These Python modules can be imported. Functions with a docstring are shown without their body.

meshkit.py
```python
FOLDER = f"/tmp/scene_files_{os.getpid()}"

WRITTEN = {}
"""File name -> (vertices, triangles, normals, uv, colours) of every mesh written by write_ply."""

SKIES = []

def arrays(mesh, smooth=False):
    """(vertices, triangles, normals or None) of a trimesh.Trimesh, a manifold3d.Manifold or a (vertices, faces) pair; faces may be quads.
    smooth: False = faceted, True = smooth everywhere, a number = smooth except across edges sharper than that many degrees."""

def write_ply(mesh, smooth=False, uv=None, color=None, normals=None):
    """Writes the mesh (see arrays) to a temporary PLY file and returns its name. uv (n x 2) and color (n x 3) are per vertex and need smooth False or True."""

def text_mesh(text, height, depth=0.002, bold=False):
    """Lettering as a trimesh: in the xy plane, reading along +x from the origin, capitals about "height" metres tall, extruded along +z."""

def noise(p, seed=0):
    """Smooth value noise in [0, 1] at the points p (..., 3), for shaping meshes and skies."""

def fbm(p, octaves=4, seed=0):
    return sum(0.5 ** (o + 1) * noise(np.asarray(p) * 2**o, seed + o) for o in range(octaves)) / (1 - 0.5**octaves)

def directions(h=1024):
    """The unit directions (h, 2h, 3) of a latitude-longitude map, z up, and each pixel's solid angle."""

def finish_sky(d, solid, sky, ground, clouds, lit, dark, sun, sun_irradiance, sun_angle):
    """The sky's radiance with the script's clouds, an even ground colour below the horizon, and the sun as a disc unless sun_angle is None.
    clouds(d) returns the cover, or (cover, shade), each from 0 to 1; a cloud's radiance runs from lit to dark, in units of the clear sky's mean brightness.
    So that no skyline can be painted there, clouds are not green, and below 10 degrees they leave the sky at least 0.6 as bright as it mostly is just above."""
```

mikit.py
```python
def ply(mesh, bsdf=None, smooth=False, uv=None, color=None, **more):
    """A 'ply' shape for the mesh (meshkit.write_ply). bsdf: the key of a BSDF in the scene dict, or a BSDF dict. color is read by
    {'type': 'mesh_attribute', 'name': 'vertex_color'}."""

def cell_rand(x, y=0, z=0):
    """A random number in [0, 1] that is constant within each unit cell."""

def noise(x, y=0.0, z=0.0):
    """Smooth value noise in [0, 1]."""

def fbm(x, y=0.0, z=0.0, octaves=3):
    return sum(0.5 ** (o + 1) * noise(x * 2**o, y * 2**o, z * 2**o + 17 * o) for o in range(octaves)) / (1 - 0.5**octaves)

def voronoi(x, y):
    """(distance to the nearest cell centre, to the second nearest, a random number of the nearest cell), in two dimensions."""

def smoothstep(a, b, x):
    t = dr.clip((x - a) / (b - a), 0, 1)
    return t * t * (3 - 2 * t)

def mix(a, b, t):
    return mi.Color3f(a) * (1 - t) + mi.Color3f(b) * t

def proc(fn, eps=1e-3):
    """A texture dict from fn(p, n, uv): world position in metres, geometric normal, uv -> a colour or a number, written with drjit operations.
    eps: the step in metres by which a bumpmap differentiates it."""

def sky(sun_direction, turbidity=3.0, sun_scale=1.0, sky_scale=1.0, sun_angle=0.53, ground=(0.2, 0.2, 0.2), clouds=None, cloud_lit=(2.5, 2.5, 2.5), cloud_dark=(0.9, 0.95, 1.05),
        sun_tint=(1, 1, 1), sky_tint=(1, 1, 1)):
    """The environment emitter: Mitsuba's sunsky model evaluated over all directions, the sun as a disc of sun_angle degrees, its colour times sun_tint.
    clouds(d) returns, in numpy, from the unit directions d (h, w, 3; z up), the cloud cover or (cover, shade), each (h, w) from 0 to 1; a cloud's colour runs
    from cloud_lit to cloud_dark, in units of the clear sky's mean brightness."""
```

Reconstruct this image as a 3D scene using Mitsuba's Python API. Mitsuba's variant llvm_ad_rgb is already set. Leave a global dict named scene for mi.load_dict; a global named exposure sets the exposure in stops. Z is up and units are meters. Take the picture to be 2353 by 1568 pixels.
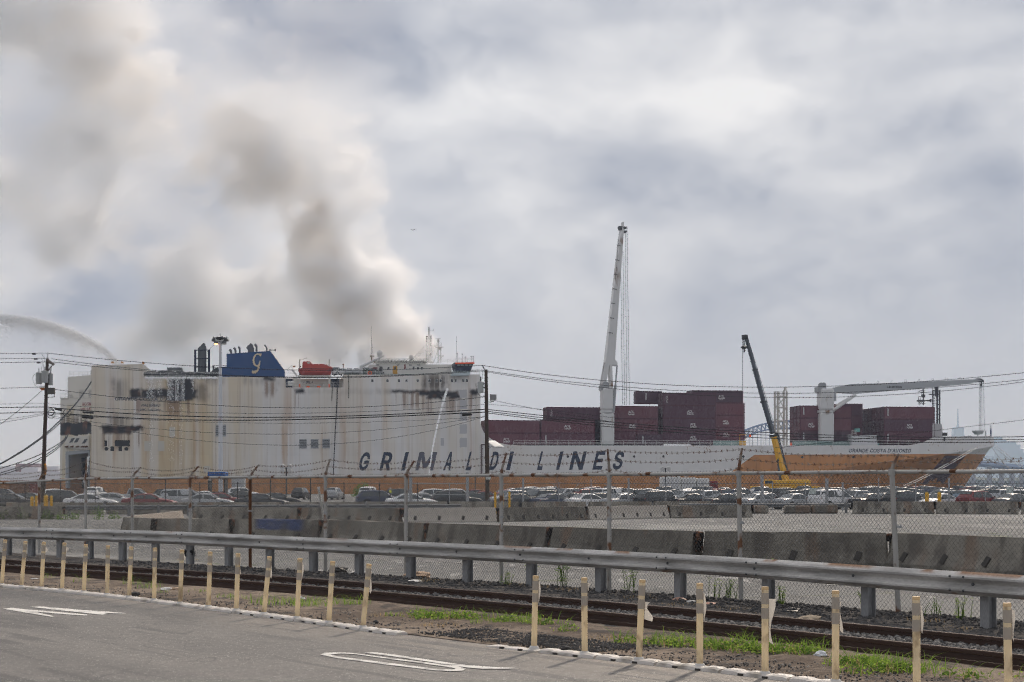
import math, random, numpy as np, trimesh, mitsuba as mi, drjit as dr, mikit, meshkit
from shapely.geometry import Polygon, box as sbox
from shapely.ops import unary_union
from mikit import noise, fbm, voronoi, cell_rand, smoothstep, mix, proc
scene, labels = {}, {}
T = mi.ScalarTransform4f
# ---------------------------------------------------------------- camera, sky, air, exposure
F, CX, HY, EYE = 3718.0, 1176.5, 1112.0, 2.0      # focal length in units of 1/2353 of the width, principal column, horizon row, eye height
scene['camera'] = {'type': 'perspective', 'fov': 2 * math.degrees(math.atan(CX / F)), 'fov_axis': 'x', 'near_clip': 0.3, 'far_clip': 30000.0,
                   'principal_point_offset_y': -(HY - 784) / 1568.0, 'to_world': T().look_at(origin=[0, 0, EYE], target=[0, 1, EYE], up=[0, 0, 1]),
                   'medium': {'type': 'ref', 'id': 'haze_air'}}
SUN = (0.36, 0.93, 0.76)


BANKS = [(720, 60, 300, 140, -.46), (560, 170, 120, 80, -.12), (1000, 240, 330, 75, .16), (1330, 400, 210, 105, -.16), (1650, 190, 150, 110, .24), (1500, 300, 260, 60, .10), (1770, 150, 95, 100, -.12), (1950, 330, 230, 65, .17),
         (2270, 250, 90, 70, -.13), (2100, 110, 240, 80, .09), (1400, 690, 170, 45, -.11), (1230, 60, 90, 60, -.10), (1180, 620, 150, 50, .05), (2280, 640, 120, 160, -.07), (1560, 540, 230, 45, .10), (1900, 460, 240, 40, -.05), (2150, 470, 200, 40, .08), (1420, 560, 120, 40, -.06), (300, 380, 330, 240, -.30), (180, 720, 260, 130, -.34), (560, 620, 160, 110, -.18)]
# the photograph's cloud banks: (column, row, half width, half height, brighter or darker), turned into directions below


def clouds(d):
    az = np.arctan2(d[..., 0], d[..., 1]); el = np.arcsin(np.clip(d[..., 2], -1, 1)); zero = 0 * az
    wa = (meshkit.fbm(np.stack([az * 9 + 3, el * 16 + 1, zero], -1), 4, seed=61) - .5) * .17
    we = (meshkit.fbm(np.stack([az * 9 + 13, el * 16 + 5, zero], -1), 4, seed=62) - .5) * .09
    m = meshkit.fbm(np.stack([az * 6 + 40, el * 13 - az * 2.0 + 9, zero], -1), 5, seed=9)
    k = meshkit.fbm(np.stack([az * 17 + 40, el * 34 + 9, zero], -1), 4, seed=19)
    c = meshkit.fbm(np.stack([az * 42 + 2 * wa * 60 + 7, el * 85 + we * 60 + 3, zero], -1), 4, seed=29)
    ms = np.clip((m - .34) / .32, 0, 1); ms = ms * ms * (3 - 2 * ms)
    v = .57 + (.20 * (ms - .5) + .42 * (k - .5) + .16 * (c - .5)) * (.55 + .45 * np.clip((el - .07) / .09, 0, 1))
    a, e = az + wa, el + we
    for x, y, sx, sy, g in BANKS:
        v = v + (g if g > 0 else (.48 if x > 1000 else .80) * g) * np.exp(-((a - math.atan((x - CX) / F)) / (sx / F)) ** 2 - ((e - math.atan((HY - y) / F)) / (sy / F)) ** 2)
    low = np.clip((el - .02) / .09, 0, 1)
    v = v * low + .49 * (1 - low)
    v = np.clip(v, .12, .95)
    up = np.clip((np.sin(np.maximum(el, 0)) - .28) / .72, 0, 1)          # an overcast sky is brightest overhead
    bright = (v * .90 - .06) * (1 - up) + up * (.44 + .32 * v)
    return .97 + zero, 1 - bright


exposure = 1.56
scene['sky'] = mikit.sky(SUN, turbidity=4, sun_scale=0.78, sun_angle=3, clouds=clouds, cloud_lit=(3.76, 3.70, 3.64), cloud_dark=(.44, .63, 1.06), sun_tint=(.90, .97, 1.15))
HX, HY0, HY1 = 4600.0, -300.0, 9000.0
scene['haze_air'] = {'type': 'homogeneous', 'albedo': {'type': 'rgb', 'value': [.94, .95, .97]}, 'sigma_t': {'type': 'rgb', 'value': [.00012, .00014, .00017]}}
scene['haze'] = {'type': 'cube', 'to_world': T().translate([0, (HY0 + HY1) / 2, 78]).scale([HX, (HY1 - HY0) / 2, 82]), 'bsdf': {'type': 'null'},
                 'interior': {'type': 'ref', 'id': 'haze_air'}}
labels['haze'] = {'label': 'pale haze over the port and the bay', 'kind': 'stuff'}
random.seed(7)
RNG = np.random.default_rng(7)
# ---------------------------------------------------------------- helpers
ORD = ['first', 'second', 'third', 'fourth', 'fifth', 'sixth', 'seventh', 'eighth', 'ninth', 'tenth', 'eleventh', 'twelfth', 'thirteenth', 'fourteenth', 'fifteenth', 'sixteenth',
       'seventeenth', 'eighteenth', 'nineteenth', 'twentieth', 'twenty-first', 'twenty-second', 'twenty-third', 'twenty-fourth', 'twenty-fifth', 'twenty-sixth', 'twenty-seventh',
       'twenty-eighth', 'twenty-ninth', 'thirtieth', 'thirty-first', 'thirty-second', 'thirty-third', 'thirty-fourth', 'thirty-fifth']
NUM = {}


def numbered(key):
    n = NUM.get(key, 0)
    NUM[key] = n + 1
    return key if n == 0 else f'{key}_{n:03d}'


def thing(name, label, cat, group=None, kind=None):
    key = numbered(name)
    labels[key] = {'label': label}
    if cat: labels[key]['category'] = cat
    if group: labels[key]['group'] = group
    if kind: labels[key]['kind'] = kind
    return key


def obj(name, mesh, mat, parent=None, smooth=False, label=None, kind=None, **more):
    if isinstance(mesh, list): mesh = cat(mesh)
    key = numbered(f'{parent}__{name}' if parent else name)
    scene[key] = mikit.ply(mesh, mat, smooth, **more)
    if label or kind:
        labels[key] = {}
        if label: labels[key]['label'] = label
        if kind: labels[key]['kind'] = kind
    return key


def solo(name, mesh, mat, label, cat=None, group=None, kind=None, smooth=False):
    key = thing(name, label, cat, group, kind)
    if isinstance(mesh, list): mesh = globals()['cat'](mesh)
    scene[key] = mikit.ply(mesh, mat, smooth)
    return key


def shared(name, ply, parent, M):
    key = numbered(f'{parent}__{name}')
    scene[key] = {**ply, 'to_world': T(M)}
    return key


def cat(ms): return trimesh.util.concatenate([m for m in ms if m is not None])
def mesh(v, f): return trimesh.Trimesh(np.asarray(v, float), np.asarray(f, int), process=False)


def quads(v, q):
    q = np.asarray(q)
    return mesh(v, np.vstack([q[:, [0, 1, 2]], q[:, [0, 2, 3]]]))


def bx(x0, x1, y0, y1, z0, z1):
    m = trimesh.creation.box(extents=[abs(x1 - x0), abs(y1 - y0), abs(z1 - z0)])
    m.apply_translation([(x0 + x1) / 2, (y0 + y1) / 2, (z0 + z1) / 2])
    return m


def cham(x0, x1, y0, y1, z0, z1, c):
    """A box with its edges chamfered."""
    v = []
    for sx in (0, 1):
        for sy in (0, 1):
            for sz in (0, 1):
                X, Y, Z = (x0, x1)[sx], (y0, y1)[sy], (z0, z1)[sz]
                a, b, d = (c, -c)[sx], (c, -c)[sy], (c, -c)[sz]
                v += [[X + a, Y + b, Z], [X + a, Y, Z + d], [X, Y + b, Z + d]]
    return trimesh.convex.convex_hull(np.array(v))


def tube(pts, r, n=6, caps=True):
    p = np.asarray(pts, float)
    r = np.broadcast_to(np.asarray(r, float), (len(p),))
    t = np.gradient(p, axis=0)
    t /= np.linalg.norm(t, axis=1, keepdims=True) + 1e-12
    ref = np.array([0, 0, 1.0]) if np.abs(t[:, 2]).mean() < .8 else np.array([1.0, 0, 0])
    a = np.cross(t, ref); a /= np.linalg.norm(a, axis=1, keepdims=True) + 1e-12
    b = np.cross(t, a)
    an = np.arange(n) * 2 * np.pi / n
    v = (p[:, None] + r[:, None, None] * (np.cos(an)[None, :, None] * a[:, None] + np.sin(an)[None, :, None] * b[:, None])).reshape(-1, 3)
    i, j = np.meshgrid(np.arange(len(p) - 1), np.arange(n), indexing='ij')
    q = np.stack([i * n + j, i * n + (j + 1) % n, (i + 1) * n + (j + 1) % n, (i + 1) * n + j], -1).reshape(-1, 4)
    f = [np.vstack([q[:, [0, 1, 2]], q[:, [0, 2, 3]]])]
    if caps:
        k = (len(p) - 1) * n
        f.append(np.array([[0, j + 1, j] for j in range(1, n - 1)] + [[k, k + j, k + j + 1] for j in range(1, n - 1)]))
    m = mesh(v, np.vstack(f))
    return m


def rod(a, b, r, n=6): return tube([a, b], r, n)


def beam(a, b, w, h=None):
    """A square bar from a to b."""
    return tube([a, b], (w if h is None else (w + h) / 2) * .7071, 4)


def apply(m, M):
    m = m.copy(); m.apply_transform(M); return m


def fix(m):
    if m.volume < 0: m.invert()
    return m


def poly_extrude(poly, h):
    gs = getattr(poly, 'geoms', [poly])
    return cat([trimesh.creation.extrude_polygon(g, h, engine='earcut') for g in gs])


def plan_extrude(pts, z0, z1):
    m = poly_extrude(Polygon(pts), z1 - z0); m.apply_translation([0, 0, z0]); return m


def lathe(prof, n=16, cap=True):
    prof = np.asarray(prof, float)
    an = np.arange(n) * 2 * np.pi / n
    v = np.stack([prof[:, 0:1] * np.cos(an), prof[:, 0:1] * np.sin(an), np.repeat(prof[:, 1:2], n, 1)], -1).reshape(-1, 3)
    i, j = np.meshgrid(np.arange(len(prof) - 1), np.arange(n), indexing='ij')
    q = np.stack([i * n + j, i * n + (j + 1) % n, (i + 1) * n + (j + 1) % n, (i + 1) * n + j], -1).reshape(-1, 4)
    return quads(v, q)


def P(px, py, Y): return np.array([(px - CX) * Y / F, Y, EYE + (HY - py) * Y / F])
def G(Y): return np.interp(Y, [30, 145, 165, 300, 330], [0, -.325, -.36, -.10, -.08])
def TR(x, y, z, deg=0, s=1.0):
    a = math.radians(deg); c, sn = math.cos(a) * s, math.sin(a) * s
    return np.array([[c, -sn, 0, x], [sn, c, 0, y], [0, 0, s, z], [0, 0, 0, 1.0]])


class Plane:
    """An upright plane through o with horizontal direction d; n points away from the viewer. Photo positions map to (a along d, z)."""
    def __init__(s, o, deg):
        s.o = np.array([o[0], o[1], 0.0]); a = math.radians(deg)
        s.d = np.array([math.cos(a), math.sin(a), 0]); s.n = np.array([-s.d[1], s.d[0], 0])
        s.M = np.eye(4); s.M[:3, 0] = s.d; s.M[:3, 1] = s.n; s.M[:3, 3] = s.o

    def at(s, px, py, w=0.0):
        t = (px - CX) / F
        o = s.o + s.n * w
        a = (t * o[1] - o[0]) / (s.d[0] - t * s.d[1])
        Y = o[1] + a * s.d[1]
        return float(a), float(EYE + (HY - py) * Y / F)

    def pts(s, pp, w=0.0): return [s.at(x, y, w) for x, y in pp]

    def ext(s, pp, w0, w1, ref=None):
        """A polygon of photo points (on the plane at depth ref, default w0) extruded from depth w0 to w1."""
        return s.ext_uz(s.pts(pp, w0 if ref is None else ref), w0, w1)

    def ext_uz(s, uz, w0, w1):
        g = uz if hasattr(uz, 'exterior') or hasattr(uz, 'geoms') else Polygon(uz)
        m = poly_extrude(g, w1 - w0)
        v = m.vertices
        m.vertices = np.stack([v[:, 0], w0 + v[:, 2], v[:, 1]], -1)
        fix(m); m.apply_transform(s.M); return m

    def box(s, u0, u1, w0, w1, z0, z1): return apply(bx(u0, u1, w0, w1, z0, z1), s.M)
    def pbox(s, x0, y0, x1, y1, w0, w1, ref=None):
        r = w0 if ref is None else ref
        u0, z1 = s.at(x0, y0, r); u1, _ = s.at(x1, y0, r); _, z0 = s.at((x0 + x1) / 2, y1, r)
        return s.box(u0, u1, w0, w1, z0, z1)

    def p3(s, px, py, w=0.0):
        a, z = s.at(px, py, w); return s.o + s.d * a + s.n * w + [0, 0, z]

    def loc(s, u, w, z): return s.o + s.d * u + s.n * w + np.array([0, 0, z])


_GL = {}


def glyph(ch, bold=True, fat=0.0):
    if (ch, bold, fat) not in _GL:
        m = meshkit.text_mesh(ch, 1.0, 1.0, bold)
        if fat:
            tri = m.triangles[m.face_normals[:, 2] > .9][:, :, :2]
            g = unary_union([Polygon(t).buffer(.002) for t in tri]).buffer(fat, join_style=2, mitre_limit=3).simplify(.004)
            m = poly_extrude(g, 1.0)
        lo, hi = m.bounds
        m.vertices = (m.vertices - lo) / np.maximum(hi - lo, 1e-9)
        _GL[ch, bold, fat] = (m, hi - lo)
    return _GL[ch, bold, fat]


def letter(ch, x0, x1, z0, z1, depth, w, shear=0.0, bold=True, fat=0.0):
    """A glyph that fills the box (its shear included) in local (u, w, z), its face at depth w, its body behind it."""
    m = glyph(ch, bold, fat)[0].copy(); v = m.vertices
    H = z1 - z0; W = x1 - x0 - shear * H
    m.vertices = np.stack([x0 + v[:, 0] * W + shear * H * v[:, 1], w + depth * (1 - v[:, 2]), z0 + v[:, 1] * H], -1)
    return fix(m)


def words(text, x0, x1, z0, z1, depth, w, shear=0.0, bold=True):
    m = meshkit.text_mesh(text, 1.0, 1.0, bold); lo, hi = m.bounds
    v = (m.vertices - lo) / (hi - lo); H = z1 - z0; W = x1 - x0 - shear * H
    m.vertices = np.stack([x0 + v[:, 0] * W + shear * H * v[:, 1], w + depth * (1 - v[:, 2]), z0 + v[:, 1] * H], -1)
    return fix(m)


BLOCK = {'I': [[(0, 0), (1, 0), (1, 1), (0, 1)]], 'L': [[(0, 0), (1, 0), (1, .2), (.36, .2), (.36, 1), (0, 1)]], 'E': [[(0, 0), (1, 0), (1, .2), (.30, .2), (.30, .4), (.9, .4), (.9, .6), (.30, .6), (.30, .8), (1, .8), (1, 1), (0, 1)]],
         'N': [[(0, 0), (.25, 0), (.25, .62), (.74, 0), (1, 0), (1, 1), (.75, 1), (.75, .38), (.26, 1), (0, 1)]], 'M': [[(0, 0), (.19, 0), (.19, .66), (.40, .12), (.60, .12), (.81, .66), (.81, 0), (1, 0), (1, 1), (.74, 1), (.5, .40), (.26, 1), (0, 1)]],
         'A': [[(0, 0), (.25, 0), (.33, .24), (.67, .24), (.75, 0), (1, 0), (.64, 1), (.36, 1)], [(.38, .42), (.62, .42), (.5, .78)]]}


def block_letter(ch, x0, x1, z0, z1, depth, w, shear):
    if ch not in BLOCK: return letter(ch, x0, x1, z0, z1, depth, w, shear, True, .022)
    rings = BLOCK[ch]; H = z1 - z0; W = x1 - x0 - shear * H
    m = poly_extrude(Polygon(rings[0], rings[1:]), 1.0); v = m.vertices
    m.vertices = np.stack([x0 + v[:, 0] * W + shear * H * v[:, 1], w + depth * (1 - v[:, 2]), z0 + v[:, 1] * H], -1)
    return fix(m)


# ---------------------------------------------------------------- materials
def rgb(c): return {'type': 'rgb', 'value': list(map(float, c))}
def two(b): return {'type': 'twosided', 'bsdf': b}
def mat(name, c, rough=.6, spec=.4, metal=0.0, **k):
    scene['m_' + name] = two({'type': 'principled', 'base_color': rgb(c) if isinstance(c, (tuple, list)) else c, 'roughness': rough, 'specular': spec, 'metallic': metal, **k})
    return 'm_' + name


def tex(name, fn, rough=.8, spec=.3, metal=0.0, bump=None, eps=.01, **k):
    b = {'type': 'principled', 'base_color': proc(fn), 'roughness': rough, 'specular': spec, 'metallic': metal, **k}
    if bump: b = {'type': 'bumpmap', 'arbitrary': proc(bump, eps), 'scale': 1.0, 'bsdf': b}
    scene['m_' + name] = two(b)
    return 'm_' + name


WHITE = mat('white', (.60, .60, .58)); CREAM = mat('cream', (.55, .52, .46)); GREY = mat('grey', (.30, .31, .32)); DKGREY = mat('dark_grey', (.07, .075, .08))
BLACK = mat('black', (.018, .018, .02), .5); NAVY = mat('navy', (.012, .022, .05), .5); FUNNEL = mat('funnel_blue', (.012, .055, .17), .5)
ORANGE = mat('orange', (.85, .10, .02), .5); BUOY = mat('lifeboat_red', (.38, .04, .025), .35); YELLOW = mat('yellow', (.62, .34, .02), .5)
RUSTY = mat('rusty', (.10, .045, .022), .9, .2); STEEL = mat('steel', (.33, .34, .35), .5, .5, .55); WIRE = mat('wire', (.075, .075, .072), .6, .4, .2)
CABLE = mat('cable', (.016, .016, .018), .6); GLASSD = mat('dark_glass', (.02, .025, .03), .05, .6); TEAL = mat('teal', (.10, .26, .25))
DKRED = mat('dark_red', (.16, .02, .02)); BLUEBOX = mat('blue_box', (.02, .09, .28)); CONC_PALE = mat('pale_concrete', (.42, .38, .33), .9)
MAROON = mat('maroon', (.105, .026, .042), .55); MAROOND = mat('maroon_dark', (.075, .020, .034), .6); SIGNW = mat('logo_white', (.52, .5, .5), .6)
CRANEW = tex('crane_white', lambda p, n, uv: mix((.58, .58, .575), (.22, .13, .08), smoothstep(.62, .8, fbm(p.x * .9, p.y * .9, p.z * .25, 4))), .55)
WOOD = tex('pole_wood', lambda p, n, uv: mix((.035, .026, .022), (.085, .065, .05), fbm(p.x * 30, p.y * 30, p.z * .8, 3)), .9)
TYRE = mat('tyre', (.012, .012, .013), .8); RIM = mat('rim', (.32, .32, .33), .3, .5, .6); HEADL = mat('headlight', (.5, .5, .5), .15, .6)
CARGLASS = mat('car_glass', (.035, .045, .05), .04, .8); TAIL = mat('tail_light', (.25, .01, .01), .3)
# ---------------------------------------------------------------- ground, road, track bed
from scipy.interpolate import PchipInterpolator


class GLine:
    """A line on the ground known from points of the photograph (column, row) and the height z it lies at."""
    def __init__(s, pp, z=0.0):
        pp = np.array(pp, float)
        s.k = PchipInterpolator(pp[:, 0], (pp[:, 1] - HY) / F / (EYE - z), extrapolate=False)
        s.x0, s.x1 = pp[0, 0], pp[-1, 0]; s.z = z

    def inv(s, x):
        x = np.asarray(x, float); xc = np.clip(x, s.x0, s.x1)
        v = s.k(xc); h = 40.0
        lo = (s.k(s.x0 + h) - s.k(s.x0)) / h; hi = (s.k(s.x1) - s.k(s.x1 - h)) / h
        return np.maximum(v + np.where(x < s.x0, (x - s.x0) * lo, 0) + np.where(x > s.x1, (x - s.x1) * hi, 0), .004)

    def xy(s, x):
        Y = 1 / s.inv(x); return np.stack([(np.asarray(x, float) - CX) * Y / F, Y], -1)

    def dense(s, a, b, n): return s.xy(np.linspace(a, b, n))

    def frame(s, x):
        a, b, c = s.xy(x - 4), s.xy(x), s.xy(x + 4); d = (c - a) / np.linalg.norm(c - a)
        return b, d, np.array([-d[1], d[0]])

    def walk(s, a, b):
        xs = np.linspace(a, b, 1500); p = s.xy(xs)
        return xs, np.concatenate([[0], np.cumsum(np.linalg.norm(np.diff(p, axis=0), axis=1))])


CURB = GLine([(-300, 1320), (8, 1350), (145, 1362), (299, 1379), (481, 1402), (690, 1429), (850, 1452), (1229, 1499), (1340, 1511), (1474, 1526), (1608, 1541), (1756, 1559), (1918, 1578), (2104, 1602), (2313, 1627), (2600, 1662)])
RAIL = GLine([(-300, 1276), (0, 1298), (341, 1320), (689, 1345), (1176, 1387), (1723, 1440), (2353, 1506), (2700, 1545)], .2)
GRAIL = GLine([(-300, 1205), (0, 1211), (341, 1219.7), (689, 1234), (973, 1246), (1321, 1261.5), (1524, 1272), (1723, 1283), (2200, 1313.4), (2353, 1323), (2600, 1339)], .82)


def sF(x): return (88 + (np.asarray(x, float) - 304) * .0386) * .972       # scale along the chain-link fence
def fence_xy(x): return np.stack([(np.asarray(x, float) - CX) / sF(x), F / sF(x)], -1)


def off(xy, d):
    t = np.gradient(xy, axis=0); t /= np.linalg.norm(t, axis=1, keepdims=True)
    return xy + np.stack([-t[:, 1], t[:, 0]], -1) * d


def ribbon(A, B, zA, zB, n, amp, freq, seed, arch=0.0):
    """A bumpy sheet between two lines of equal length."""
    t = np.linspace(0, 1, n)[None, :, None]
    xy = A[:, None] * (1 - t) + B[:, None] * t
    z = zA * (1 - t[..., 0]) + zB * t[..., 0] + arch * 4 * t[..., 0] * (1 - t[..., 0])
    q = np.concatenate([xy, 0 * xy[..., :1]], -1)
    bump = (meshkit.fbm(q * freq, 4, seed=seed) - .5) * 2 * amp * np.minimum(1, np.minimum(t[..., 0], 1 - t[..., 0]) * 8 + .15)
    v = np.concatenate([xy, (z + bump)[..., None]], -1).reshape(-1, 3)
    i, j = np.meshgrid(np.arange(len(A) - 1), np.arange(n - 1), indexing='ij')
    f = np.stack([i * n + j, (i + 1) * n + j, (i + 1) * n + j + 1, i * n + j + 1], -1).reshape(-1, 4)
    m = quads(v, f)
    if m.face_normals[:, 2].mean() < 0: m.invert()
    return m


def lot_tex(p, n, uv):
    a = fbm(p.x * .09, p.y * .09, 0.0, 4); b = noise(p.x * 9, p.y * 9); c = fbm(p.x * .5 + 9, p.y * .12, 0.0, 3)
    col = mix((.108, .107, .104), (.165, .162, .154), smoothstep(.3, .7, a) * .7 + b * .3)
    f1, f2, w = voronoi(p.x * .16 + 2 * noise(p.x * .3, p.y * .3), p.y * .16)
    col = mix(col, (.07, .085, .035), (1 - smoothstep(.0, .028, f2 - f1)) * .75 * smoothstep(.35, .6, c))
    st = fbm(p.x * .25 + 40, p.y * .05, 0.0, 3)
    col = mix(col, (.27, .26, .24), smoothstep(.55, .72, st) * .5)
    sp = fbm(p.x * 1.8, p.y * .7, 0.0, 4)
    col = mix(col, (.075, .073, .07), smoothstep(.56, .70, sp) * .5)
    return mix(col, (.33, .32, .30), smoothstep(.86, .92, noise(p.x * 3.1, p.y * 1.3)) * .6)


def road_tex(p, n, uv):
    along = p.x * .62 - p.y * .78; across = p.x * .78 + p.y * .62
    a = fbm(along * .35, across * 1.6, 0.0, 4); b = noise(p.x * 26, p.y * 26); c = noise(p.x * 70, p.y * 70); d = fbm(along * .12 + 7, across * .5, 0.0, 3); e = fbm(p.x * 7, p.y * 7, 0.0, 3)
    dust = smoothstep(10.2, 12.8, across)
    col = mix(mix((.088, .083, .078), (.142, .131, .119), smoothstep(.3, .72, a) * .5 + smoothstep(.35, .65, d) * .5), (.19, .162, .134), dust * smoothstep(.25, .7, d * .5 + a * .5))
    col = col * (.58 + .34 * b + .30 * c + .24 * e)
    st = fbm(along * .5 + 30, across * 6, 0.0, 4)
    col = mix(col, (.075, .07, .066), smoothstep(.55, .72, st) * .75)
    f1, f2, w = voronoi(along * .22 + .6 * noise(p.x * 2.1, p.y * 2.1), across * .4 + .6 * noise(p.x * 2.3 + 9, p.y * 2.3))
    col = mix(col, (.07, .066, .062), (1 - smoothstep(.0, .030, f2 - f1)) * smoothstep(.40, .55, noise(along * .15, across * .3)) * .8)
    return mix(col, (.36, .345, .32), smoothstep(.84, .90, noise(p.x * 48, p.y * 48)) * .6)


def dirt_tex(p, n, uv):
    a = fbm(p.x * .8, p.y * .8, 0.0, 4); b = fbm(p.x * 14, p.y * 14, 0.0, 3); c = noise(p.x * 90, p.y * 90)
    col = mix((.095, .073, .057), (.205, .162, .125), smoothstep(.3, .7, a * .6 + b * .4))
    col = mix(col, (.05, .045, .042), smoothstep(.58, .72, fbm(p.x * 3 + 20, p.y * 3, 0.0, 4)) * .75)
    return col * (.75 + .5 * c)


def ballast_tex(p, n, uv):
    f1, f2, w = voronoi(p.x * 26, p.y * 26)
    a = fbm(p.x * .7, p.y * .7, 0.0, 3)
    col = mix((.045, .043, .042), (.20, .19, .18), w * w)
    col = col * (.35 + .65 * smoothstep(.02, .22, f2 - f1))
    return mix(col, (.05, .046, .043), smoothstep(.42, .66, a) * .65)


LOT = tex('lot_asphalt', lot_tex, .85); ROAD = tex('road_asphalt', road_tex, .72, .4); DIRT = tex('dirt', dirt_tex, .95, .1); BALLAST = tex('ballast', ballast_tex, .9, .2)
ymesh = np.concatenate([np.linspace(-120, 28, 12), np.linspace(30, 325, 60)])
xm = np.concatenate([np.linspace(-900, -130, 8), np.linspace(-120, 120, 25), np.linspace(130, 900, 8)])
YY, XX = np.meshgrid(ymesh, xm, indexing='ij')
vg = np.stack([XX, YY, G(YY)], -1).reshape(-1, 3)
i, j = np.meshgrid(np.arange(len(ymesh) - 1), np.arange(len(xm) - 1), indexing='ij'); W_ = len(xm)
gm = quads(vg, np.stack([i * W_ + j, i * W_ + j + 1, (i + 1) * W_ + j + 1, (i + 1) * W_ + j], -1).reshape(-1, 4))
quay = bx(-900, 900, 325, 326, -6, float(G(325)))
solo('ground', [gm, quay], LOT, 'worn grey asphalt of the port lot', kind='structure')
WATER = mat('bay_water', (.05, .065, .07), .18, .5)
wx = np.linspace(-4400, 4400, 12); wy = np.linspace(326, 8800, 12)
WY, WX = np.meshgrid(wy, wx, indexing='ij')
i, j = np.meshgrid(np.arange(11), np.arange(11), indexing='ij')
solo('water', quads(np.stack([WX, WY, 0 * WX - 3.2], -1).reshape(-1, 3), np.stack([i * 12 + j, i * 12 + j + 1, (i + 1) * 12 + j + 1, (i + 1) * 12 + j], -1).reshape(-1, 4)), WATER, 'calm bay water beyond the quay', kind='structure')
# the road on this side of the curb line, the dirt verge, the ballast
NS = 420
cl = CURB.dense(-700, 3700, NS)
far_side = off(cl, -14.0)
solo('road', ribbon(off(cl, .16), far_side, .010, .012, 10, .0015, .4, 3), ROAD, 'worn warm grey asphalt road in front of the posts', kind='structure')
rl = RAIL.dense(-700, 3700, NS)
solo('dirt_verge', ribbon(off(cl, .10), off(rl, -.05), .018, .055, 40, .028, 2.2, 5), DIRT, 'strip of bare brown dirt between the road edge and the track', kind='structure')
fl = fence_xy(np.linspace(-500, 2900, NS))
solo('ballast', ribbon(off(rl, -.25), off(rl, 2.6), .045, .075, 60, .022, 5.0, 6), BALLAST, 'grey crushed stone between and beyond the rails', kind='structure')
cinder = tex('cinder', lambda p, n, uv: mix((.028, .026, .026), (.105, .095, .086), fbm(p.x * 9, p.y * 9, 0.0, 4)) * (.55 + .9 * noise(p.x * 60, p.y * 60)), .95, .1)
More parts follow.
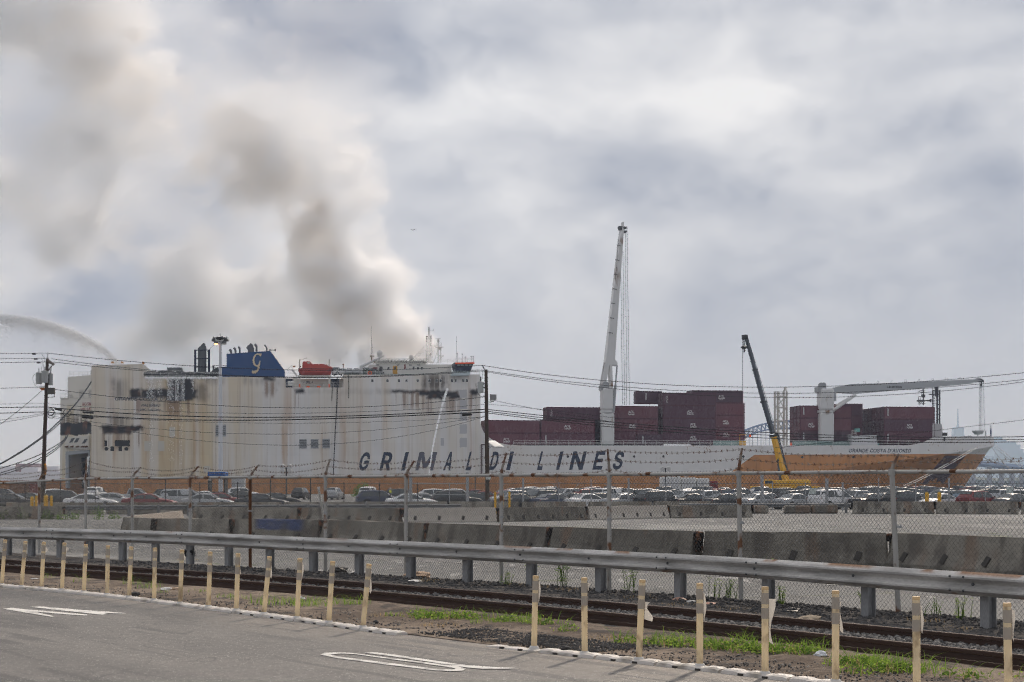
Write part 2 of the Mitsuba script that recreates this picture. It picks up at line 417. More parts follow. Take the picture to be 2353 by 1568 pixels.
solo('cinder_strip', ribbon(off(rl, 2.45), off(rl, 5.2), .07, .02, 60, .035, 4.0, 8), cinder, 'dark cinder strip under the guard rail and the fence', kind='structure')


def place_stones(name, label, n, line, d0, d1, z, smin, smax, mats, seed, x0=-120, x1=2470):
    r = np.random.default_rng(seed)
    base = trimesh.creation.icosphere(subdivisions=0)
    bv, bf = np.array(base.vertices), np.array(base.faces)
    xs = r.uniform(x0, x1, n); pts = line.xy(xs); nb = line.xy(xs + 3) - pts; nb /= np.linalg.norm(nb, axis=1, keepdims=True)
    pts = pts + np.stack([-nb[:, 1], nb[:, 0]], -1) * r.uniform(d0, d1, n)[:, None]
    sc = r.uniform(smin, smax, n)[:, None, None] * r.uniform(.6, 1.25, (n, 1, 3)) * r.uniform(.75, 1.2, (n, len(bv), 1))
    ang = r.uniform(0, 6.28, n); c, s = np.cos(ang), np.sin(ang)
    v = bv[None] * sc
    v = np.stack([v[..., 0] * c[:, None] - v[..., 1] * s[:, None], v[..., 0] * s[:, None] + v[..., 1] * c[:, None], v[..., 2]], -1)
    v[..., :2] += pts[:, None]; v[..., 2] += z + .3 * smin
    k = r.integers(0, len(mats), n)
    top = thing(name, label, None, kind='stuff')
    for q, m_ in enumerate(mats):
        s_ = np.where(k == q)[0]
        f = (bf[None] + (np.arange(len(s_)) * len(bv))[:, None, None]).reshape(-1, 3)
        scene[f'{top}__{q + 1:03d}'] = mikit.ply(mesh(v[s_].reshape(-1, 3), f), m_)


ST = [mat('stone_a', (.17, .162, .152), .9), mat('stone_b', (.085, .08, .077), .9), mat('stone_c', (.055, .053, .052), .9), mat('stone_d', (.28, .255, .225), .9)]
place_stones('gravel', 'loose grey crushed stones on the track bed', 15000, RAIL, .12, 2.3, .055, .018, .042, ST[:3] + [ST[0]], 3)
place_stones('cinder_gravel', 'dark loose cinders below the guard rail', 7000, RAIL, 2.4, 4.8, .05, .012, .04, [ST[2], ST[2], ST[1]], 4)
place_stones('verge_cinders', 'patch of dark cinders on the verge near the gap in the posts', 2600, CURB, .2, 1.3, .035, .006, .018, [ST[2], ST[2], ST[1]], 9, 930, 1330)
place_stones('verge_pebbles', 'small dark pebbles scattered on the dirt verge', 5200, CURB, .15, 2.3, .03, .006, .017, [ST[2], ST[1], ST[3]], 5)
# ---------------------------------------------------------------- the ship
SA = 8.3
S = Plane((-88.6, 341.0), SA)            # starboard side of the hull; u runs forward, w inboard
sd, sn = S.d, S.n
BEAM = 31.0


def R(x0, y0, x1, y1):                   # a photo rectangle on the side as (u0, u1, z0, z1)
    u0, z1 = S.at(x0, y0); u1, z0 = S.at(x1, y1); return float(u0), float(u1), float(z0), float(z1)


def zrow(x, y): return float(S.at(x, y)[1])


ZO0, ZO1 = zrow(215, 1101), zrow(1690, 1087); UO0, UO1 = S.at(215, 1101)[0], S.at(1690, 1087)[0]
UD0, ZD0 = S.at(1684, 1082); UD1, ZD1 = S.at(1733, 1046); UD2, ZD2 = S.at(2090, 1044)
BURN = [R(300, 895, 326, 917), R(326, 894, 455, 916), R(385, 868, 446, 921), R(234, 978, 326, 992), R(234, 978, 300, 998), R(607, 869, 632, 877), R(898, 897, 985, 904), R(960, 897, 1056, 911), R(980, 897, 1018, 918), R(1030, 897, 1056, 915), R(1079, 895, 1102, 908), R(678, 895, 698, 905)]
SOOT = [R(972, 858, 1024, 900, ), R(258, 872, 300, 914), R(254, 953, 301, 980), R(445, 880, 476, 922), R(862, 897, 900, 903), R(608, 876, 632, 906), R(1076, 905, 1102, 914), R(1000, 845, 1060, 872), R(460, 868, 516, 884), R(560, 868, 640, 886), R(330, 915, 440, 935), R(700, 896, 860, 902)]
RUSTC = [(S.at(x, 950)[0], wd) for x, wd in ((258, .8), (331, .8), (345, .6), (383, 1.3), (406, .9), (443, 1.0), (466, .6), (662, 1.1), (655, .5), (744, .5), (787, .8), (824, .7), (1080, .5), (880, .4))]


def box2(u, z, r, su, sz):
    return smoothstep(r[0] - su, r[0] + su, u) * (1 - smoothstep(r[1] - su, r[1] + su, u)) * smoothstep(r[2] - sz, r[2] + sz, z) * (1 - smoothstep(r[3] - sz, r[3] + sz, z))


def hull_tex(p, n, uv):
    u = (p.x + 88.6) * float(sd[0]) + (p.y - 341.0) * float(sd[1]); z = p.z
    st = fbm(u * .55, z * .03, 0.0, 4); st2 = fbm(u * 2.6 + 50, z * .05, 0.0, 3); bl = fbm(u * .22, z * .25, 0.0, 4)
    aft = (.45 + .55 * smoothstep(7., 14., u)) * (1 - smoothstep(20., 44., u)); mid = 1 - smoothstep(84., 100., u)
    col = mi.Color3f(.66, .645, .63) * (.92 + .14 * bl)
    col = mix(col, (.585, .485, .325), (smoothstep(.30, .60, st) * .6 + .45 * aft) * (.46 + .52 * aft) * mid)
    col = mix(col, (.40, .31, .215), smoothstep(.50, .76, st2) * mid * (.18 + .34 * aft))
    pl = smoothstep(.475, .5, dr.abs(u / 6.1 - dr.floor(u / 6.1) - .5)) * .05 + smoothstep(.485, .5, dr.abs(z / 2.7 - dr.floor(z / 2.7) - .5)) * .06
    col = col * (1 - pl)
    pan = cell_rand(dr.floor(u / 12.2), dr.floor(z / 2.7)); col = col * (.97 + .045 * pan)
    wob = 1.3 * (noise(u * .7, z * .10) - .5) + .4 * (noise(u * 2.3, z * .2) - .5)
    for uc, wd in RUSTC:
        k = dr.exp(-dr.square((u + wob - uc) / wd)) * smoothstep(.25, .62, fbm(u * 2.6 + uc, z * .09, 0.0, 3)) * (.35 + .65 * smoothstep(28., 12., z)) * smoothstep(1., 9., z) * smoothstep(31., 24., z)
        col = mix(col, (.40, .24, .11), k * .50)
    spots = smoothstep(.80, .86, noise(u * 4.6, z * 2.6)) * smoothstep(.55, .68, noise(u * .3 + 3, z * .4)) * smoothstep(80., 95., u)
    col = mix(col, (.28, .15, .08), spots * .8)
    # soot and burnt paint
    du = u + 1.2 * (fbm(u * .5, z * .5, 0.0, 3) - .5) + .5 * (noise(u * 2.5, z * 2.) - .5); dz = z + .9 * (fbm(u * .9 + 9, z * .12, 0.0, 4) - .5)
    soot = mi.Float(0)
    for i, r in enumerate(SOOT):
        v = box2(du, dz, r, .9, .9 if i else 1.6)
        streak = smoothstep(.30, .62, fbm(u * 1.6 + 31 * i, z * .05, 0.0, 3))
        soot = dr.maximum(soot, v * (.35 + .65 * streak) * (.95 if i == 0 else (.62 if i < 7 else .35)))
    col = mix(col, (.07, .055, .045), soot)
    burn = mi.Float(0)
    for r in BURN: burn = dr.maximum(burn, box2(du, dz, r, .55, .40))
    drip = mi.Float(0)
    for r in BURN: drip = dr.maximum(drip, box2(u, z, (r[0], r[1], r[2] - 3.2, r[2] + .3), .5, .9) * smoothstep(.36, .66, fbm(u * 1.7, z * .04, 0.0, 3)))
    col = mix(col, (.20, .115, .07), drip * .7)
    bc = mix((.016, .015, .018), (.075, .035, .022), smoothstep(.5, .75, fbm(u * .8, z * .9, 0.0, 4)))
    col = mix(col, bc, burn)
    # orange lower hull
    zo = ZO0 + (u - UO0) * ((ZO1 - ZO0) / (UO1 - UO0))
    zo = dr.select(u < UD0, zo, dr.select(u < UD1, ZD0 + (u - UD0) * ((ZD1 - ZD0) / (UD1 - UD0)), ZD1 + (u - UD1) * ((ZD2 - ZD1) / (UD2 - UD1))))
    og = mix((.50, .225, .08), (.42, .19, .07), smoothstep(.4, .7, fbm(u * .8, z * .3, 0.0, 4)))
    og = mix(og, (.16, .09, .05), smoothstep(.62, .78, fbm(u * 2.5 + 9, z * .2, 0.0, 3)) * .35)
    cu = u - (z - 5.0) * .55
    emb = smoothstep(UB0 - .15, UB0 + .15, cu) * (1 - smoothstep(UB1 - .15, UB1 + .15, cu)) * (1 - smoothstep(ZD2 - .35, ZD2 - .2, z + .9 * dr.abs(cu - UB0 - 2.)*0.0)) * smoothstep(2.0, 2.2, z + .8 * dr.abs(noise(cu * 1.1, 0.) - .5) * 4 - 1.2)
    og = mix(og, (.03, .035, .075), emb * .85)
    col = mix(og, col, smoothstep(-.04, .04, z - zo))
    return col


UB0, UB1 = S.at(2128, 1060, 9.0)[0] - 0.5, S.at(2165, 1060, 11.0)[0] + 1.0
HULL = tex('hull_paint', hull_tex, .55, .35)
DECK = mat('deck_green', (.12, .17, .16), .8)
ship = thing('cargo_ship', 'long white and orange roll-on cargo ship with burnt, smoking superstructure moored behind the car lot', 'ship')
prof = [(210, 1175), (210, 840.5), (329.5, 836.5), (329.5, 867), (521, 866.5), (656, 866.5), (656, 891), (787, 891), (790, 887.5), (790, 861.5), (1103.5, 860.7), (1104, 968), (1106, 981), (1111, 993), (1119, 1002), (1131, 1011), (1146, 1018), (1170, 1022.5), (1215, 1024.5), (1880, 1024), (1880, 1175)]
obj('hull', S.ext(prof, 0.0, BEAM), HULL, ship)
# bow: flared loft from u of column 1880 to the stem
UBW = S.at(1880, 1050)[0]
UT = S.at(2279, 1015, BEAM / 2)[0]; ULW = S.at(2180, 1150, BEAM / 2)[0]
hb = BEAM / 2
ud0 = S.at(2080, 1030)[0]
zt_k = [(UBW, zrow(1880, 1024)), (S.at(2090, 1023.5)[0], zrow(2090, 1023.5))]
for x, y, w in ((2104, 1021, .1), (2122, 1017, .3), (2133, 1010, .6), (2141, 1006.5, .8), (2160, 1004, 1.4), (2225, 1003.5, 5.0), (2262, 1003, 10.0), (2279, 1008, 15.5)):
    zt_k.append(S.at(x, y, w))
zt_k = np.array(zt_k)
NST = 60
us = UBW + (UT - UBW) * (1 - (1 - np.linspace(0, 1, NST)) ** 1.6)
ztop = np.interp(us, zt_k[:, 0], zt_k[:, 1])
td = np.clip((us - ud0) / (UT - ud0), 0, 1); bd = hb * (1 - td ** 2.3) ** .62
zk0, zk1 = zrow(1884, 1083), S.at(2276, 1024, 15)[1]
zk = zk0 + (zk1 - zk0) * (us - UBW) / (UT - UBW)
uw0 = S.at(1800, 1080)[0]
tw = np.clip((us - uw0) / (ULW - uw0), 0, 1); bw = hb * (1 - tw ** 1.35) ** .95
zs = np.where(us > ULW, -4.2 + (zk1 + 4.2) * (us - ULW) / (UT - ULW), -4.2)
rows = []
for k in range(NST):
    ring = [(hb - bd[k], ztop[k]), (hb - bd[k], min(zk[k], ztop[k] - .4))]
    a, b = ring[1], (hb - bw[k], zs[k])
    for t in (.25, .5, .75):
        s_ = t ** .8
        ring.append((a[0] + (b[0] - a[0]) * s_, a[1] + (b[1] - a[1]) * t))
    ring.append(b)
    rows.append(ring + [(2 * hb - w, z) for w, z in ring[::-1]])
nr = len(rows[0])
vb = np.array([[us[k], w, z] for k in range(NST) for w, z in rows[k]])
i, j = np.meshgrid(np.arange(NST - 1), np.arange(nr - 1), indexing='ij')
bow = quads(vb, np.stack([i * nr + j, (i + 1) * nr + j, (i + 1) * nr + j + 1, i * nr + j + 1], -1).reshape(-1, 4))
obj('bow', apply(bow, S.M), HULL, ship, smooth=12)
dv = np.array([[us[k], hb - s_ * (bd[k] - .02), ztop[k] - 1.0] for k in range(NST) for s_ in (1, -1)])
obj('foredeck', apply(quads(dv, [[2 * k, 2 * k + 1, 2 * k + 3, 2 * k + 2] for k in range(NST - 1)]), S.M), DECK, ship)
obj('deck_cover', [S.box(S.at(1120, 1020)[0], UBW, .5, BEAM - .5, zrow(1300, 1024), zrow(1300, 1023)), S.box(S.at(332, 866)[0], S.at(655, 866)[0], .3, BEAM - .3, zrow(500, 866.8), zrow(500, 865.8)),
                   S.box(S.at(791, 861)[0], S.at(1102, 861)[0], .3, BEAM - .3, zrow(950, 861), zrow(950, 860))], DECK, ship)
# the canted stern quarter with the ramp door
Q = Plane(S.loc(-.05, 2.2, 0)[:2], SA + 180 - 47)   # runs aft and inboard
pa = lambda x, y: Q.at(x, y)
QD = Plane(Q.o[:2], SA + 180 - 47)


class Face:
    """The canted stern face: photo columns to a point on it, thickness along its outward normal."""
    def __init__(s, o, deg):
        a = math.radians(deg); s.d = np.array([math.cos(a), math.sin(a), 0]); s.out = np.array([s.d[1], -s.d[0], 0]); s.o = np.array([o[0], o[1], 0.])
        if np.dot(s.out, -s.o) < 0: s.out = -s.out

    def uz(s, px, py):
        t = (px - CX) / F; a = (t * s.o[1] - s.o[0]) / (s.d[0] - t * s.d[1]); Y = s.o[1] + a * s.d[1]
        return float(a), float(EYE + (HY - py) * Y / F)

    def slab(s, pp, d0, d1):
        g = Polygon([s.uz(*q) for q in pp]); m = poly_extrude(g, d1 - d0); v = m.vertices
        m.vertices = s.o + v[:, 0:1] * s.d + (d0 + v[:, 2:3]) * s.out + np.stack([0 * v[:, 0], 0 * v[:, 0], v[:, 1]], -1)
        return fix(m)

    def p3(s, px, py, d=0.0):
        a, z = s.uz(px, py); return s.o + s.d * a + s.out * d + [0, 0, z]


SF = Face(Q.o, SA + 180 - 50)
QB = [R(138, 971, 209, 1000)]


def stern_tex(p, n, uv):
    z = p.z; a = (p.x - float(SF.o[0])) * float(SF.d[0]) + (p.y - float(SF.o[1])) * float(SF.d[1])
    st = fbm(a * 1.2, z * .05, 0.0, 4)
    col = mix((.62, .585, .52), (.54, .47, .34), smoothstep(.35, .65, st) * smoothstep(19.5, 18.5, z))
    zb0, zb1 = SZB
    dz = z + .9 * (fbm(a * .8, z * .3, 0.0, 3) - .5)
    soot = smoothstep(zb0 - .3, zb0 + .2, dz) * (1 - smoothstep(zb1 + .1, zb1 + 3.4, dz)) * smoothstep(.25, .6, fbm(a * 2, z * .1 + 5, 0.0, 3))
    col = mix(col, (.14, .10, .075), soot * .8)
    burn = smoothstep(zb0 - .12, zb0 + .12, dz) * (1 - smoothstep(zb1 - .12, zb1 + .12, dz))
    col = mix(col, mix((.015, .015, .018), (.12, .05, .025), smoothstep(.52, .7, fbm(a * .7 + 3, z * .25, 0.0, 3))), burn)
    z2 = z - (SZG - 1.4)
    col = mix(col, (.20, .19, .17), smoothstep(0., .6, z2) * (1 - smoothstep(1.6, 2.6, z2)) * smoothstep(.35, .6, noise(a * .5 + 3, z * .4)) * .6)
    return mix((.47, .215, .08), col, smoothstep(SZO - .05, SZO + .05, z))


SZB = (SF.uz(170, 1000)[1], SF.uz(170, 972)[1]); SZO = SF.uz(170, 1100)[1]; SZG = SF.uz(170, 905)[1]
STERN = tex('stern_paint', stern_tex, .6, .3)
front = [(137.5, 1122), (137.5, 1100), (138.5, 1000), (139, 916), (212, 916), (212, 1122)]
lower_parts = [SF.slab([(137.2, 1165), (139, 916), (152, 916), (152, 1165)], -.6, 0), SF.slab([(152, 1038), (152, 916), (212, 916), (212, 1038)], -.6, 0), SF.slab([(206.5, 1122), (206.5, 1038), (212, 1038), (212, 1122)], -.6, 0)]
zl0, zl1 = -4.0, SF.uz(170, 916)[1]
eA, eB = SF.p3(212, 1000)[:2], SF.p3(137.2, 1000)[:2]
inn = S.n[:2]
lower_body = plan_extrude([eA - SF.out[:2] * 6, eB - SF.out[:2] * 6, eB + inn * 14, eA + inn * 20], zl0, zl1)
eC = SF.p3(151, 1000)[:2]
side_wall = plan_extrude([eB - SF.out[:2] * .61, eC - SF.out[:2] * .61, eC - SF.out[:2] * 5.99, eB - SF.out[:2] * 5.99], zl0, zl1 - .02)
o_stern = obj('stern_quarter', lower_parts + [lower_body, side_wall, plan_extrude([eA - SF.out[:2] * .62, eB - SF.out[:2] * .62, eB - SF.out[:2] * 6.1, eA - SF.out[:2] * 6.1], SF.uz(180, 1036)[1], zl1 - .01)], STERN, ship)
obj('stern_ledge', SF.slab([(138.5, 916), (138.5, 914.6), (212, 914.6), (212, 916)], -7, .12), CREAM, ship)
eU = SF.p3(144.5, 890)[:2] - SF.out[:2] * 1.2; zu1 = SF.uz(170, 864)[1]
obj('stern_house', plan_extrude([eA - SF.out[:2] * 1.2, eU, eU + inn * 14, eA + inn * 20], zl1, zu1), STERN, ship)
dk = obj('ramp_door', SF.slab([(160, 1122), (160, 1052), (204.5, 1046), (204.5, 1122)], -3.2, -3.0), BLACK, ship)
obj('door_frame', [SF.slab([(152, 1122), (152, 1038), (159, 1046), (159, 1122)], -.3, .15), SF.slab([(152, 1038), (206.8, 1034.5), (206.8, 1041), (159, 1046)], -.3, .16), SF.slab([(204, 1122), (204, 1040), (206.8, 1040), (206.8, 1122)], -.3, .14)], GREY, ship)
obj('ramp_hood', SF.slab([(151, 1029), (160, 1005), (208, 1001), (208, 1034)], 0, .5), CREAM, ship)
for a_ in ((164, 1018), (175, 1018), (193.5, 1020)):
    x, y = a_
    obj('hood_vent', SF.slab([(x, y), (x + 6, y - 10), (x + 13, y - 11), (x + 7, y - 1)], .5, .58), DKGREY, ship)
for x in (159, 171, 184, 196, 204): obj('ramp_hook', SF.slab([(x - 2.5, 1029), (x - 2.5, 1026.5), (x + 3, 1025), (x + 3, 1028)], .5, .9), RUSTY, ship)
for k, (pp) in enumerate((((137, 972), (209, 972)),)): pass
stxt = []
for txt, x0, y0, x1, y1 in (('NO SMOKING', 190, 924.5, 232, 933.5), ('VIETATO FUMARE', 186, 937, 250, 945)):
    (a0, z0), (a1, z1) = SF.uz(x0, y1), SF.uz(210, y0)
    m_ = words(txt, 0, 1, 0, 1, 1, 0); v = m_.vertices
    full = (x1 - x0) / (210 - x0) * (a1 - a0)
    keep = v[m_.faces].mean(1)[:, 0] * abs(full) < abs(a1 - a0) - .05
    m_.update_faces(keep); v = m_.vertices
    m_.vertices = SF.o + SF.d * (a0 + v[:, 0:1] * full) + SF.out * (.02 + .03 * (1 - v[:, 1:2])) + np.stack([0 * v[:, 0], 0 * v[:, 0], z0 + v[:, 2] * (z1 - z0)], -1)
    stxt.append(m_)
obj('stern_warning', stxt, mat('faded_red', (.28, .08, .08)), ship)


def railing(pts, h=1.0, every=1.6, r=.035, bars=3):
    out = []
    for a, b in zip(pts[:-1], pts[1:]):
        a, b = np.asarray(a, float), np.asarray(b, float); L = np.linalg.norm(b - a); n = max(1, int(L / every))
        for k in range(1, bars + 1): out.append(rod(a + [0, 0, h * k / bars], b + [0, 0, h * k / bars], r * .8, 4))
        for k in range(n + 1): p = a + (b - a) * k / n; out.append(rod(p, p + [0, 0, h], r, 4))
    return cat(out)


def rl_(x0, x1, y, w=.15): return [S.p3(x0, y, w), S.p3(x1, y, w)]


obj('stern_railing', [railing([SF.p3(139, 914.5, -.1), SF.p3(208, 914.5, -.1)]), railing([SF.p3(146, 864, -1.4), SF.p3(210, 864, -1.4)])], WHITE, ship)
obj('upper_railing', [railing(rl_(330, 520, 866.5)), railing(rl_(790, 880, 861.2)), railing(rl_(1045, 1102, 861)), railing([S.p3(1070, 861, 3), S.p3(1102, 861, 3)])], WHITE, ship)
obj('foredeck_railing', [railing(rl_(1180, 1876, 1024.3), 1.05, 2.4, .045), railing(rl_(2016, 2112, 1023, .3), 1.0, 2.4, .045), railing(rl_(1914, 1958, 1024), 1.0, 2.4, .045)], WHITE, ship)
obj('recess_railing', [railing(rl_(657, 787, 891), 1.0, 1.8), railing([S.p3(656, 866, 4), S.p3(690, 866, 4)]), railing(rl_(762, 790, 862, .5))], WHITE, ship)
# hull lettering
GW = []
for ch, x0, x1 in (('G', 822, 853.5), ('R', 871.5, 905), ('I', 921.6, 939.7), ('M', 953.8, 1005), ('A', 1018, 1045), ('L', 1069.6, 1091.3), ('D', 1123, 1149.5), ('I', 1163, 1181.5), ('L', 1233.5, 1255), ('I', 1277.4, 1294.8), ('N', 1307.4, 1348.5), ('E', 1361, 1392), ('S', 1405.5, 1437)):
    yt = 1039.6 + (x0 - 822) * (-2.6 / 600); yb = yt + 42.6
    u0, z1 = S.at(x0, yt); u1, z0 = S.at(x1, yb)
    u1 = S.at(x1, yt)[0]
    obj('hull_letter', apply(block_letter(ch, u0, u1, z0, z1, .05, -.05, .24), S.M), mat('letter_grey', (.10, .10, .125), .6) if ch == 'M' else NAVY, ship)


def ship_words(name, text, x0, y0, x1, y1, m, w=-.04, shear=0.0, plane=S):
    u0, z1 = plane.at(x0, y0, w); u1, z0 = plane.at(x1, y1, w)
    return obj(name, apply(words(text, u0, u1, z0, z1, .04, w, shear), plane.M), m, ship)


ship_words('bow_name', "GRANDE COSTA D'AVORIO", 1950, 1031.6, 2094.5, 1040.6, NAVY, shear=.2)
ship_words('stern_name', "GRANDE COSTA D'AVORIO", 263.5, 912.5, 430, 922, NAVY, shear=.22)
ship_words('stern_port', 'PALERMO', 324.5, 929, 369.5, 935.5, NAVY, shear=.22)
ship_words('stern_number', 'IMO 9465382', 322.5, 939.6, 369.5, 944.0, NAVY)
ship_words('tug_mark', 'TUG', 1507, 1094.5, 1518.5, 1099.5, NAVY)
# openings and fittings on the side
for x0, y0, x1, y1 in ((687.5, 1009.5, 704.8, 1031), (714.3, 1009.5, 731.7, 1031), (740.5, 1009, 758, 1030.5), (495.5, 976.3, 519.3, 1003.5)):
    v = obj('hull_vent', S.pbox(x0, y0, x1, y1, -.12, .0), GREY, ship)
    for q in range(1, 6): obj('slat', S.pbox(x0 + 1, y0 + (y1 - y0) * q / 6 - .8, x1 - 1, y0 + (y1 - y0) * q / 6 + .8, -.2, -.12, 0), DKGREY, v)
for x0, y0, x1, y1 in ((1056.5, 920, 1073, 940.5), (1056.5, 947, 1073, 967.5), (1056.5, 975.5, 1073, 997), (1056.5, 1006.5, 1073, 1028), (1056.5, 896, 1073, 914.5), (331.5, 1014, 346, 1037), (363, 1014, 377.5, 1037), (389, 982, 402, 1004), (896, 1087, 921, 1096), (468, 1071.5, 483, 1086), (1013, 1007, 1020, 1025)):
    obj('hull_panel', S.pbox(x0, y0, x1, y1, -.06, .0), mat('panel_grey', (.42, .42, .43)) if x0 > 1000 else mat('panel_pale', (.50, .47, .41)), ship)
obj('mooring_recess', [S.pbox(264, 1012, 298.5, 1026, -.05, 0), S.pbox(240, 1012.5, 246, 1026, -.05, 0), S.pbox(254, 1026.2, 262, 1037, -.05, 0), S.pbox(272.5, 1026.2, 280.5, 1037, -.05, 0)] +
    [S.ext_uz(__import__('shapely').geometry.Point(*S.at(x, 1032)).buffer(.4), -.05, 0) for x in (244.5, 290.5)], BLACK, ship)
obj('side_ladder', [S.pbox(1105, 1021, 1108.5, 1090, -.25, -.05), S.pbox(1117.5, 1021, 1119, 1090, -.25, -.05), S.pbox(1105, 1021, 1119, 1023.5, -.25, -.05, 0)], mat('ladder_brown', (.12, .09, .09)), ship)
for x in (1149 + 1147 / 3.724, 1149 + 1398 / 3.724, 1149 + 580 / 3.724, 1149 + 2082 / 3.724, 1723.5 + 448 / 3.737, 1723.5 + 887 / 3.737):
    y = 804.3 + (915 if x < 1723 else 921) / 3.73
    obj('port_hole', S.ext_uz(__import__('shapely').geometry.Point(*S.at(x, y)).buffer(.28), -.03, 0), BLACK, ship)
for q, x in enumerate((855.3, 890.3, 916.7, 934, 960, 986.3, 1003.5, 1012.2, 1038.5, 1047, 1064.5, 1073)):
    wdw = obj('window', S.pbox(x - 2.3, 872.2, x + 2.3, 878.2, -.04, 0), GLASSD, ship)
    obj('frame', [S.pbox(x - 2.8, 871.6, x + 2.8, 872.2, -.06, 0), S.pbox(x - 2.8, 878.2, x + 2.8, 878.8, -.06, 0), S.pbox(x - 2.8, 872.2, x - 2.3, 878.2, -.06, 0), S.pbox(x + 2.3, 872.2, x + 2.8, 878.2, -.06, 0)], WHITE, wdw)
[obj('mooring_fitting', S.pbox(*q), BLACK, ship) for q in ((2168, 995, 2177, 1002, .5, 1.2), (2217, 1002.5, 2222, 1012, 3.5, 4.4), (2227, 1002, 2232, 1011.5, 4.6, 5.5), (2169, 1005, 2172, 1014, .7, 1.2))]
# funnel casing
fx = lambda x, y: (425.1 + x / 10.245, 758.3 + y / 10.245)      # crop 3 to photo columns
fun = obj('funnel_casing', S.ext([fx(858, 1106), fx(858, 875), fx(978, 868), fx(978, 566), fx(2008, 497), fx(2350, 965), fx(2353, 1106)], -.05, 11.0), FUNNEL, ship)
g_o = [(1806, 562), (1790, 632), (1766, 620), (1735, 596), (1700, 590), (1668, 612), (1645, 665), (1634, 730), (1640, 775), (1660, 815), (1690, 835), (1715, 830), (1735, 805), (1750, 760), (1757, 728), (1777, 733), (1765, 830), (1752, 900), (1735, 950), (1705, 995), (1665, 1025), (1620, 1032), (1572, 1022), (1580, 950), (1600, 965), (1640, 970), (1680, 955), (1705, 925), (1712, 885), (1702, 868), (1660, 862), (1625, 835), (1600, 785), (1592, 725), (1600, 670), (1622, 615), (1655, 578), (1700, 558), (1750, 562)]
obj('emblem', S.ext([fx(*q) for q in g_o], -.16, -.05, 0), mat('emblem_cream', (.55, .46, .32)), fun)
obj('funnel_rail', [S.pbox(*fx(640, 838), *fx(975, 852), 1, 1.3), S.pbox(*fx(648, 838), *fx(690, 1106), 1, 1.3)], DKGREY, fun)


def hood_pipe(x, y0, y1, wdt, lean, w=3.0, square=True):
    a, b = S.p3(*fx(x, y0), w), S.p3(*fx(x, y1), w)
    r = wdt / 10.245 / 10.8 / 2
    m = [tube([a, b - [0, 0, r]], r, 4 if square else 10), tube([b - [0, 0, r * 1.2], b + sd * (-lean * r * 1.6) + [0, 0, r * .6]], r * 1.15, 4 if square else 10)]
    return cat(m)


PIPE = mat('exhaust_pipe', (.11, .11, .12), .7)
for x, y0, y1, wd in ((1088, 556, 480, 50), (1190, 550, 440, 50), (1290, 545, 408, 42), (1684, 515, 355, 50)): obj('exhaust_pipe', hood_pipe(x, y0, y1, wd, 1), PIPE, ship)
obj('exhaust_pipe', tube([S.p3(*fx(1925, 498), 3), S.p3(*fx(1925, 425), 3), S.p3(*fx(1873, 358), 3)], .17, 8), PIPE, ship)
obj('funnel_cowl', S.ext([fx(1475, 530), fx(1478, 470), fx(1440, 415), fx(1550, 312), fx(1590, 345), fx(1626, 430), fx(1626, 520)], 2.5, 3.9), PIPE, ship)
hv = [S.p3(*fx(x, 480), 3.0) for x in (1985, 2060, 2110, 2140)]
obj('ship_horn', [tube(hv, [.08, .08, .14, .28], 8), tube([S.p3(*fx(2000, 500), 3), S.p3(*fx(2000, 455), 3)], .15, 4)], DKGREY, ship)
# ventilator in its frame
vt = obj('ventilator', [tube([S.p3(*fx(405, 1105), 4), S.p3(*fx(405, 460), 4)], .92, 16), S.ext([fx(305, 440), fx(432, 308), fx(470, 330), fx(500, 410), fx(500, 470), fx(315, 470)], 3.2, 4.8)] +
         [tube([S.p3(*fx(405, y), 4), S.p3(*fx(405, y + 14), 4)], .99, 16) for y in (590, 860)], mat('ventilator_grey', (.10, .11, .12), .6, .4, .3), ship)
fr = []
for w in (2.6, 5.4):
    for x in (240, 565): fr.append(beam(S.p3(*fx(x, 1105), w), S.p3(*fx(x, 468), w), .33))
    for y in (478, 675, 878): fr.append(beam(S.p3(*fx(240, y), w), S.p3(*fx(565, y), w), .14))
obj('ventilator_frame', fr, NAVY, ship)
obj('deck_machinery', [tube([S.p3(425 + 180 / 10.2, 863, 2.2), S.p3(425 + 700 / 10.2, 863, 2.2)], .75, 12), tube([S.p3(499, 860, 1.5), S.p3(499, 860, 4.5)], 1.3, 16), S.pbox(405, 853, 420, 866, 6, 9), S.pbox(384, 845, 418, 850, 12, 16)], DKGREY, ship)
obj('block_light', [S.pbox(x, 831.5, x + 5.5, 835, .6, 1.1) for x in (255.5, 278)] + [S.pbox(326.5, 832, 331.5, 837, .5, 1.1)], mat('amber', (.45, .16, .01)), ship)
# recess with the lifeboat station
obj('recess_wall', [S.pbox(656, 866.5, 790, 891, 5.0, 5.2, 0)], CREAM, ship)
[obj('recess_opening', S.pbox(x0, 868, x1, 890.5, 4.6, 5.0, 0), NAVY, ship) for x0, x1 in ((657, 673), (763, 781))]
obj('recess_window', [S.pbox(704, 873.5, 714, 878, 4.95, 5.0, 0), S.pbox(698, 874.5, 700, 877, 4.95, 5.0, 0), S.pbox(718, 874.5, 721, 877, 4.95, 5.0, 0)], DKGREY, ship)
cr = lambda x, y: (632 + x / 9.75, 735.3 + y / 9.75)          # crop of the lifeboat to photo columns
post = []
for x in (550, 1215): post += [S.pbox(*cr(x - 20, 1270), *cr(x + 20, 1520), .3, .9), S.pbox(*cr(x - 14, 885), *cr(x + 14, 1080), 1.2, 1.6)]
post += [S.pbox(*cr(520, 1245), *cr(1260, 1275), .2, 3.0), rod(S.p3(*cr(560, 905), 1.3), S.p3(*cr(730, 855), 1.3), .06), S.pbox(*cr(410, 1300), *cr(500, 1520), 1.0, 1.3)]
obj('boat_davit', post, CREAM, ship)
stair = []
